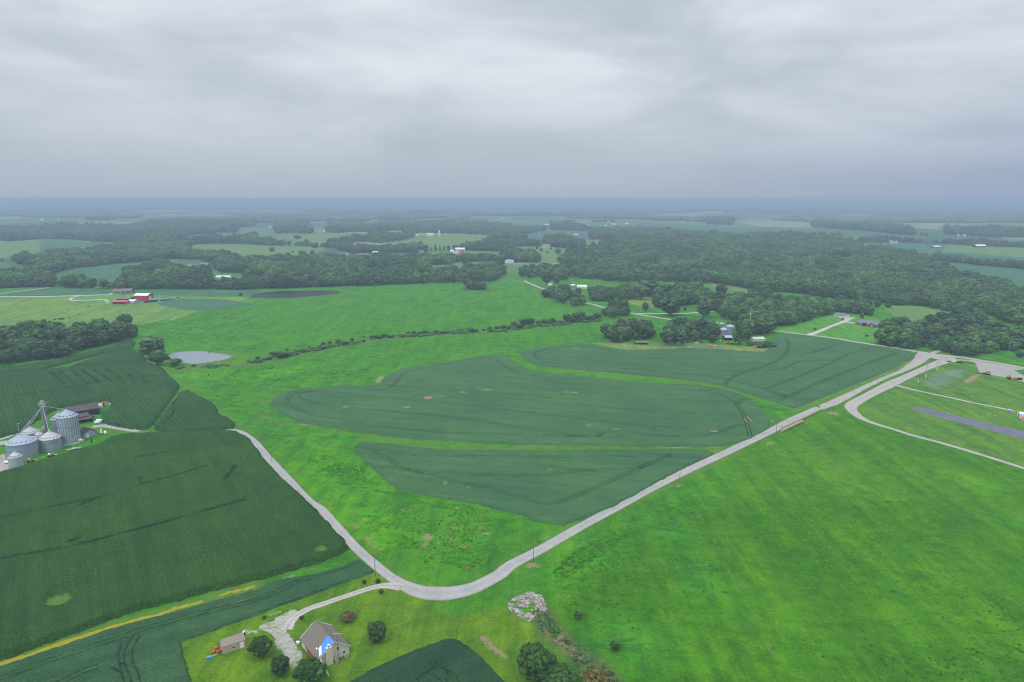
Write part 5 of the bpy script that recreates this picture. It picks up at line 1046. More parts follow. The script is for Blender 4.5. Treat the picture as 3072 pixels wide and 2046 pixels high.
# hedgerow along the creek: bushes one by one
CB = [0]
def creek_label():
    CB[0] += 1; k = CB[0]
    ords = 'first second third fourth fifth sixth seventh eighth ninth tenth eleventh twelfth thirteenth fourteenth fifteenth sixteenth seventeenth eighteenth nineteenth twentieth'.split()
    a = ('left stretch of the creek hedgerow', 0) if k <= 24 else ('middle stretch of the creek hedgerow', 24) if k <= 41 else ('right stretch of the creek hedgerow', 41)
    n = k-a[1]-1
    return '%s green bush, %s along the %s' % (('dark', 'low', 'ragged')[n % 3], ords[n] if n < 20 else ('twenty-first', 'twenty-second', 'twenty-third', 'twenty-fourth')[n-20], a[0])
HB = [(190, 150, 60, 0), (-240, 235, 60, 0), (160, 195, 70, 1), (240, 220, 130, 1), (15, 240, 40, 1), (130, 240, 40, 1), (285, 160, 30, 1), (355, 158, 18, 1), (438, 175, 50, 1), (490, 135, 24, 1), (620, 108, 40, 1), (678, 95, 32, 1), (610, 145, 60, 1), (755, 85, 44, 1), (885, 68, 34, 1), (820, 100, 90, 1),
      (925, 88, 24, 1), (990, 80, 30, 1), (1110, 45, 40, 1), (1070, 40, 50, 1), (1175, 30, 60, 1), (1240, 40, 70, 1), (1140, 50, 40, 1), (995, 40, 20, 1), (890, 98, 20, 1), (740, 98, 30, 1)]
for (u, v, w, _t) in sorted(HB[2:]): tree_at('B1', u, v, w, 5 if w > 60 else 6, creek_label(), 'bushes along the creek', 'bush', 'bush', .75 if w < 45 else .45)
for (u, v, w) in sorted(((1400, 1410, 34), (1450, 1408, 40), (1535, 1410, 46), (1590, 1420, 44), (1650, 1408, 60), (1720, 1412, 50), (1500, 1415, 40), (1560, 1400, 34), (1890, 1395, 40), (1980, 1392, 60), (2020, 1395, 44), (2090, 1385, 30), (2150, 1378, 40), (2210, 1375, 44), (2270, 1370, 46), (2320, 1375, 40), (2155, 1400, 30))):
    tree_at('A1', u, v, w, 6 if w < 50 else 5, creek_label(), 'bushes along the creek', 'bush', 'bush', .8 if u > 2100 else .55)
for (u, v, w) in sorted(((22, 1345, 54), (60, 1365, 60), (110, 1340, 80), (170, 1335, 80), (240, 1325, 40), (290, 1325, 60), (370, 1318, 60), (432, 1328, 46), (350, 1330, 50), (510, 1305, 90), (620, 1300, 110), (260, 1345, 30), (560, 1310, 60), (700, 1295, 60), (740, 1290, 60), (790, 1280, 80))):
    tree_at('A2', u, v, w, 0 if w > 70 else 6, creek_label(), 'bushes along the creek', 'bush', 'bush', .85)
# weedy clumps in the rough meadow
SRC3 = bpy.data.collections.new('weed_sources')
for k in range(3):
    rng = np.random.default_rng(700+k); V, F = leafy(rng, [((rng.random()-.5)*1., (rng.random()-.5)*1., .12+.2*rng.random(), .34+.2*rng.random(), .7) for _ in range(5)], 0, .25, 26, .3)
    mt = [make_leaf_mat('weed_leaves', (.028, .125, .010), (.062, .21, .014), (.075, .22, .012)), M['leaf_bright']][0]
    o = bpy.data.objects.new('weed_source.%03d' % k, npmesh('weed_clump', V, F.astype(np.int32), [mt])); SRC3.objects.link(o)
NG_WEED = instancer(SRC3)
def weeds(name, P, n, label, thr=.5, smin=.5, smax=1.4, scale=14, cat='weeds', hz=1.):
    P = np.asarray(P)[:, :2]; a = P.min(0); b_ = P.max(0); q = RNG.random((n*3, 2))*(b_-a)+a
    k = inpoly(q[:, 0], q[:, 1], P) & (fbm(q[:, 0], q[:, 1], scale, 61, 3)+.55*RNG.random(len(q))-.1 > thr); q = q[k][:n]
    s = smin+(smax-smin)*RNG.random(len(q))**2; s3 = np.stack([s, s, s*hz*(.7+.5*RNG.random(len(q)))], 1)
    scatter(name, np.column_stack([q, H(q[:, 0], q[:, 1])]), RNG.integers(0, 3, len(q)), RNG.random(len(q))*6.28, s3, NG_WEED, label, cat); print(name, len(q))
weeds('weeds', g('C2', (500, 500), (1000, 150), (1500, 0), (2206, 0), (3400, 0), (4500, 900), (4500, 1700), (800, 1700), (420, 900)), 5200, 'leafy weed clumps scattered through the lower right meadow', .84, .25, .9, 30, hz=.55)
weeds('weeds', g('C2', (340, 620), (560, 420), (900, 280), (1050, 280), (640, 560), (420, 700)), 700, 'line of weeds along the meadow edge above the rock pile', .45, .4, 1.2, 14, hz=.6)
weeds('weeds', g('C1', (750, 0), (1300, 0), (2000, 60), (2206, 250), (2000, 560), (1600, 640), (1300, 500), (900, 200)), 1500, 'weeds covering the rough triangle inside the road bend', .80, .3, .9, 12, hz=.6)
weeds('weeds', g('B1', (300, 900), (900, 950), (850, 1100), (1250, 1480), (1000, 1568), (700, 1400), (300, 1000)), 1600, 'bright weeds between the road and the middle bean fields', .82, .4, 1.2, 16, hz=.6)
weeds('weeds', g('B0', (1800, 330), (2352, 260), (3100, 120), (3450, 180), (3400, 420), (3000, 470), (2600, 540), (2300, 700), (1950, 560)), 1800, 'weedy tufts across the meadow right of the small pond', .86, .5, 1.5, 26, hz=.5)
weeds('weeds', g('A1', (0, 1110), (2352, 960), (2600, 1200), (1700, 1370), (300, 1540), (-600, 1500)), 2500, 'weedy tufts across the wide meadow beyond the creek', .88, .6, 1.6, 34, hz=.5)
weeds('weeds', g('A0', (1300, 1330), (1800, 1220), (2352, 1120), (2352, 1560), (1600, 1560)), 2500, 'weedy tufts on the meadow below the red barn', .80, .6, 1.5, 30, hz=.5)
SRC4 = bpy.data.collections.new('brush_sources')
for k in range(3):
    rng = np.random.default_rng(800+k); V, F = leafy(rng, [((rng.random()-.5)*1.8, (rng.random()-.5)*1.8, .5+.6*rng.random(), .6+.4*rng.random(), .8) for _ in range(7)], 0, .25, 90, .4)
    o = bpy.data.objects.new('brush_source.%03d' % k, npmesh('brush_clump', V, F.astype(np.int32), [M['leaf'] if k else M['leaf_bright']])); SRC4.objects.link(o)
NG_BRUSH = instancer(SRC4)
def brush(P, n, w, label, smin=.5, smax=1.5):
    P = smooth_line(np.asarray(P)[:, :2], 6); L = np.concatenate([[0], np.cumsum(np.linalg.norm(np.diff(P, axis=0), axis=1))]); t = RNG.random(n)*L[-1]
    q = np.stack([np.interp(t, L, P[:, 0]), np.interp(t, L, P[:, 1])], 1)+RNG.normal(size=(n, 2))*w; q = q[vnoise(q[:, 0], q[:, 1], 18, 12)+.3*RNG.random(n) > .5]
    s = smin+(smax-smin)*RNG.random(len(q))**2
    scatter('brush', np.column_stack([q, H(q[:, 0], q[:, 1])]), RNG.integers(0, 3, len(q)), RNG.random(len(q))*6.28, np.stack([s, s, s*.8], 1), NG_BRUSH, label, 'brush')
brush(creek, 1500, 3.2, 'low brush growing along the creek bed across the meadow', .4, 1.6)
brush(ch, 130, 1.7, 'green brush growing in the ditch below the rock pile', .25, .8)
brush(g('A2', (-600, 1405), (0, 1360), (400, 1330), (800, 1285)), 500, 4, 'brush thickening the right end of the creek hedgerow', .6, 2.0)
weeds('reeds', [tuple(c) for c in (np.array([[np.cos(t), np.sin(t)] for t in np.linspace(0, 6.28, 24)])*[46, 30]+[FLAT[0][0], FLAT[0][1]])], 10, 'few reeds on the pond edge', .1)
# ------------------------------------------------------------------ building materials
M['white'] = plain('white_paint', (.78, .78, .77), .5, .05)
M['white_wall'] = corrugated('white_metal_siding', (.70, .71, .72), .3)
M['cream_wall'] = plain('cream_siding', (.58, .54, .44), .7, .08)
M['tan_wall'] = corrugated('tan_lap_siding', (.50, .38, .30), .18, horizontal=True)
M['shingle_brown'] = plain('brown_shingle', (.175, .155, .125), .9, .18, 5)
M['shingle_tan'] = plain('taupe_shingle', (.27, .235, .20), .9, .14, 5)
M['shingle_grey'] = plain('grey_shingle', (.17, .19, .24), .85, .15, 4)
M['shingle_black'] = plain('black_shingle', (.06, .055, .06), .9, .25, 4)
M['brick'] = plain('dark_brick', (.17, .10, .10), .9, .25, 6)
M['brick_red'] = plain('red_brick', (.33, .08, .05), .85, .25, 6)
M['red_metal'] = corrugated('red_metal_siding', (.36, .04, .045), .3)
M['red_roof'] = corrugated('red_metal_roof', (.68, .07, .07), .4)
M['roof_white'] = corrugated('white_metal_roof', (.74, .75, .78), .4, rough=.4)
M['roof_grey'] = corrugated('grey_metal_roof', (.36, .40, .46), .5, rough=.45)
M['roof_slate'] = corrugated('slate_blue_roof', (.12, .15, .21), .5, rough=.6)
M['roof_green'] = plain('pale_green_roof', (.42, .52, .40), .7, .12)
M['roof_old'] = corrugated('dark_weathered_roof', (.085, .07, .075), .5, rough=.8, var=.4, rust=(.16, .10, .09))
M['barn_dark'] = plain('black_barn_boards', (.035, .035, .04), .9, .4, 3, streak=True)
M['glass'] = plain('window_glass', (.05, .06, .075), .1, .1)
M['galv'] = corrugated('galvanized_bin_wall', (.29, .335, .40), .14, metal=.25, rough=.5, horizontal=True)
M['galv_lite'] = corrugated('galvanized_tall_wall', (.40, .46, .52), .14, metal=.25, rough=.45, horizontal=True)
M['galv_roof'] = plain('galvanized_roof', (.33, .39, .475), .5, .08, .8, metal=.2)
M['bin_roof_cream'] = plain('weathered_white_bin_roof', (.47, .455, .445), .6, .12, .8)
M['steel'] = plain('grey_steel', (.34, .36, .40), .5, .15, metal=.3)
M['steel_dark'] = plain('dark_steel', (.13, .13, .15), .6, .2)
M['rib'] = plain('dark_bin_stiffener', (.14, .17, .22), .6, .1)
M['tyre'] = plain('black_rubber', (.02, .02, .022), .9, .2)
M['yellow'] = plain('machine_yellow', (.52, .33, .10), .6, .15)
M['rust'] = plain('rusty_steel', (.27, .13, .07), .9, .35)
M['tarp'] = plain('blue_tarp', (.07, .27, .74), .5, .08, 1)
M['purple'] = plain('purple_plastic', (.26, .20, .55), .5, .06)
M['orange'] = plain('orange_paint', (.62, .13, .06), .6, .1)
M['hay'] = plain('weathered_hay', (.38, .33, .24), .95, .25, 6)
M['bale_wrap'] = plain('pale_plastic_wrap', (.60, .68, .70), .45, .08)
M['tank_cream'] = plain('cream_tank_paint', (.62, .47, .36), .5, .1)
M['concrete_pad'] = plain('bin_concrete', (.42, .39, .36), .9, .12)
M['cow'] = plain('black_hide', (.015, .014, .016), .8, .3)
M['blue_car'] = plain('dark_blue_paint', (.04, .06, .10), .3, .1)
M['rock'], N, b = newmat('pale_limestone')
ri = N.n('ShaderNodeNewGeometry').outputs['Random Per Island']; c = N.mix(ri, (.13, .12, .105), (.52, .50, .47)); c = N.mix(N.mr(N.noise(pos(N), .5, 4, .6), .5, .62), c, (.17, .145, .095)); setb(N, b, c, .95)
M['red_dark'] = plain('dark_red_paint', (.22, .03, .03), .6, .1)
M['insulator'] = plain('insulator_grey', (.45, .46, .48), .4, .1)

def P_(tile, u, v, h=0.): return g1(tile, (u, v), h=h)
def heading(tile, a, b): return dirang(px(tile, a)[0], px(tile, b)[0])
# ------------------------------------------------------------------ houses, barns, sheds
def gable(name, label, cat, loc, L, Wd, he, hr, rz, wall, roof, over=.35, windows=(), doors=(), chimney=None, gable_mat=None, group=None, open_side=None, thick=.14, base=-.3, hip=0.):
    """house with its ridge along local x.  windows/doors: (side, position, z, width, height[, material]); side f b l r"""
    root = empty(name, loc, rz); tag(root, label, cat, group)
    w = MB(); hw = Wd/2
    if open_side is None:
        w.prism([(-hw, base), (hw, base), (hw, he), (0, hr-.02 if not hip else he), (-hw, he)], -L/2, L/2)
    else:
        w.box((0, hw-.1 if open_side == 'f' else -hw+.1, (he+base)/2), (L, .2, he-base))
        for s in (-1, 1): w.prism([(-hw, base), (hw, base), (hw, he), (0, hr-.05), (-hw, he)], s*L/2-.1, s*L/2+.1)
        for i in range(int(L//4)+1):
            xx = -L/2+.3+i*(L-.6)/max(1, int(L//4)); w.box((xx, -hw+.12 if open_side == 'f' else hw-.12, he/2), (.25, .25, he-.05))
    w.build('wall', wall, root)
    r = MB(); k = (hr-he)/hw; e = over
    for s in (-1, 1):
        A = (s*(hw+e), he-k*e+.03); B = (0, hr+.03); hx = L/2+e; rx = hx-hip
        V = [(-hx, A[0], A[1]), (hx, A[0], A[1]), (rx, B[0], B[1]), (-rx, B[0], B[1])]; V += [(x_, y_, z_+thick) for x_, y_, z_ in V]
        r.add(V, [(0, 1, 2, 3)[::s], (4, 5, 6, 7)[::-s], (0, 4, 5, 1), (1, 5, 6, 2), (2, 6, 7, 3), (3, 7, 4, 0)])
    if hip:
        for s in (-1, 1):
            V = [(s*(L/2+e), -hw-e, he-k*e+.02), (s*(L/2+e), hw+e, he-k*e+.02), (s*(L/2+e-hip), 0, hr+.02)]; V += [(x_, y_, z_+thick) for x_, y_, z_ in V]
            r.add(V, [(0, 1, 2), (5, 4, 3), (0, 3, 4, 1), (1, 4, 5, 2), (2, 5, 3, 0)])
    rf = r.build('roof', roof, root)
    def place(side, p, z, wd, ht, th):
        if side in 'fb': return ((p, (-hw if side == 'f' else hw), z), (wd, th, ht))
        return ((L/2*(1 if side == 'r' else -1), p, z), (th, wd, ht))
    for q in windows:
        c, d = place(*q[:5], .14); wn = MB().box(c, d).build('window', M['white'], root)
        c, d = place(q[0], q[1], q[2], q[3]*.76, q[4]*.8, .2); MB().box(c, d).build('pane', M['glass'], wn)
    for q in doors:
        c, d = place(*q[:5], .12); mt = q[5] if len(q) > 5 else M['white']; dr = MB().box(c, d).build('door', mt, root)
    if chimney:
        cx_, cy_, cw, ct, cm = chimney; MB().box((cx_, cy_, ct/2), (cw, cw, ct)).build('chimney', cm, root)
    return root
def far_gable(label, tile, u, v, L, hd, wall, roof, Wd=None, he=2.8, hr=4.6, name='farm_building', cat='building', **kw):
    """building whose near foot is at (u,v); L given in tile units across the picture"""
    q = P_(tile, u, v); s = scale_at(q); Lm = L*TILE[tile][2]/s; Wd = Wd or max(6, Lm*.45)
    z = float(q[2])
    return gable(name, label, cat, (q[0], q[1]+Wd*.5, z), Lm, Wd, he, hr, hd, wall, roof, **kw)
wr, sl, rg = M['roof_white'], M['roof_slate'], M['roof_grey']
W_ = M['white_wall']
# red barn farm (left middle distance)
far_gable('tall red barn with white roof and white door', 'Z4', 1130, 470, 400, -.10, M['red_metal'], wr, 13, 7.0, 9.6, 'red_barn', 'barn', doors=[('r', -1., 2.6, 5, 5.0), ('f', -9., 1.2, 1.1, 2.2)], over=.25)
far_gable('long low red-roofed open shed left of the tall red barn', 'Z4', 530, 570, 380, -.12, M['red_roof'], M['red_roof'], 12, 3.4, 4.6, 'red_shed', 'shed', open_side='f')
far_gable('grey tunnel-like shed between red shed and barn', 'Z4', 850, 550, 200, -.15, rg, M['roof_white'], 11, 3.2, 4.8, 'grey_shed', 'shed')
far_gable('long low slate-roofed barn right of the tall red barn', 'Z4', 1560, 500, 520, .32, M['barn_dark'], sl, 12, 2.6, 4.2, 'slate_barn', 'barn', open_side='f')
far_gable('low slate-roofed barn behind the red-roofed shed', 'Z4', 640, 480, 360, -.08, M['barn_dark'], sl, 12, 3., 4.6, 'slate_barn', 'barn')
far_gable('little dark red hut at the foot of the tall red barn', 'Z4', 1230, 535, 80, -.1, M['red_dark'], M['red_dark'], 5, 2.8, 3.4, 'red_hut', 'shed')
far_gable('brown-roofed farmhouse behind the red barn yard', 'Z4', 560, 270, 460, .22, M['brick'], M['shingle_brown'], 15, 2.8, 6.0, 'farmhouse', 'house', windows=[('f', -9, 1.5, 2, 1.3), ('f', 4, 1.5, 3, 1.5)], doors=[('f', -2, 1.2, 1.2, 2.2)])
far_gable('pale car port left of the red-roofed shed', 'Z4', 180, 520, 110, 0, W_, M['cream_wall'], 5, 1.8, 2.2, 'white_shed', 'shed')
# grey roof at the left edge beside the wood
far_gable('grey roof corner at the left picture edge', 'A0', -8, 1385, 90, -.9, W_, rg, 10, 3, 5, 'grey_shed', 'shed')
# middle distance
far_gable('white long-roofed shed among belt trees', 'A0', 2045, 905, 130, 0, W_, wr, 10, 3, 4.6, 'white_shed', 'shed'); far_gable('tiny tan-roofed house in the tree belt', 'A0', 1855, 912, 50, 0, M['cream_wall'], M['cream_wall'], 9, 3, 5, 'cottage', 'house')
far_gable('pinkish-roofed house peeping from the left belt', 'A0', 1740, 800, 70, 0, W_, M['shingle_tan'], 9, 3, 5, 'cottage', 'house'); far_gable('brown-roofed house behind the left belt', 'A0', 1870, 790, 80, 0, M['brick'], M['shingle_tan'], 9, 3, 5, 'cottage', 'house')
far_gable('small white house at the edge of the belt clearing', 'A0', 2010, 768, 40, 0, W_, wr, 9, 3, 5, 'cottage', 'house')
far_gable('white-roofed barn in front of the creek-side trees', 'A2', 645, 998, 88, -.12, W_, wr, 10, 3.4, 5.4, 'white_barn', 'barn', doors=[('r', 0, 1.6, 3.2, 3.0)], windows=[('f', -4, 1.8, 1., 1.), ('f', 3, 1.8, 1., 1.)])
far_gable('tiny white shed left of the white-roofed barn', 'A2', 350, 972, 40, .1, W_, wr, 4, 2.5, 3.4, 'white_hut', 'shed'); far_gable('low white shed behind the white-roofed barn', 'A2', 560, 975, 36, .1, W_, wr, 5, 2.2, 3., 'white_hut', 'shed')
far_gable('pink-brown house among bright trees', 'A2', 185, 885, 60, 0, M['brick'], M['shingle_tan'], 9, 3, 5.5, 'cottage', 'house'); far_gable('grey-brown roof in the wood above the barn', 'A2', 568, 808, 60, .1, M['brick'], M['shingle_grey'], 9, 3, 5, 'cottage', 'house')
far_gable('white-gabled house with grey roof in the centre', 'A1', 2310, 762, 110, .25, W_, rg, 11, 3.2, 6.6, 'farmhouse', 'house'); far_gable('blue-grey shed with gable left of the white-gabled house', 'A1', 2047, 797, 40, 1.4, rg, rg, 8, 4, 7, 'grey_shed', 'shed')
far_gable('steep-roofed house on the distant lawn', 'A2', 312, 622, 66, .1, M['cream_wall'], M['shingle_tan'], 11, 4, 10, 'steep_house', 'house'); far_gable('white cottage at the lawn foot', 'A2', 490, 690, 56, 0, W_, rg, 8, 3, 5, 'cottage', 'house')
far_gable('white barn beside the silo', 'A1', 1600, 515, 56, 0, W_, M['cream_wall'], 16, 6, 11, 'white_barn', 'barn'); far_gable('small shed left of the silo barn', 'A1', 1480, 515, 26, 0, W_, wr, 9, 3, 5, 'white_hut', 'shed'); far_gable('long white shed right of the silo', 'A1', 1715, 480, 50, 0, W_, wr, 10, 3, 5, 'white_shed', 'shed')
far_gable('long brown house left of centre behind the wood', 'A1', 978, 698, 100, 0, M['brick'], M['shingle_brown'], 13, 3, 7, 'brown_house', 'house'); far_gable('tan bungalow left of the long brown house', 'A1', 812, 690, 66, 0, M['cream_wall'], M['shingle_tan'], 11, 3, 5.5, 'cottage', 'house')
far_gable('white shed right of the long brown house', 'A1', 1095, 672, 50, 0, W_, wr, 8, 3, 4.6, 'white_hut', 'shed'); far_gable('pinkish barn before the row of five trees', 'A1', 1515, 663, 44, 0, M['cream_wall'], M['shingle_tan'], 12, 4, 8, 'tan_barn', 'barn')
far_gable('white and grey farmhouse of the small farm', 'A1', 1835, 678, 60, .1, W_, rg, 11, 3, 6, 'farmhouse', 'house'); far_gable('red shed of the small farm', 'A1', 1885, 670, 46, .1, M['red_metal'], M['red_metal'], 11, 4, 7, 'red_shed', 'shed'); far_gable('white-roofed barn behind the small farm', 'A1', 1875, 650, 86, 0, W_, wr, 13, 5, 8, 'white_barn', 'barn')
far_gable('white box-like shed at the small farm', 'A1', 1800, 662, 34, 0, W_, wr, 9, 3, 5, 'white_hut', 'shed')
DB = (('A2', 940, 412, 44, wr), ('A2', 1056, 407, 34, wr), ('A2', 860, 424, 24, wr), ('A2', 884, 388, 22, wr), ('A2', 700, 422, 18, wr), ('A2', 590, 508, 50, wr), ('A2', 318, 414, 60, wr), ('A2', 255, 486, 30, M['shingle_tan']),
                                     ('A3', 204, 480, 60, wr), ('A3', 785, 572, 34, wr), ('A3', 1808, 517, 24, wr), ('A3', 1750, 517, 16, wr), ('A0', 385, 370, 36, wr), ('A0', 538, 368, 20, wr), ('A0', 2040, 285, 40, wr), ('A0', 2150, 285, 50, wr), ('A0', 2052, 333, 24, wr), ('A0', 1605, 268, 28, wr), ('A0', 1500, 327, 28, wr),
                                     ('A0', 1590, 322, 60, wr), ('A0', 1200, 310, 46, wr), ('A0', 370, 220, 26, wr), ('A1', 625, 478, 22, wr), ('A1', 352, 463, 16, wr), ('A1', 125, 436, 24, wr), ('A1', 1165, 295, 34, wr), ('A1', 670, 307, 60, wr), ('A1', 630, 222, 40, wr), ('A1', 840, 292, 24, wr), ('A1', 1295, 455, 40, wr),
                                     ('A2', 550, 243, 36, wr), ('A2', 1650, 390, 20, wr), ('A2', 1570, 390, 16, wr), ('A2', 2180, 352, 24, wr), ('A2', 2195, 322, 16, wr), ('A2', 1340, 290, 70, M['roof_white']), ('A2', 1650, 282, 100, M['shingle_tan']), ('A3', 20, 285, 30, wr), ('A3', 75, 358, 50, M['shingle_tan']), ('A1', 2265, 356, 24, wr), ('A2', 880, 217, 24, wr),
                                     ('A2', 1855, 592, 14, wr), ('A2', 1356, 598, 14, wr), ('A2', 82, 460, 14, wr), ('A2', 965, 330, 20, wr), ('A3', 2170, 482, 12, wr), ('A1', 2000, 497, 22, wr), ('A1', 1100, 240, 30, wr), ('A2', 1240, 235, 30, wr))
DB = sorted(DB, key=lambda d: TILE[d[0]][0]+d[1]*TILE[d[0]][2]); cnt = {}
ORD = 'first second third fourth fifth sixth seventh eighth ninth tenth eleventh twelfth thirteenth fourteenth fifteenth sixteenth seventeenth eighteenth nineteenth twentieth'.split()
for (t_, u, v, L_, rf) in DB:
    band = 'near the horizon' if v < 300 else 'in the hazy middle belt' if v < 400 else 'just beyond the pastures'; n = cnt.get(band, 0); cnt[band] = n+1
    far_gable('%s %s farm building, %s from the left %s' % ('long' if L_ > 40 else 'tiny', 'white' if rf is wr else 'tan', ORD[n], band), t_, u, v, L_*.8, rs()*.5-.25, W_ if rf is wr else M['cream_wall'], rf, None, 3.6, 6.5, 'distant_building', 'building', group='distant farm buildings')
far_gable('white-roofed open shed on the right-hand pasture', 'A3', 1962, 622, 88, -.03, M['barn_dark'], wr, 22, 5, 9, 'open_shed', 'shed', open_side='f'); far_gable('long red shed with white ridge at the right', 'A3', 1552, 628, 72, .08, M['red_dark'], M['roof_white'], 12, 5, 7.5, 'red_shed', 'shed')
far_gable('pink-roofed farmhouse at the right behind the bean field', 'A3', 1162, 582, 64, 0, W_, M['shingle_tan'], 14, 4, 10, 'farmhouse', 'house'); far_gable('dark-roofed house left of the pink-roofed farmhouse', 'A3', 1078, 580, 80, 0, M['brick'], sl, 12, 3, 7, 'farmhouse', 'house')
# silo by the white barn
q = P_('A1', 1685, 515); s = scale_at(q); si = empty('silo', (q[0], q[1], q[2])); tag(si, 'tall white silo with domed cap beside the distant white barn', 'silo')
R_ = 8*TILE['A1'][2]/s; Hs = 52*TILE['A1'][2]/s
MB().lathe((0, 0, 0), [(R_, -.5), (R_, Hs*.88)], 20).build('shaft', M['white'], si); MB().lathe((0, 0, Hs*.88), [(R_*1.04, 0), (R_*.8, Hs*.08), (R_*.3, Hs*.12)], 20).build('dome', M['roof_white'], si)
# ranch house and long garage, upper right
hd = heading('Z6', (1020, 510), (1800, 625))
a = P_('Z6', 1030, 525); b = P_('Z6', 1800, 625); Lr = float(np.hypot(*(b-a)[:2]))
c_ = (a+b)/2; nrm = np.array([-math.sin(hd), math.cos(hd), 0])
rh = gable('ranch_house', 'long dark brick ranch house with grey-blue hipped roof and white porch posts', 'house', tuple(c_+nrm*5.5), Lr, 11, 2.8, 6.0, hd, M['brick'], M['shingle_grey'], .5, windows=[('f', -Lr*.42, 1.5, 1.6, 1.2), ('f', Lr*.36, 1.5, 1.6, 1.3), ('f', Lr*.28, 1.5, .01, .01)][:2],
           doors=[('f', -Lr*.08, 1.2, 1.2, 2.3), ('l', 0, 1.3, 4.8, 2.4)], hip=5.)
for k in range(5): MB().box((-Lr*.26+k*Lr*.085, -5.9, 1.35), (.22, .22, 2.7)).build('porch_post', M['white'], rh)
wing = MB().prism([(-3.2, 0), (3.2, 0), (3.2, 2.9), (0, 4.9), (-3.2, 2.9)], 0, 5)
V = [(p_[1]+Lr*.2, -8.2+p_[0], p_[2]) for p_ in wing.v]; wing.v = V; wo_ = wing.build('wing', M['brick'], rh)
wr2 = MB(); 
for s in (-1, 1): wr2.add([(Lr*.2+s*3.7, -8.6, 2.75), (Lr*.2, -8.6, 5.1), (Lr*.2, -2, 5.1), (Lr*.2+s*3.7, -3, 2.75), (Lr*.2+s*3.7, -8.6, 2.6), (Lr*.2, -8.6, 4.95), (Lr*.2, -2, 4.95), (Lr*.2+s*3.7, -3, 2.6)], [(0, 1, 2, 3)[::s], (4, 5, 6, 7)[::-s], (0, 4, 5, 1), (3, 2, 6, 7), (0, 3, 7, 4)])
wr2.build('wing_roof', M['shingle_grey'], rh)
MB().box((Lr*.2, -8.25, 1.8), (1.0, .12, 1.7)).build('arched_window', M['white'], rh)
hd = heading('Z6', (410, 285), (740, 345)); a = P_('Z6', 410, 290); b = P_('Z6', 745, 348); Lr = float(np.hypot(*(b-a)[:2])); c_ = (a+b)/2; nrm = np.array([-math.sin(hd), math.cos(hd), 0])
lg = gable('long_garage', 'long low grey-roofed garage at the wood edge above the ranch house', 'garage', tuple(c_+nrm*4.5), Lr, 9, 2.6, 4.8, hd, W_, M['shingle_grey'], .4, doors=[('r', -1.6, 1.2, 2.6, 2.3, M['cream_wall']), ('r', 1.8, 1.2, 2.6, 2.3, M['cream_wall']), ('f', Lr*.36, 1.1, 2.4, 2.2)],
           windows=[('f', -Lr*.3, 1.5, 1.2, 1), ('f', -Lr*.05, 1.5, 1.2, 1)])

# ------------------------------------------------------------------ the tarp house, lower left
def plane_pts(z_, *uv): return [at([px('Z2', q)[0]], z_)[0] for q in uv]
e0, e1, e2, e3 = plane_pts(2.6, (1355, 487), (1640, 772), (2115, 602), (1855, 257))
cx0 = (e0+e1+e2+e3)/4; d1 = (e1-e0)[:2]+(e2-e3)[:2]; ang = math.atan2(d1[1], d1[0]); Lh = float(np.linalg.norm(d1)/2); d2 = (e3-e0)[:2]+(e2-e1)[:2]
Wh = float(abs(np.dot(d2/2, [-math.sin(ang), math.cos(ang)])))
print('house', Lh, Wh, math.degrees(ang), cx0)
zg = float(H(cx0[0], cx0[1])); HR = 2.6+Wh*.36
house = gable('house', 'brown-roofed house with a blue tarp and a cream chimney', 'house', (cx0[0], cx0[1], zg), Lh-.8, Wh-.8, 2.7, HR, ang, M['cream_wall'], M['shingle_brown'], .4,
              windows=[('r', Wh*.12, 3.5, .9, 1.4), ('r', Wh*.3, 1.4, .9, 1.0), ('f', Lh*.1, 1.4, 1.0, 1.1), ('f', -Lh*.2, 1.4, 1.0, 1.1)], doors=[('f', Lh*.3, 1.1, 1.0, 2.1, M['red_dark'])])
kk = (HR-2.7)/((Wh-.8)/2)
def on_roof(x_, y_, dz_=.19): return (x_, y_, HR-kk*abs(y_)+.03+dz_)
MB().add([on_roof(Lh*.5+.02, -.05), on_roof(Lh*.22, -.05), on_roof(Lh*.24, -Wh*.22), on_roof(Lh*.47, -Wh*.34), on_roof(Lh*.5+.02, -Wh*.3)] + [on_roof(Lh*.5+.02, -.05, .24), on_roof(Lh*.22, -.05, .24), on_roof(Lh*.24, -Wh*.22, .24), on_roof(Lh*.47, -Wh*.34, .24), on_roof(Lh*.5+.02, -Wh*.3, .24)],
         [(4, 3, 2, 1, 0), (5, 6, 7, 8, 9), (0, 1, 6, 5), (1, 2, 7, 6), (2, 3, 8, 7), (3, 4, 9, 8), (4, 0, 5, 9)][:]).build('tarp', M['tarp'], house)
MB().add([on_roof(Lh*.26, -Wh*.24, .25), on_roof(Lh*.47, -Wh*.35, .25), on_roof(Lh*.47, -Wh*.43, .25), on_roof(Lh*.26, -Wh*.33, .25)]+[on_roof(Lh*.26, -Wh*.24, .3), on_roof(Lh*.47, -Wh*.35, .3), on_roof(Lh*.47, -Wh*.43, .3), on_roof(Lh*.26, -Wh*.33, .3)],
         [(0, 1, 2, 3), (7, 6, 5, 4), (0, 4, 5, 1), (1, 5, 6, 2), (2, 6, 7, 3), (3, 7, 4, 0)]).build('roof_patch', M['white'], house)
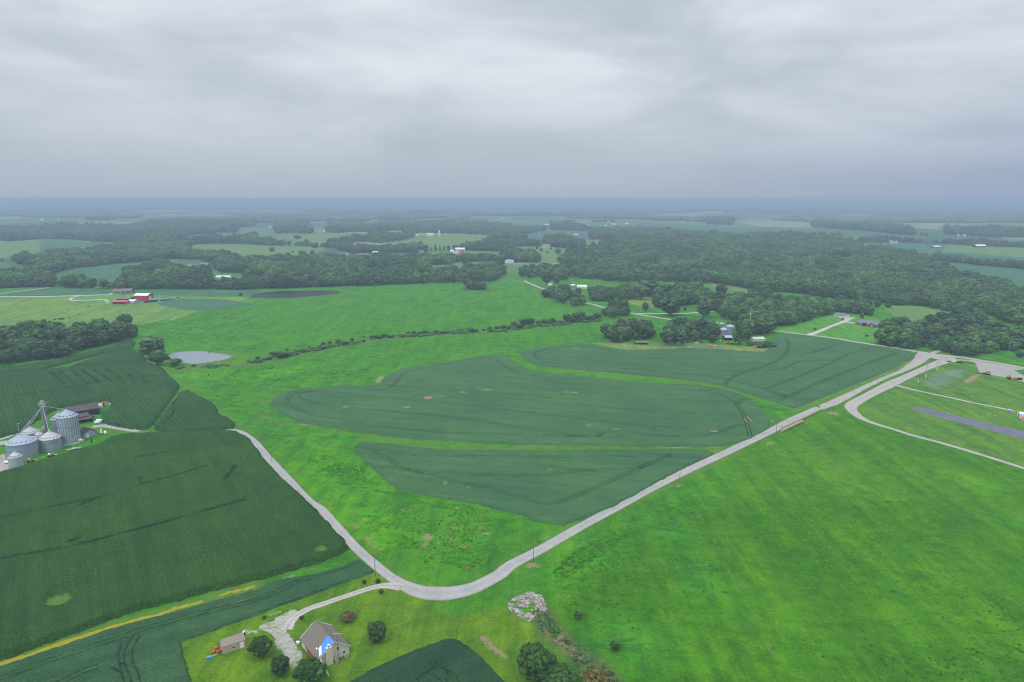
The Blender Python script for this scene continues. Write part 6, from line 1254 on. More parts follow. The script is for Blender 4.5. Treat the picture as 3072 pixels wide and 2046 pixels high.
MB().add([on_roof(Lh*.19, -Wh*.38, .22), on_roof(Lh*.235, -Wh*.38, .22), on_roof(Lh*.235, -Wh*.345, .22), on_roof(Lh*.19, -Wh*.345, .22)]+[on_roof(Lh*.19, -Wh*.38, .34), on_roof(Lh*.235, -Wh*.38, .34), on_roof(Lh*.235, -Wh*.345, .34), on_roof(Lh*.19, -Wh*.345, .34)],
         [(0, 3, 2, 1), (4, 5, 6, 7), (0, 1, 5, 4), (1, 2, 6, 5), (2, 3, 7, 6), (3, 0, 4, 7)]).build('skylight', M['white'], house)
rk = MB()
for s in (-1, 1): rk.bar((Lh/2+.03, 0, HR+.05), (Lh/2+.03, s*(Wh/2), 2.62), .08, 4); rk.bar((-Lh/2-.03, 0, HR+.05), (-Lh/2-.03, s*(Wh/2), 2.62), .08, 4)
rk.build('rake_board', M['white'], house)
ch_ = MB().box((Lh/2+.35, -Wh*.17, 2.75), (1.1, 1.9, 6.1)).build('chimney', M['cream_wall'], house); MB().bar((Lh/2+.35, -Wh*.17, 5.7), (Lh/2+.35, -Wh*.17, 6.5), .22, 8).build('flue', M['steel_dark'], ch_); MB().box((Lh/2+.35, -Wh*.17, 6.55), (.7, .7, .12)).build('cap', M['white'], ch_)
for nm_, yy_ in (('air_conditioner', Wh*.02), ('air_conditioner', Wh*.3)):
    a_ = MB().box((Lh/2+1.2, yy_, .45), (.9, .9, .9)).build(nm_, M['steel'], house); MB().lathe((Lh/2+1.2, yy_, .9), [(.36, 0), (.33, .06)], 12).build('fan_cover', M['steel_dark'], a_)
for (sx_, sy_, L_) in ((-Lh/2+.1, -Wh*.12, -4.2), (Lh/2-.1, -Wh*.43, 5.6)):
    MB().add([(sx_+L_, sy_, -.2), (sx_, sy_, -.2), (sx_, sy_, 3.0), (sx_+L_, sy_, .8), (sx_+L_, sy_+.24, -.2), (sx_, sy_+.24, -.2), (sx_, sy_+.24, 3.0), (sx_+L_, sy_+.24, .8)],
             [(0, 1, 2, 3), (7, 6, 5, 4), (0, 4, 5, 1), (1, 5, 6, 2), (2, 6, 7, 3), (3, 7, 4, 0)]).build('wing_wall', M['cream_wall'], house)
for k in range(2): MB().bar((-Lh*.1+k*1.4, Wh*.14, HR-kk*Wh*.14), (-Lh*.1+k*1.4, Wh*.14, HR-kk*Wh*.14+.7), .09, 6).build('vent_pipe', M['steel_dark'], house)
MB().box((Lh*.1, -Wh/2+.30, 1.35), (Lh*.5, .12, 2.1)).build('brick_facing', M['brick_red'], house)
# antenna mast at the gable
q = cx0+np.array([math.cos(ang)*(Lh/2+.9)-math.sin(ang)*Wh*.08, math.sin(ang)*(Lh/2+.9)+math.cos(ang)*Wh*.08, 0]); am = empty('antenna_mast', (q[0], q[1], zg)); tag(am, 'thin rusty television mast with crossed aerial at the house gable', 'antenna')
MB().bar((0, 0, -.2), (0, 0, 9.6), .09, 5).build('mast', M['rust'], am)
x = MB().bar((-1.4, .2, 9.5), (1.6, -.3, 9.7), .05, 4)
for k in range(7): x.bar((-1.3+k*.45, .2-k*.075-.6+.04*k, 9.52), (-1.3+k*.45, .2-k*.075+.6-.04*k, 9.52), .03, 4)
x.build('aerial', M['insulator'], am)
# yard things
def small(name, label, cat, tile, u, v, build, rz=0.):
    q = P_(tile, u, v); o = empty(name, tuple(q), rz); tag(o, label, cat); build(o); return o
def bx_parts(*parts):
    def f(o):
        for nm, c, d, mt in parts: MB().box(c, d).build(nm, mt, o)
    return f
small('cooler_box', 'white box standing beside the left eave of the tarp house', 'box', 'Z2', 1345, 545, bx_parts(('body', (0, 0, .35), (1.1, .7, .7), M['white']), ('lid', (0, 0, .74), (1.16, .76, .1), M['white'])))
small('flower_pot', 'small cream tub below the white box', 'tub', 'Z2', 1328, 578, lambda o: (MB().lathe((0, 0, 0), [(.3, 0), (.42, .5), (.36, .5)], 10).build('pot', M['tank_cream'], o), MB().box((0, 0, .5), (.4, .4, .3), .5).build('plant', M['leaf_bright'], o)))
small('bench', 'white garden bench at the upper corner of the tarp house', 'bench', 'Z2', 1575, 290, bx_parts(('seat', (0, 0, .45), (1.8, .5, .08), M['white']), ('backrest', (0, .25, .75), (1.8, .08, .5), M['white']), ('leg', (-.8, 0, .2), (.1, .45, .42), M['white']), ('leg', (.8, 0, .2), (.1, .45, .42), M['white'])), .6)
small('picnic_table', 'weathered table and white seat under the round yard tree', 'table', 'Z2', 850, 650, bx_parts(('tabletop', (0, 0, .75), (1.6, .8, .08), M['hay']), ('leg', (-.6, 0, .36), (.1, .6, .72), M['hay']), ('leg', (.6, 0, .36), (.1, .6, .72), M['hay']), ('seat', (0, .9, .45), (1.4, .4, .1), M['white'])), .8)
small('ladder_frame', 'white ladder without rungs lying in the grass above the stone yard', 'pipes', 'Z2', 1005, 105, lambda o: [MB().bar((-2, s*.35, .1), (2.2, s*.35, .1), .03, 4).build('rail', M['white'], o) for s in (-1, 1)]+[MB().bar((s*2., -.35, .1), (s*2., .35, .1), .03, 4).build('end_bar', M['white'], o) for s in (-1, 1)], .62)  # a ladder, reduced to two rails and end bars
# tan shed
f0, f1 = plane_pts(0, (240, 702), (570, 592)); hd = math.atan2(f1[1]-f0[1], f1[0]-f0[0]); Ls = float(np.hypot(*(f1-f0)[:2])); c_ = (f0+f1)/2; nrm = np.array([-math.sin(hd), math.cos(hd), 0]); Ws = Ls*.58
print('shed', Ls)
gable('garden_shed', 'tan-sided storage shed with taupe shingle roof beside the bean strip', 'shed', tuple(c_+nrm*Ws/2), Ls, Ws, 2.5, 3.9, hd, M['tan_wall'], M['shingle_tan'], .15, windows=[('f', -Ls*.02, 1.35, .9, .9)], doors=[('f', Ls*.36, 1.15, 1.2, 2.1, M['white']), ('r', 0, 1.1, 1.2, 2.1, M['barn_dark'])])
small('door_barrel', 'black barrel at the far end of the tan shed', 'barrel', 'Z2', 545, 420, lambda o: (MB().lathe((0, 0, 0), [(.4, 0), (.44, .5), (.4, 1.2)], 12).build('drum', M['tyre'], o), MB().lathe((0, 0, 1.2), [(.42, 0), (.1, .15)], 12).build('lid', M['white'], o)))
def junk(o):
    rng = random.Random(3)
    for k in range(9): MB().box(((rng.random()-.5)*2.2, (rng.random()-.5)*2.4, .3+rng.random()*.4), (.7+rng.random()*.5, .5, .5), rng.random()*3).build('brick_block', M['orange'] if k % 3 else M['brick_red'], o)
small('brick_pile', 'heap of red blocks against the left wall of the tan shed', 'pile', 'Z2', 170, 650, junk)
small('wheelbarrow', 'blue tub and pole lying left of the brick pile', 'tub', 'Z2', 40, 755, lambda o: (MB().box((0, 0, .25), (1.2, .8, .4), .4, 0, 1.25).build('tub', M['tarp'], o), MB().bar((.4, .3, .2), (2., 1.6, .3), .06, 4).build('pole', M['white'], o)))
small('red_can', 'small orange-red canister inside the road bend', 'canister', 'C1', 1818, 590, bx_parts(('body', (0, 0, .25), (.9, .6, .5), M['orange']), ('spout', (.2, 0, .6), (.15, .15, .3), M['orange'])))
# riprap
rp = g('Z8', (385, 350), (400, 280), (500, 225), (600, 170), (740, 135), (850, 150), (930, 210), (970, 330), (1000, 430), (1010, 485), (930, 500), (840, 480), (805, 540), (720, 600), (645, 606), (590, 550), (500, 480), (400, 415))
rng = np.random.default_rng(5); a_ = rp[:, :2].min(0); b_ = rp[:, :2].max(0); q = rng.random((3900, 2))*(b_-a_)+a_; q = q[inpoly(q[:, 0], q[:, 1], rp)]
hole = fbm(q[:, 0], q[:, 1], 2.0, 14, 2); q = q[hole < .60]; v0, f0_ = ICO[0]; V = []; F = []
for i, p_ in enumerate(q):
    s = .14+.26*rng.random()**2; v = v0*(s*(1+.5*(rng.random((12, 1))-.5)))*np.array([1.2, .9, .7]); t = rng.random()*6; R2 = np.array([[math.cos(t), -math.sin(t), 0], [math.sin(t), math.cos(t), 0], [0, 0, 1]])
    V.append(v@R2.T+np.array([p_[0], p_[1], float(H(p_[0], p_[1]))+.1])); F.append(f0_+12*i)
me = npmesh('stone_riprap', np.concatenate(V), np.concatenate(F).astype(np.int32), [M['rock']]); link(tag(bpy.data.objects.new('stone_riprap', me), 'bed of broken pale stone dumped at the head of the ditch', 'stones', kind='stuff')); print('rocks', len(q))

# ------------------------------------------------------------------ grain bins, bucket elevator and barns on the left
def bin_(label, u, v, wu, hwall, hroof, wall, roof, ribs=0, name='grain_bin', pad=False):
    """u,v: nearest point of the foot in Z1; wu: width in Z1 units; heights in metres"""
    q = P_('Z1', u, v); s = scale_at(q); R = wu*TILE['Z1'][2]/s/2*.97/wide('Z1', u); d = q[:2]/np.linalg.norm(q[:2]); c = (q[0]+d[0]*R, q[1]+d[1]*R)
    zz = float(H(*c)); o = empty(name, (c[0], c[1], zz), math.atan2(d[1], d[0])+math.pi); tag(o, label, 'grain bin')
    prof = [(R, -.3)]
    MB().lathe((0, 0, 0), [(R, -.3), (R, hwall)], 48).build('wall', wall, o)
    rf = MB().lathe((0, 0, hwall), [(R*1.03, -.06), (R*1.03, .05), (R*.55, hroof*.52), (R*.14, hroof*.95), (R*.12, hroof*.96)], 48).build('roof', roof, o)
    MB().lathe((0, 0, hwall+hroof*.93), [(R*.12, 0), (R*.13, .5), (R*.03, .8)], 14).build('roof_cap', roof, rf)
    for k in range(7):
        a = -1.15+k*.38; r_ = R*.82; MB().box((r_*math.cos(a), r_*math.sin(a), hwall+hroof*.27), (.6, .5, .55), a).build('roof_vent', M['steel_dark'] if ribs else M['steel'], rf)
    for k in range(ribs):
        a = k*2*math.pi/ribs; MB().box(((R+.05)*math.cos(a), (R+.05)*math.sin(a), hwall/2), (.14, .16, hwall-.1), a).build('stiffener', M['rib'], o)
    if ribs: MB().lathe((0, 0, hwall*.62), [(R+.17, 0), (R+.17, .16)], 48).build('wind_ring', M['rib'], o)
    if pad: MB().lathe((0, 0, -.35), [(R+1.6, 0), (R+1.5, .5)], 48).build('footing', M['concrete_pad'], o)
    dr = MB().box((R*.98*math.cos(-.9), R*.98*math.sin(-.9), 1.1), (.2, 1.0, 1.6), -.9).build('hatch_door', M['steel'], o)
    return o, c, R, zz
def m_at(u, v, units): return units*TILE['Z1'][2]/scale_at(P_('Z1', u, v))
hb = lambda u, v, un: m_at(u, v, un)/.93
big, bc, bR, bz = bin_('largest wide grain bin with smooth blue-grey roof, at the left', 450, 1250, 645, hb(450, 1250, 275), hb(450, 1250, 150)*.86, M['galv'], M['galv_roof'])
tall, tc_, tR, tz_ = bin_('tallest grain bin with dark vertical ribs', 1330, 960, 440, hb(1330, 960, 480), hb(1330, 960, 110)*.98, M['galv_lite'], M['galv_roof'], 26, pad=True)
med, mc, mR, mz = bin_('middle-sized bin with cream roof between the largest and tallest bins', 975, 1098, 452, hb(975, 1098, 215), hb(975, 1098, 130)*.85, M['galv'], M['bin_roof_cream'])
sml, sc2, sR, sz_ = bin_('smallest bin with bright conical roof in front at the left', 318, 1415, 296, hb(318, 1415, 192), hb(318, 1415, 85)*1.0, M['galv_lite'], M['bin_roof_cream'])
bk1 = bin_('cream-roofed bin hidden behind the largest bin', 600, 960, 380, hb(600, 960, 190), 3., M['galv'], M['bin_roof_cream'])
bk2 = bin_('cream-roofed bin half hidden behind the middle-sized bin', 765, 1010, 240, hb(765, 1010, 190), 2.4, M['galv'], M['bin_roof_cream'])
bk3 = bin_('small narrow bin behind the bucket elevator', 850, 790, 150, hb(850, 790, 90), 2.4, M['galv'], M['bin_roof_cream'])
bk4 = bin_('ribbed bin standing close behind the tallest bin', 1170, 840, 370, hb(1130, 840, 330), 3.4, M['galv'], M['galv_roof'], 22)
# bucket elevator (leg) with head house and spouts
q = P_('Z1', 880, 800); Ht = hb(880, 800, 655)
lg_ = empty('bucket_elevator', tuple(q)); tag(lg_, 'tall lattice bucket elevator tower rising above the bins', 'elevator')
tw = MB(); a_ = 1.15
for sx_ in (-1, 1):
    for sy_ in (-1, 1): tw.bar((sx_*a_, sy_*a_, -.2), (sx_*a_*.8, sy_*a_*.8, Ht*.86), .12, 4)
n_ = 16
for k in range(n_):
    z0 = Ht*.86*k/n_; z1 = Ht*.86*(k+1)/n_
    for (x0_, y0_, x1_, y1_) in ((-1, -1, 1, -1), (1, -1, 1, 1), (1, 1, -1, 1), (-1, 1, -1, -1)):
        tw.bar((x0_*a_*.9, y0_*a_*.9, z0), (x1_*a_*.9, y1_*a_*.9, z1), .06, 4); tw.bar((x0_*a_*.9, y0_*a_*.9, z1), (x1_*a_*.9, y1_*a_*.9, z1), .05, 4)
tw.build('lattice_frame', M['steel'], lg_)
MB().box((-.35, 0, Ht*.47), (.5, .8, Ht*.94)).build('trunking', M['steel'], lg_); MB().box((.45, 0, Ht*.47), (.5, .8, Ht*.94)).build('trunking', M['steel_dark'], lg_)
pl = MB().box((0, 0, Ht*.87), (3.6, 3.0, .15)).build('platform', M['steel'], lg_); hd_ = MB().box((0, 0, Ht*.93), (2.1, 1.5, 1.6)).build('head_house', M['galv_roof'], lg_); MB().box((-.2, 0, Ht*.965), (1.2, 1.2, .8)).build('motor', M['yellow'], hd_)
MB().box((.6, -.4, Ht*.84), (1.3, 1.2, 1.4)).build('distributor', M['white'], lg_)
rl = MB()
for (x0_, y0_, x1_, y1_) in ((-1.8, -1.5, 1.8, -1.5), (1.8, -1.5, 1.8, 1.5), (1.8, 1.5, -1.8, 1.5), (-1.8, 1.5, -1.8, -1.5)): rl.bar((x0_, y0_, Ht*.87+1.1), (x1_, y1_, Ht*.87+1.1), .05, 4); rl.bar((x0_, y0_, Ht*.87), (x0_, y0_, Ht*.87+1.1), .05, 4)
rl.build('railing', M['insulator'], pl)
def to_local(c, z): return (c[0]-q[0], c[1]-q[1], z-q[2])
def top_of(b): o, c, R, z0 = b; return c
tops = [(bc, bz+hb(450, 1250, 275)+hb(450, 1250, 150)*.84), (mc, mz+hb(975, 1098, 215)+hb(975, 1098, 130)*.82), (tc_, tz_+hb(1330, 960, 480)+hb(1330, 960, 110)*.95), (bk1[1], bk1[3]+hb(600, 960, 190)+3.), (bk2[1], bk2[3]+hb(765, 1010, 190)+2.3), (bk3[1], bk3[3]+hb(850, 790, 90)+2.3), (bk4[1], bk4[3]+hb(1130, 840, 350)+3.2)]
for c, z_ in (tops[0], tops[1], tops[2], tops[3], tops[5]): MB().bar((0, 0, Ht*.84), to_local(c, z_), .12, 6).build('spout', M['steel'] if z_ > tops[1][1]+.1 else M['insulator'], lg_)
# catwalk conveyor from the back bin top to the largest bin
o = empty('catwalk', (0, 0, 0)); A = np.array([bk1[1][0], bk1[1][1], tops[3][1]+.5]); B = np.array([bc[0], bc[1], tops[0][1]+.5]); o.location = tuple(A); tag(o, 'grey conveyor catwalk running to the peak of the largest bin', 'catwalk')
D_ = B-A; MB().bar((-D_[0]*.25, -D_[1]*.25, 1.), tuple(D_), .35, 4).build('conveyor', M['steel'], o)
rr_ = MB()
for s in (-1, 1): rr_.bar((-D_[0]*.25, -D_[1]*.25+s*.6, 2.), (D_[0], D_[1]+s*.6, D_[2]+1.1), .06, 4)
rr_.build('railing', M['insulator'], o)
# barns
hd = heading('Z1', (1450, 560), (1700, 520))
q1 = P_('Z1', 1470, 470); 
gable('dark_barn', 'large dark weathered barn with rusty black roof behind the tallest bin', 'barn', (q1[0]-3, q1[1]+9, float(q1[2])), m_at(1600, 450, 520), 15, 4.2, 6.4, hd+.05, M['barn_dark'], M['roof_old'], .3)
gable('dark_barn', 'middle lean-to of the dark barn with open front', 'barn', (q1[0]+4, q1[1]-4.2, float(q1[2])), m_at(1560, 500, 260), 9, 3.4, 4.6, hd+.05, M['barn_dark'], M['roof_old'], .3)
q2 = P_('Z1', 1540, 555); gable('low_shed', 'lowest dark-roofed shed at the foot of the dark barn', 'shed', (q2[0], q2[1]+2.6, float(q2[2])), m_at(1570, 540, 250), 6, 2.2, 3.2, hd+.05, M['barn_dark'], M['roof_old'], .3, open_side='f')
f0, f1 = P_('Z1', 1590, 850), P_('Z1', 1808, 795); hd = math.atan2(f1[1]-f0[1], f1[0]-f0[0]); Lg = float(np.hypot(*(f1-f0)[:2])); c_ = (f0+f1)/2; nrm = np.array([-math.sin(hd), math.cos(hd), 0])
gable('workshop', 'small workshop with black shingle roof and pale blue end wall', 'shed', tuple(c_+nrm*Lg*.62), Lg*1.25, Lg, 3.0, 4.7, hd+math.pi/2, M['galv_roof'], M['shingle_black'], .3, doors=[('l', Lg*.2, 1.1, 1.1, 2.2)])
def tank(o, L=3.2, R=.75, mt=None):
    b = MB().bar((-L/2, 0, R+.2), (L/2, 0, R+.2), R, 14).build('shell', mt or M['white'], o)
    for s in (-1, 1): MB().lathe((0, 0, 0), [(R, 0), (R*.8, .25), (R*.3, .4)], 14).build('end_cap', mt or M['white'], b).matrix_local = __import__('mathutils').Matrix.Translation((s*L/2, 0, R+.2)) @ __import__('mathutils').Matrix.Rotation(s*math.pi/2, 4, 'Y')
    for s in (-1, 1): MB().box((s*L*.3, 0, .2), (.2, R*1.2, .5)).build('saddle', M['steel_dark'], o)
small('tank', 'white tank on the grass against the tallest bin', 'tank', 'Z1', 1495, 910, lambda o: tank(o, 2.2, .75), .4)
small('tank', 'cream tank lying upper left of the group of three', 'tank', 'Z1', 1905, 722, lambda o: tank(o, 2.6, .7, M['tank_cream']), -1.0)
small('tank', 'cream tank lying lowest of the group of three', 'tank', 'Z1', 1905, 768, lambda o: tank(o, 2.4, .75, M['tank_cream']), -1.0)
small('tank', 'whitish tank lying rightmost of the group of three', 'tank', 'Z1', 1980, 762, lambda o: tank(o, 2.6, .75, M['white']), -1.0)
small('tank', 'white tank left of the smallest bin', 'tank', 'Z1', 135, 1325, lambda o: tank(o, 2.0, .8), .2)
def bale(o, wrapped=True, R=.9, L=1.5):
    m_ = M['bale_wrap'] if wrapped else M['hay']
    b = MB().bar((-L/2, 0, R), (L/2, 0, R), R, 16)
    b.build('bale_body', m_, o); 
    r = MB()
    for k in (-.35, 0, .35): r.bar((k*L-.03, 0, R), (k*L+.03, 0, R), R+.02, 16)
    r.build('twine', m_, o)
small('wrapped_bale', 'upper pale wrapped bale beside the lane at the dark barn', 'bale', 'Z1', 1872, 540, lambda o: bale(o, True, 1.0, 3.2), .3)
small('wrapped_bale', 'lower pale wrapped bale beside the lane at the dark barn', 'bale', 'Z1', 1835, 572, lambda o: bale(o, True, 1.0, 3.0), .3)
small('black_post', 'thick black post standing on grass right of the bins', 'post', 'Z1', 1728, 940, lambda o: (MB().bar((0, 0, 0), (0, 0, 3.0), .4, 8, .3).build('post', M['tyre'], o), MB().lathe((.9, -.3, 0), [(.45, 0), (.45, .3)], 10).build('base_plate', M['hay'], o)))
def machine(o, mt=None, c2=None):
    b = MB().box((0, 0, .9), (3.4, 1.5, .8), 0, 0, .85).build('body', mt or M['steel_dark'], o); MB().box((-.7, 0, 1.6), (1.1, 1.2, .9), 0, 0, .9).build('cab', c2 or M['steel_dark'], o)
    MB().bar((1.6, 0, 1.0), (3.2, 0, .4), .2, 5).build('boom', c2 or M['steel'], o)
    for sx_ in (-1.1, 1.2):
        for sy_ in (-.85, .85): MB().bar((sx_, sy_-.18, .55), (sx_, sy_+.18, .55), .55, 12).build('wheel', M['tyre'], o)
small('tractor', 'black implement parked below the middle-sized bin', 'machine', 'Z1', 960, 1190, lambda o: machine(o, None, M['white']), .45)
small('tractor', 'rusty spreader parked between largest and smallest bins', 'machine', 'Z1', 580, 1290, lambda o: machine(o, M['rust'], M['tank_cream']), .6)
small('auger', 'silver grain auger trailer lying at the corn edge', 'machine', 'Z1', 1410, 1060, lambda o: (MB().box((.8, .4, .8), (4.4, 2.0, .5)).build('trough', M['galv_roof'], o), MB().bar((-4, -.6, .4), (1, -.6, .9), .35, 8).build('tube', M['galv_lite'], o), MB().box((-1.4, 0, .6), (1.2, 1.0, .6)).build('drive_box', M['steel_dark'], o),
       [MB().bar((.6, s*1.1-.1, .45), (.6, s*1.1+.1, .45), .45, 12).build('wheel', M['tyre'], o) for s in (-1, 1)]), .35)
small('white_hopper', 'white domed hopper beside the junk right of the dark barn', 'hopper', 'Z1', 1890, 260, lambda o: (MB().lathe((0, 0, 0), [(1.5, 0), (1.5, 1.6), (1.0, 2.4), (.3, 2.6)], 16).build('hopper_body', M['bale_wrap'], o), MB().box((0, -1.5, .5), (1.6, .3, .6)).build('chute', M['steel'], o)))
small('pink_shed', 'small pink-red box shed right of the dark barn', 'shed', 'Z1', 1975, 225, bx_parts(('wall', (0, 0, 1.1), (3.2, 2.8, 2.2), M['tan_wall']), ('roof', (0, 0, 2.3), (3.5, 3.1, .2), M['brick_red']), ('door', (0, -1.42, 1.), (1., .1, 1.9), M['barn_dark'])), .1)
small('pallet_stack', 'pale timber stack right of the pink box shed', 'pile', 'Z1', 2060, 225, lambda o: [MB().box((0, 0, .15+k*.3), (2.6-.2*k, 1.6, .26), .1*k).build('plank', M['hay'], o) for k in range(4)], .2)
small('scrap_row', 'dark scrap machinery left of the white hopper', 'machine', 'Z1', 1800, 225, lambda o: machine(o, M['steel_dark'], M['rust']), .1)
small('wheel_rig', 'dark cart parked at the barn corner', 'machine', 'Z1', 1712, 450, lambda o: machine(o), .4)
# ------------------------------------------------------------------ poles
def pole(label, tile, base, top, group=None, name='utility_pole', lamp=False, mat='wood_pole', arm=True, r=.15, white_foot=False, height=None):
    q = P_(tile, *base); s = scale_at(q)
    h = height or (base[1]-top[1])*TILE[tile][2]/s/cp_/1.0*1.0
    o = empty(name, tuple(q), rs()); tag(o, label, 'pole', group)
    MB().bar((0, 0, -.4), (0, 0, h), r, 7, r*.7).build('shaft', M[mat], o)
    if arm:
        MB().box((0, 0, h-.5), (2.2, .12, .14)).build('crossarm', M[mat], o)
        for k in (-1, 0, 1): MB().bar((k*.95, 0, h-.43), (k*.95, 0, h-.2), .06, 5).build('insulator', M['insulator'], o)
    if lamp: MB().box((.5, 0, h-.1), (.9, .5, .35)).build('lamp_head', M['insulator'], o)
    if white_foot: MB().bar((0, 0, .2), (0, 0, h*.34), r*2.1, 8).build('white_guard', M['white'], o)
    return o
pole('wooden pole beside the road just above the driveway mouth', 'C1', (1029, 655), (1020, 462)); pole('wooden pole at the roadside bare patch below the triangular field', 'C2', (183, 540), (183, 360)); pole('wooden pole by the road beyond the triangular field', 'B2', (1540, 1360), (1548, 1240))
pole('wooden pole on the left road beside the big corn field', 'B1', (147, 1172), (136, 1085)); pole('wooden pole left of the hay bale rows', 'B3', (74, 935), (84, 790)); pole('wooden pole at the county road left of the junction', 'B3', (1364, 180), (1376, 85)); pole('grey pole with lamp before the roadside trees at the right', 'B3', (2212, 168), (2222, 78), lamp=True, arm=False, mat='insulator')
pole('pole with white lamp behind the largest bin', 'Z1', (360, 740), (335, 560), lamp=True, arm=False, mat='cream_wall'); pole('pole beside the long grey garage', 'A3', (602, 1282), (605, 1212), arm=False, lamp=True, mat='insulator'); pole('pole between farmhouse and red barn', 'Z4', (866, 270), (860, 140), lamp=True, arm=False, mat='cream_wall')
pole('pole in the wood behind the red barn', 'Z4', (822, 200), (815, 30), mat='insulator'); pole('pole beside the lane island of trees', 'A2', (1140, 1215), (1138, 1150)); pole('pole next to it beside the lane island', 'A2', (1164, 1217), (1162, 1165), arm=False)
o = pole('very tall thin lattice mast behind the farmyard trees', 'Z5', (1480, 620), (1522, 80), name='radio_mast', mat='roof_green', arm=False, r=.32)
for k, (b_, t_) in enumerate((((1210, 848), (1237, 610)), ((1390, 738), (1425, 430)), ((1656, 565), (1680, 345)), ((1718, 455), (1745, 298)), ((1868, 425), (1903, 165)))):
    pole('dark pole with white foot, %s of five along the gravel lane' % ('nearest', 'second nearest', 'middle', 'fourth', 'farthest')[k], 'Z7', b_, t_, 'poles with white guards along the gravel lane', 'guarded_pole', white_foot=True, arm=k != 4, lamp=k == 4, r=.13)
# ------------------------------------------------------------------ hay bales in two rows beside the road
ORD = 'first second third fourth fifth sixth seventh eighth ninth tenth eleventh twelfth thirteenth fourteenth fifteenth sixteenth seventeenth eighteenth nineteenth twentieth'.split()
ORD += ['twenty-'+o for o in ORD[:9]]+['thirtieth']+['thirty-'+o for o in ORD[:9]]+['fortieth']+['forty-'+o for o in ORD[:9]]
def bale_row(label, a, b_, group, tile='B3'):
    A, B = P_(tile, *a), P_(tile, *b_); L = np.linalg.norm((B-A)[:2]); n = int(L/1.62); hd = math.atan2(B[1]-A[1], B[0]-A[0]); first = None
    for k in range(n):
        p_ = A+(B-A)*(k+.5)/n; R = .85
        if first is None:
            o = empty('hay_bale', (p_[0], p_[1], float(H(p_[0], p_[1]))), hd); bale(o, False, R, 1.5); first = o
        else:
            o = first.copy(); COL.objects.link(o); o.location = (p_[0]+rs()*.2, p_[1]+rs()*.2, float(H(p_[0], p_[1])))
            for ch in first.children: c2 = ch.copy(); COL.objects.link(c2); c2.parent = o
        tag(o, 'round grey hay bale, %s %s' % (ORD[k], label), 'hay bale', group)
    print('bales', n)
bale_row('from the near end of the longer row by the road', (132, 878), (478, 712), 'hay bales of the longer row'); bale_row('from the near end of the shorter outer row', (124, 908), (312, 818), 'hay bales of the shorter row')
# ------------------------------------------------------------------ machines and small buildings on the right
def dozer(o):
    for s in (-1, 1): MB().box((0, s*1.1, .55), (4.4, .6, 1.1), 0, 0, .85).build('track', M['tyre'], o)
    MB().box((.3, 0, 1.4), (3.2, 1.5, 1.0)).build('body', M['yellow'], o); c_ = MB().box((-.6, 0, 2.5), (1.6, 1.5, 1.5)).build('cab', M['yellow'], o); MB().box((-.6, 0, 2.6), (1.66, 1.2, .9)).build('window', M['glass'], c_); MB().box((-.6, 0, 3.32), (1.9, 1.8, .14)).build('roof', M['tank_cream'], c_)
    MB().box((2.8, 0, .8), (.3, 3.4, 1.3)).build('blade', M['yellow'], o)
small('bulldozer', 'yellow bulldozer on black tracks standing in the gravel lot', 'bulldozer', 'Z3', 1145, 310, dozer, 1.9)
def scraper(o):
    MB().box((0, 0, 1.6), (5.5, 2.2, 1.4)).build('bowl', M['yellow'], o); MB().bar((-2.6, 0, 1.6), (-5.6, 0, 1.3), .4, 6).build('drawbar', M['yellow'], o); MB().box((-6.3, 0, 1.6), (2.4, 1.7, 1.5)).build('engine', M['rust'], o); MB().box((-5.5, 0, 2.9), (1.2, 1.4, 1.2)).build('cab', M['yellow'], o)
    for sx_ in (-6.2, 2.0, .2):
        for sy_ in (-1.5, 1.5): MB().bar((sx_, sy_-.35, .95), (sx_, sy_+.35, .95), .95, 14).build('wheel', M['tyre'], o)
small('earth_scraper', 'tan and black wheeled scraper at the lower edge of the gravel lot', 'machine', 'Z3', 1790, 420, scraper, -.12)
def culverts(o):
    for k, (x_, y_) in enumerate(((-5, 0), (-3.4, .4), (0, .2), (2.6, -.3), (4.6, .1), (5.4, -1.))): MB().bar((x_-.9, y_, .5), (x_+.9, y_+.3, .5), .55, 8).build('drum' if k % 2 else 'tyre', M['tyre'] if k != 2 else M['white'], o)
small('scrap_heap', 'row of tyres and drums on the grass corner by the county road', 'pile', 'Z3', 450, 50, culverts, -.2)
small('grate', 'dark cattle grate at the end of the gravel lot', 'grate', 'Z3', 1005, 290, lambda o: [MB().box((0, -.8+k*.4, .3), (3.4, .12, .3)).build('bar', M['steel_dark'], o) for k in range(5)]+[MB().box((s*1.7, 0, .35), (.2, 2., .4)).build('rail', M['steel_dark'], o) for s in (-1, 1)], -.3)
def potty(o):
    MB().box((0, 0, 1.1), (1.25, 1.25, 2.2)).build('cabin', M['purple'], o); MB().box((0, 0, 2.27), (1.35, 1.35, .16), 0, 0, .8).build('roof', M['white'], o); MB().box((0, -.64, 1.05), (.8, .06, 1.9)).build('door', M['purple'], o)
    for s in (-1, 1): MB().box((s*.5, 0, .04), (.1, 1.3, .1)).build('skid', M['steel_dark'], o)
small('portable_toilet', 'purple portable toilet with white roof at the end of the thin track', 'toilet', 'Z3', 1615, 1130, potty)
q = P_('Z3', 1880, 1250); hd = -.32
gable('concession_stand', 'white metal building with red trim cut by the right edge', 'building', (q[0]+4.3, q[1]+1.2, float(q[2])), 9., 5.4, 2.9, 3.6, hd, M['white_wall'], wr, .3, doors=[('f', -2.6, 1.2, 2.6, 2.3), ('l', 0, 1.2, 1.2, 2.2, M['red_dark'])])
q = P_('Z3', 1915, 1300); o = empty('awning_stall', (q[0]+1.5, q[1]+.8, float(q[2])), -.32); tag(o, 'orange-roofed stall in front of the white metal building', 'stall')
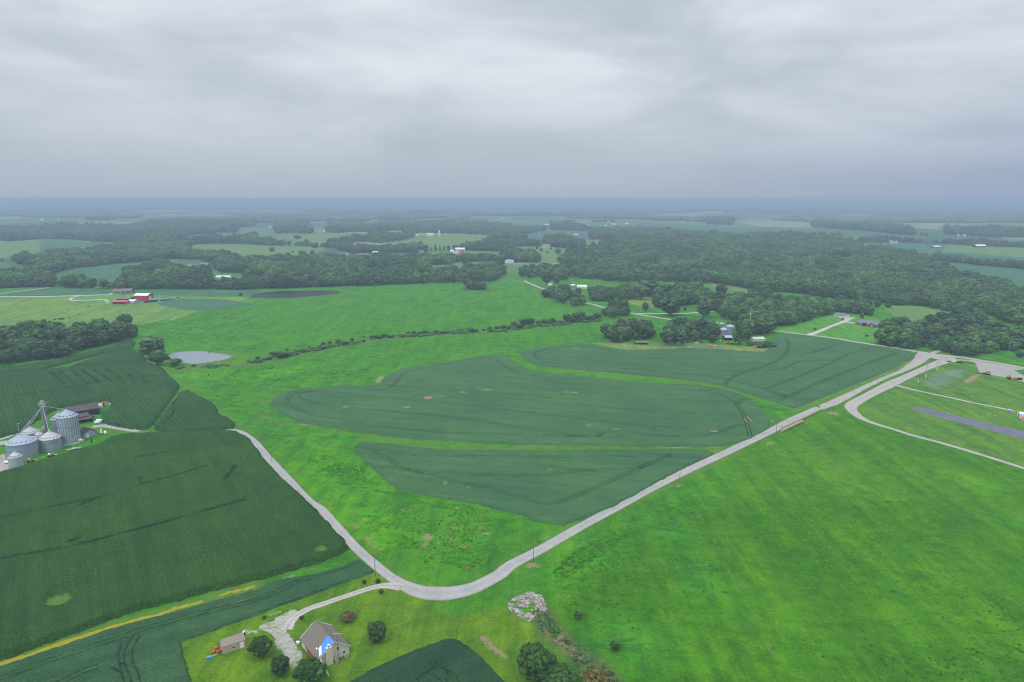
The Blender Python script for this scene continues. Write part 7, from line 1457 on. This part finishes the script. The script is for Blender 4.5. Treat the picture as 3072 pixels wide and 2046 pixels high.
MB().box((0, 0, 2.3), (3.6, 2.8, .14)).build('awning', M['orange'], o); MB().box((0, .3, .6), (3., 2.0, 1.2)).build('counter', M['tank_cream'], o)
for sx_ in (-1.6, 1.6):
    for sy_ in (-1.2, 1.2): MB().bar((sx_, sy_, 0), (sx_, sy_, 2.25), .06, 5).build('post', M['steel'], o)
for (u, v, lb) in ((860, 1097, 'first pale board lying in the mown field, farthest from the stand'), (1200, 1160, 'brightest pale board lying in the mown field'), (1308, 1200, 'small pale board next to the brightest one'), (1390, 1205, 'small pale board nearest the white building')):
    small('board', lb, 'board', 'Z3', u, v, lambda o: (MB().box((0, 0, .1), (1.6, .5, .12)).build('plank', M['hay'], o), MB().box((0, 0, .2), (.3, .5, .1)).build('cleat', M['hay'], o)), rs())
# ------------------------------------------------------------------ the farmyard among trees, right of centre
gbins = []
for (u, v, w, hh_, lb) in ((890, 690, 170, 6.5, 'left grain bin of the farmyard group, white-topped'), (1040, 690, 200, 9.5, 'tall right grain bin of the farmyard group'), (720, 500, 90, 5, 'small silvery bin glimpsed left of the farmyard group'), (845, 500, 110, 4.5, 'back bin of the farmyard group')):
    q = P_('Z5', u, v); s = scale_at(q); R = w*TILE['Z5'][2]/s/2; o = empty('grain_bin', (q[0], q[1]+R, float(q[2]))); tag(o, lb, 'grain bin')
    MB().lathe((0, 0, 0), [(R, -.3), (R, hh_)], 28).build('wall', M['galv'], o); MB().lathe((0, 0, hh_), [(R*1.03, 0), (R*.5, R*.3), (R*.1, R*.55)], 28).build('roof', M['galv_roof'] if 'tall' in lb else M['bin_roof_cream'], o)
    MB().bar((0, -R-.15, 0), (0, -R-.15, hh_), .12, 4).build('ladder', M['steel_dark'], o)
far_gable('open-fronted grey shed in front of the farmyard bins', 'Z5', 990, 800, 170, 0, M['barn_dark'], rg, 9, 3, 4.4, 'open_shed', 'shed', open_side='f'); far_gable('pale green-roofed shed beside the fallen tree', 'Z5', 1700, 830, 280, .15, M['cream_wall'], M['roof_green'], 10, 2.8, 4.2, 'green_shed', 'shed')
far_gable('small mint-roofed shed at the foot of the radio mast', 'Z5', 1425, 720, 100, 0, W_, M['roof_green'], 6, 2.6, 3.8, 'green_shed', 'shed'); far_gable('low dark shed under the big dark trees', 'A2', 1190, 1512, 110, 0, M['barn_dark'], M['shingle_brown'], 7, 2., 2.8, 'low_shed', 'shed', open_side='f')
far_gable('white roof peeping between farmyard trees', 'A2', 1500, 1450, 60, 0, W_, wr, 7, 3, 4.4, 'white_shed', 'shed'); far_gable('white shed hidden in the trees by the county road', 'B3', 1775, 175, 60, .3, W_, wr, 5, 2.4, 3.2, 'white_shed', 'shed')
def car(o, paint, cabin=None, L=4.6):
    b = MB().box((0, 0, .72), (L, 1.8, .62), 0, 0, .96).build('body', paint, o); c_ = MB().box((-.15, 0, 1.28), (L*.52, 1.6, .58), 0, 0, .82).build('cabin', M['glass'], o); MB().box((-.15, 0, 1.6), (L*.42, 1.32, .06)).build('roof', paint, c_)
    for sx_ in (-L*.31, L*.31):
        for sy_ in (-.86, .86): MB().bar((sx_, sy_-.12, .36), (sx_, sy_+.12, .36), .36, 12).build('wheel', M['tyre'], o)
    for s in (-1, 1): MB().box((L/2-.02, s*.62, .8), (.1, .34, .18)).build('headlight', M['white'], o)
for (t_, u, v, pm, lb, rz_) in (('Z5', 225, 870, 'white', 'white car parked at the left of the farmyard', .2), ('Z5', 325, 850, 'red_dark', 'dark car parked right behind the white car', .1), ('Z5', 1055, 890, 'blue_car', 'dark blue car parked in front of the open shed', .3), ('Z5', 1720, 725, 'red_dark', 'dark red vehicle behind the pale green shed', .2), ('Z4', 425, 325, 'white', 'white car before the brown-roofed farmhouse', .1),
                                ('Z4', 1005, 300, 'white', 'white car behind the tall red barn', 0), ('Z4', 215, 560, 'white', 'white vehicle left of the red-roofed shed', 0), ('Z4', 1610, 500, 'white', 'white pickup beside the slate-roofed barn', 0), ('Z4', 2015, 410, 'white', 'white vehicle alone right of the slate barn', 0), ('A2', 410, 972, 'white', 'white van by the tiny white shed', 0)):
    small('parked_car', lb, 'car', t_, u, v, lambda o: car(o, M[pm]), rz_)
small('tractor', 'dark tractor in front of the farmyard bins', 'tractor', 'Z5', 790, 835, lambda o: machine(o, M['steel_dark'], M['white']), 1.2); small('tractor', 'orange tractor beside the dark blue car', 'tractor', 'Z5', 955, 865, lambda o: machine(o, M['orange'], M['orange']), .5)
small('tractor', 'dark baler standing right of the slate barn', 'machine', 'Z4', 2130, 400, lambda o: machine(o, M['steel_dark'], M['rust']), .2); small('implement', 'dark trailer left of the red farm on the pasture', 'machine', 'A0', 815, 1165, lambda o: machine(o, M['steel_dark'], M['tank_cream']), .3)
def flatbed(o):
    MB().box((0, 0, .7), (7.5, 2.2, .25)).build('deck', M['orange'], o); MB().box((3.2, 0, .9), (2.6, 2.0, .3)).build('load', M['tank_cream'], o); MB().bar((-3.7, 0, .6), (-6, 0, .5), .15, 4).build('drawbar', M['orange'], o)
    for s in (-1, 1): MB().bar((0, s*1.1-.1, .4), (0, s*1.1+.1, .4), .4, 10).build('wheel', M['tyre'], o)
small('trailer', 'orange flat trailer on the grass between farmyard and bean field', 'trailer', 'Z5', 590, 945, flatbed, -.05)
# fallen tree
q = P_('Z5', 1700, 960); o = empty('fallen_tree', tuple(q)); tag(o, 'fallen tree with bare pale limbs lying at the bean field corner', 'tree')
e = P_('Z5', 1270, 985)-q; lim = MB().bar((0, 0, 2.), (e[0], e[1], .4), .45, 6, .2); lim.bar((-2, -1, 1.6), (e[0]*.75, e[1]*.75-4, .3), .25, 5, .1); lim.bar((-4, -1, 1.5), (e[0]*.5, e[1]*.5-6, .3), .2, 5, .08); lim.build('trunk', M['hay'], o)
rng = np.random.default_rng(9); wd = 560*TILE['Z5'][2]/scale_at(q)
V, F = leafy(rng, [((rng.random()-.35)*wd, (rng.random()-.2)*8, 1.2+2.2*rng.random(), 2.0+1.2*rng.random(), .7) for _ in range(34)], 1, .22, 1400, .7); link(bpy.data.objects.new('crown', npmesh('crown', V, F.astype(np.int32), [M['leaf_dark']])), o)
# ------------------------------------------------------------------ black cattle on the left pasture
def cow_mesh():
    v0, f0_ = ICO[1]; V = []; F = []; b = 0
    def bl(c, s):
        nonlocal b
        V.append(v0*np.array(s)+np.array(c)); F.append(f0_+b); b += len(v0)
    bl((0, 0, 1.0), (1.0, .40, .46)); bl((.75, 0, 1.1), (.42, .3, .36)); bl((1.2, 0, 1.15), (.32, .16, .2)); bl((1.5, 0, 1.0), (.26, .13, .13)); bl((-.85, 0, 1.1), (.25, .3, .35))
    for x_ in (-.75, .65):
        for y_ in (-.22, .22): bl((x_, y_, .42), (.12, .1, .45))
    bl((-1.08, 0, .8), (.05, .05, .4)); bl((1.2, .2, 1.28), (.06, .14, .05)); bl((1.2, -.2, 1.28), (.06, .14, .05))
    return npmesh('cow', np.concatenate(V), np.concatenate(F).astype(np.int32), [M['cow']], True)
cm = cow_mesh(); COWN = ['leftmost and nearest', 'second from the left', 'third from the left', 'fourth, behind the third', 'left of the close pair', 'partner of the close pair', 'left of the second pair', 'partner of the second pair', 'second from the right', 'rightmost straggler']
for (u, v) in ((435, 1332), (457, 1308), (512, 1318), (505, 1288), (543, 1283), (553, 1286), (575, 1282), (582, 1284), (638, 1275), (722, 1241)):
    q = P_('A0', u, v); o = bpy.data.objects.new('cow', cm); o.location = tuple(q); o.rotation_euler = (0, 0, rs()*6.28); o.scale = (1.35,)*3; link(o); tag(o, 'small black cow, %s of the herd above the left wood' % COWN.pop(0), 'cow', 'black cattle on the left pasture')
small('feeder', 'pale hay feeder on the pasture by the cattle', 'feeder', 'A0', 573, 1220, lambda o: (MB().lathe((0, 0, 0), [(1.2, 0), (1.2, 1.0), (1., 1.)], 14).build('ring', M['hay'], o), MB().lathe((0, 0, 0), [(.9, 0), (.7, .9), (.2, 1.2)], 10).build('hay', M['hay'], o)))
# ------------------------------------------------------------------ the hazy air
m = bpy.data.materials.new('thin_haze'); m.use_nodes = True; t = m.node_tree; t.nodes.clear()
pv = t.nodes.new('ShaderNodeVolumePrincipled'); pv.inputs['Color'].default_value = (.50, .635, .81, 1); pv.inputs['Density'].default_value = HAZE; pv.inputs['Anisotropy'].default_value = .0
oo = t.nodes.new('ShaderNodeOutputMaterial'); t.links.new(pv.outputs[0], oo.inputs['Volume'])
hz = MB().box((0, 28000, 10), (125000, 66000, 270)).build('haze', m); tag(hz, 'thin blue haze fading the distant country', 'haze', kind='stuff')
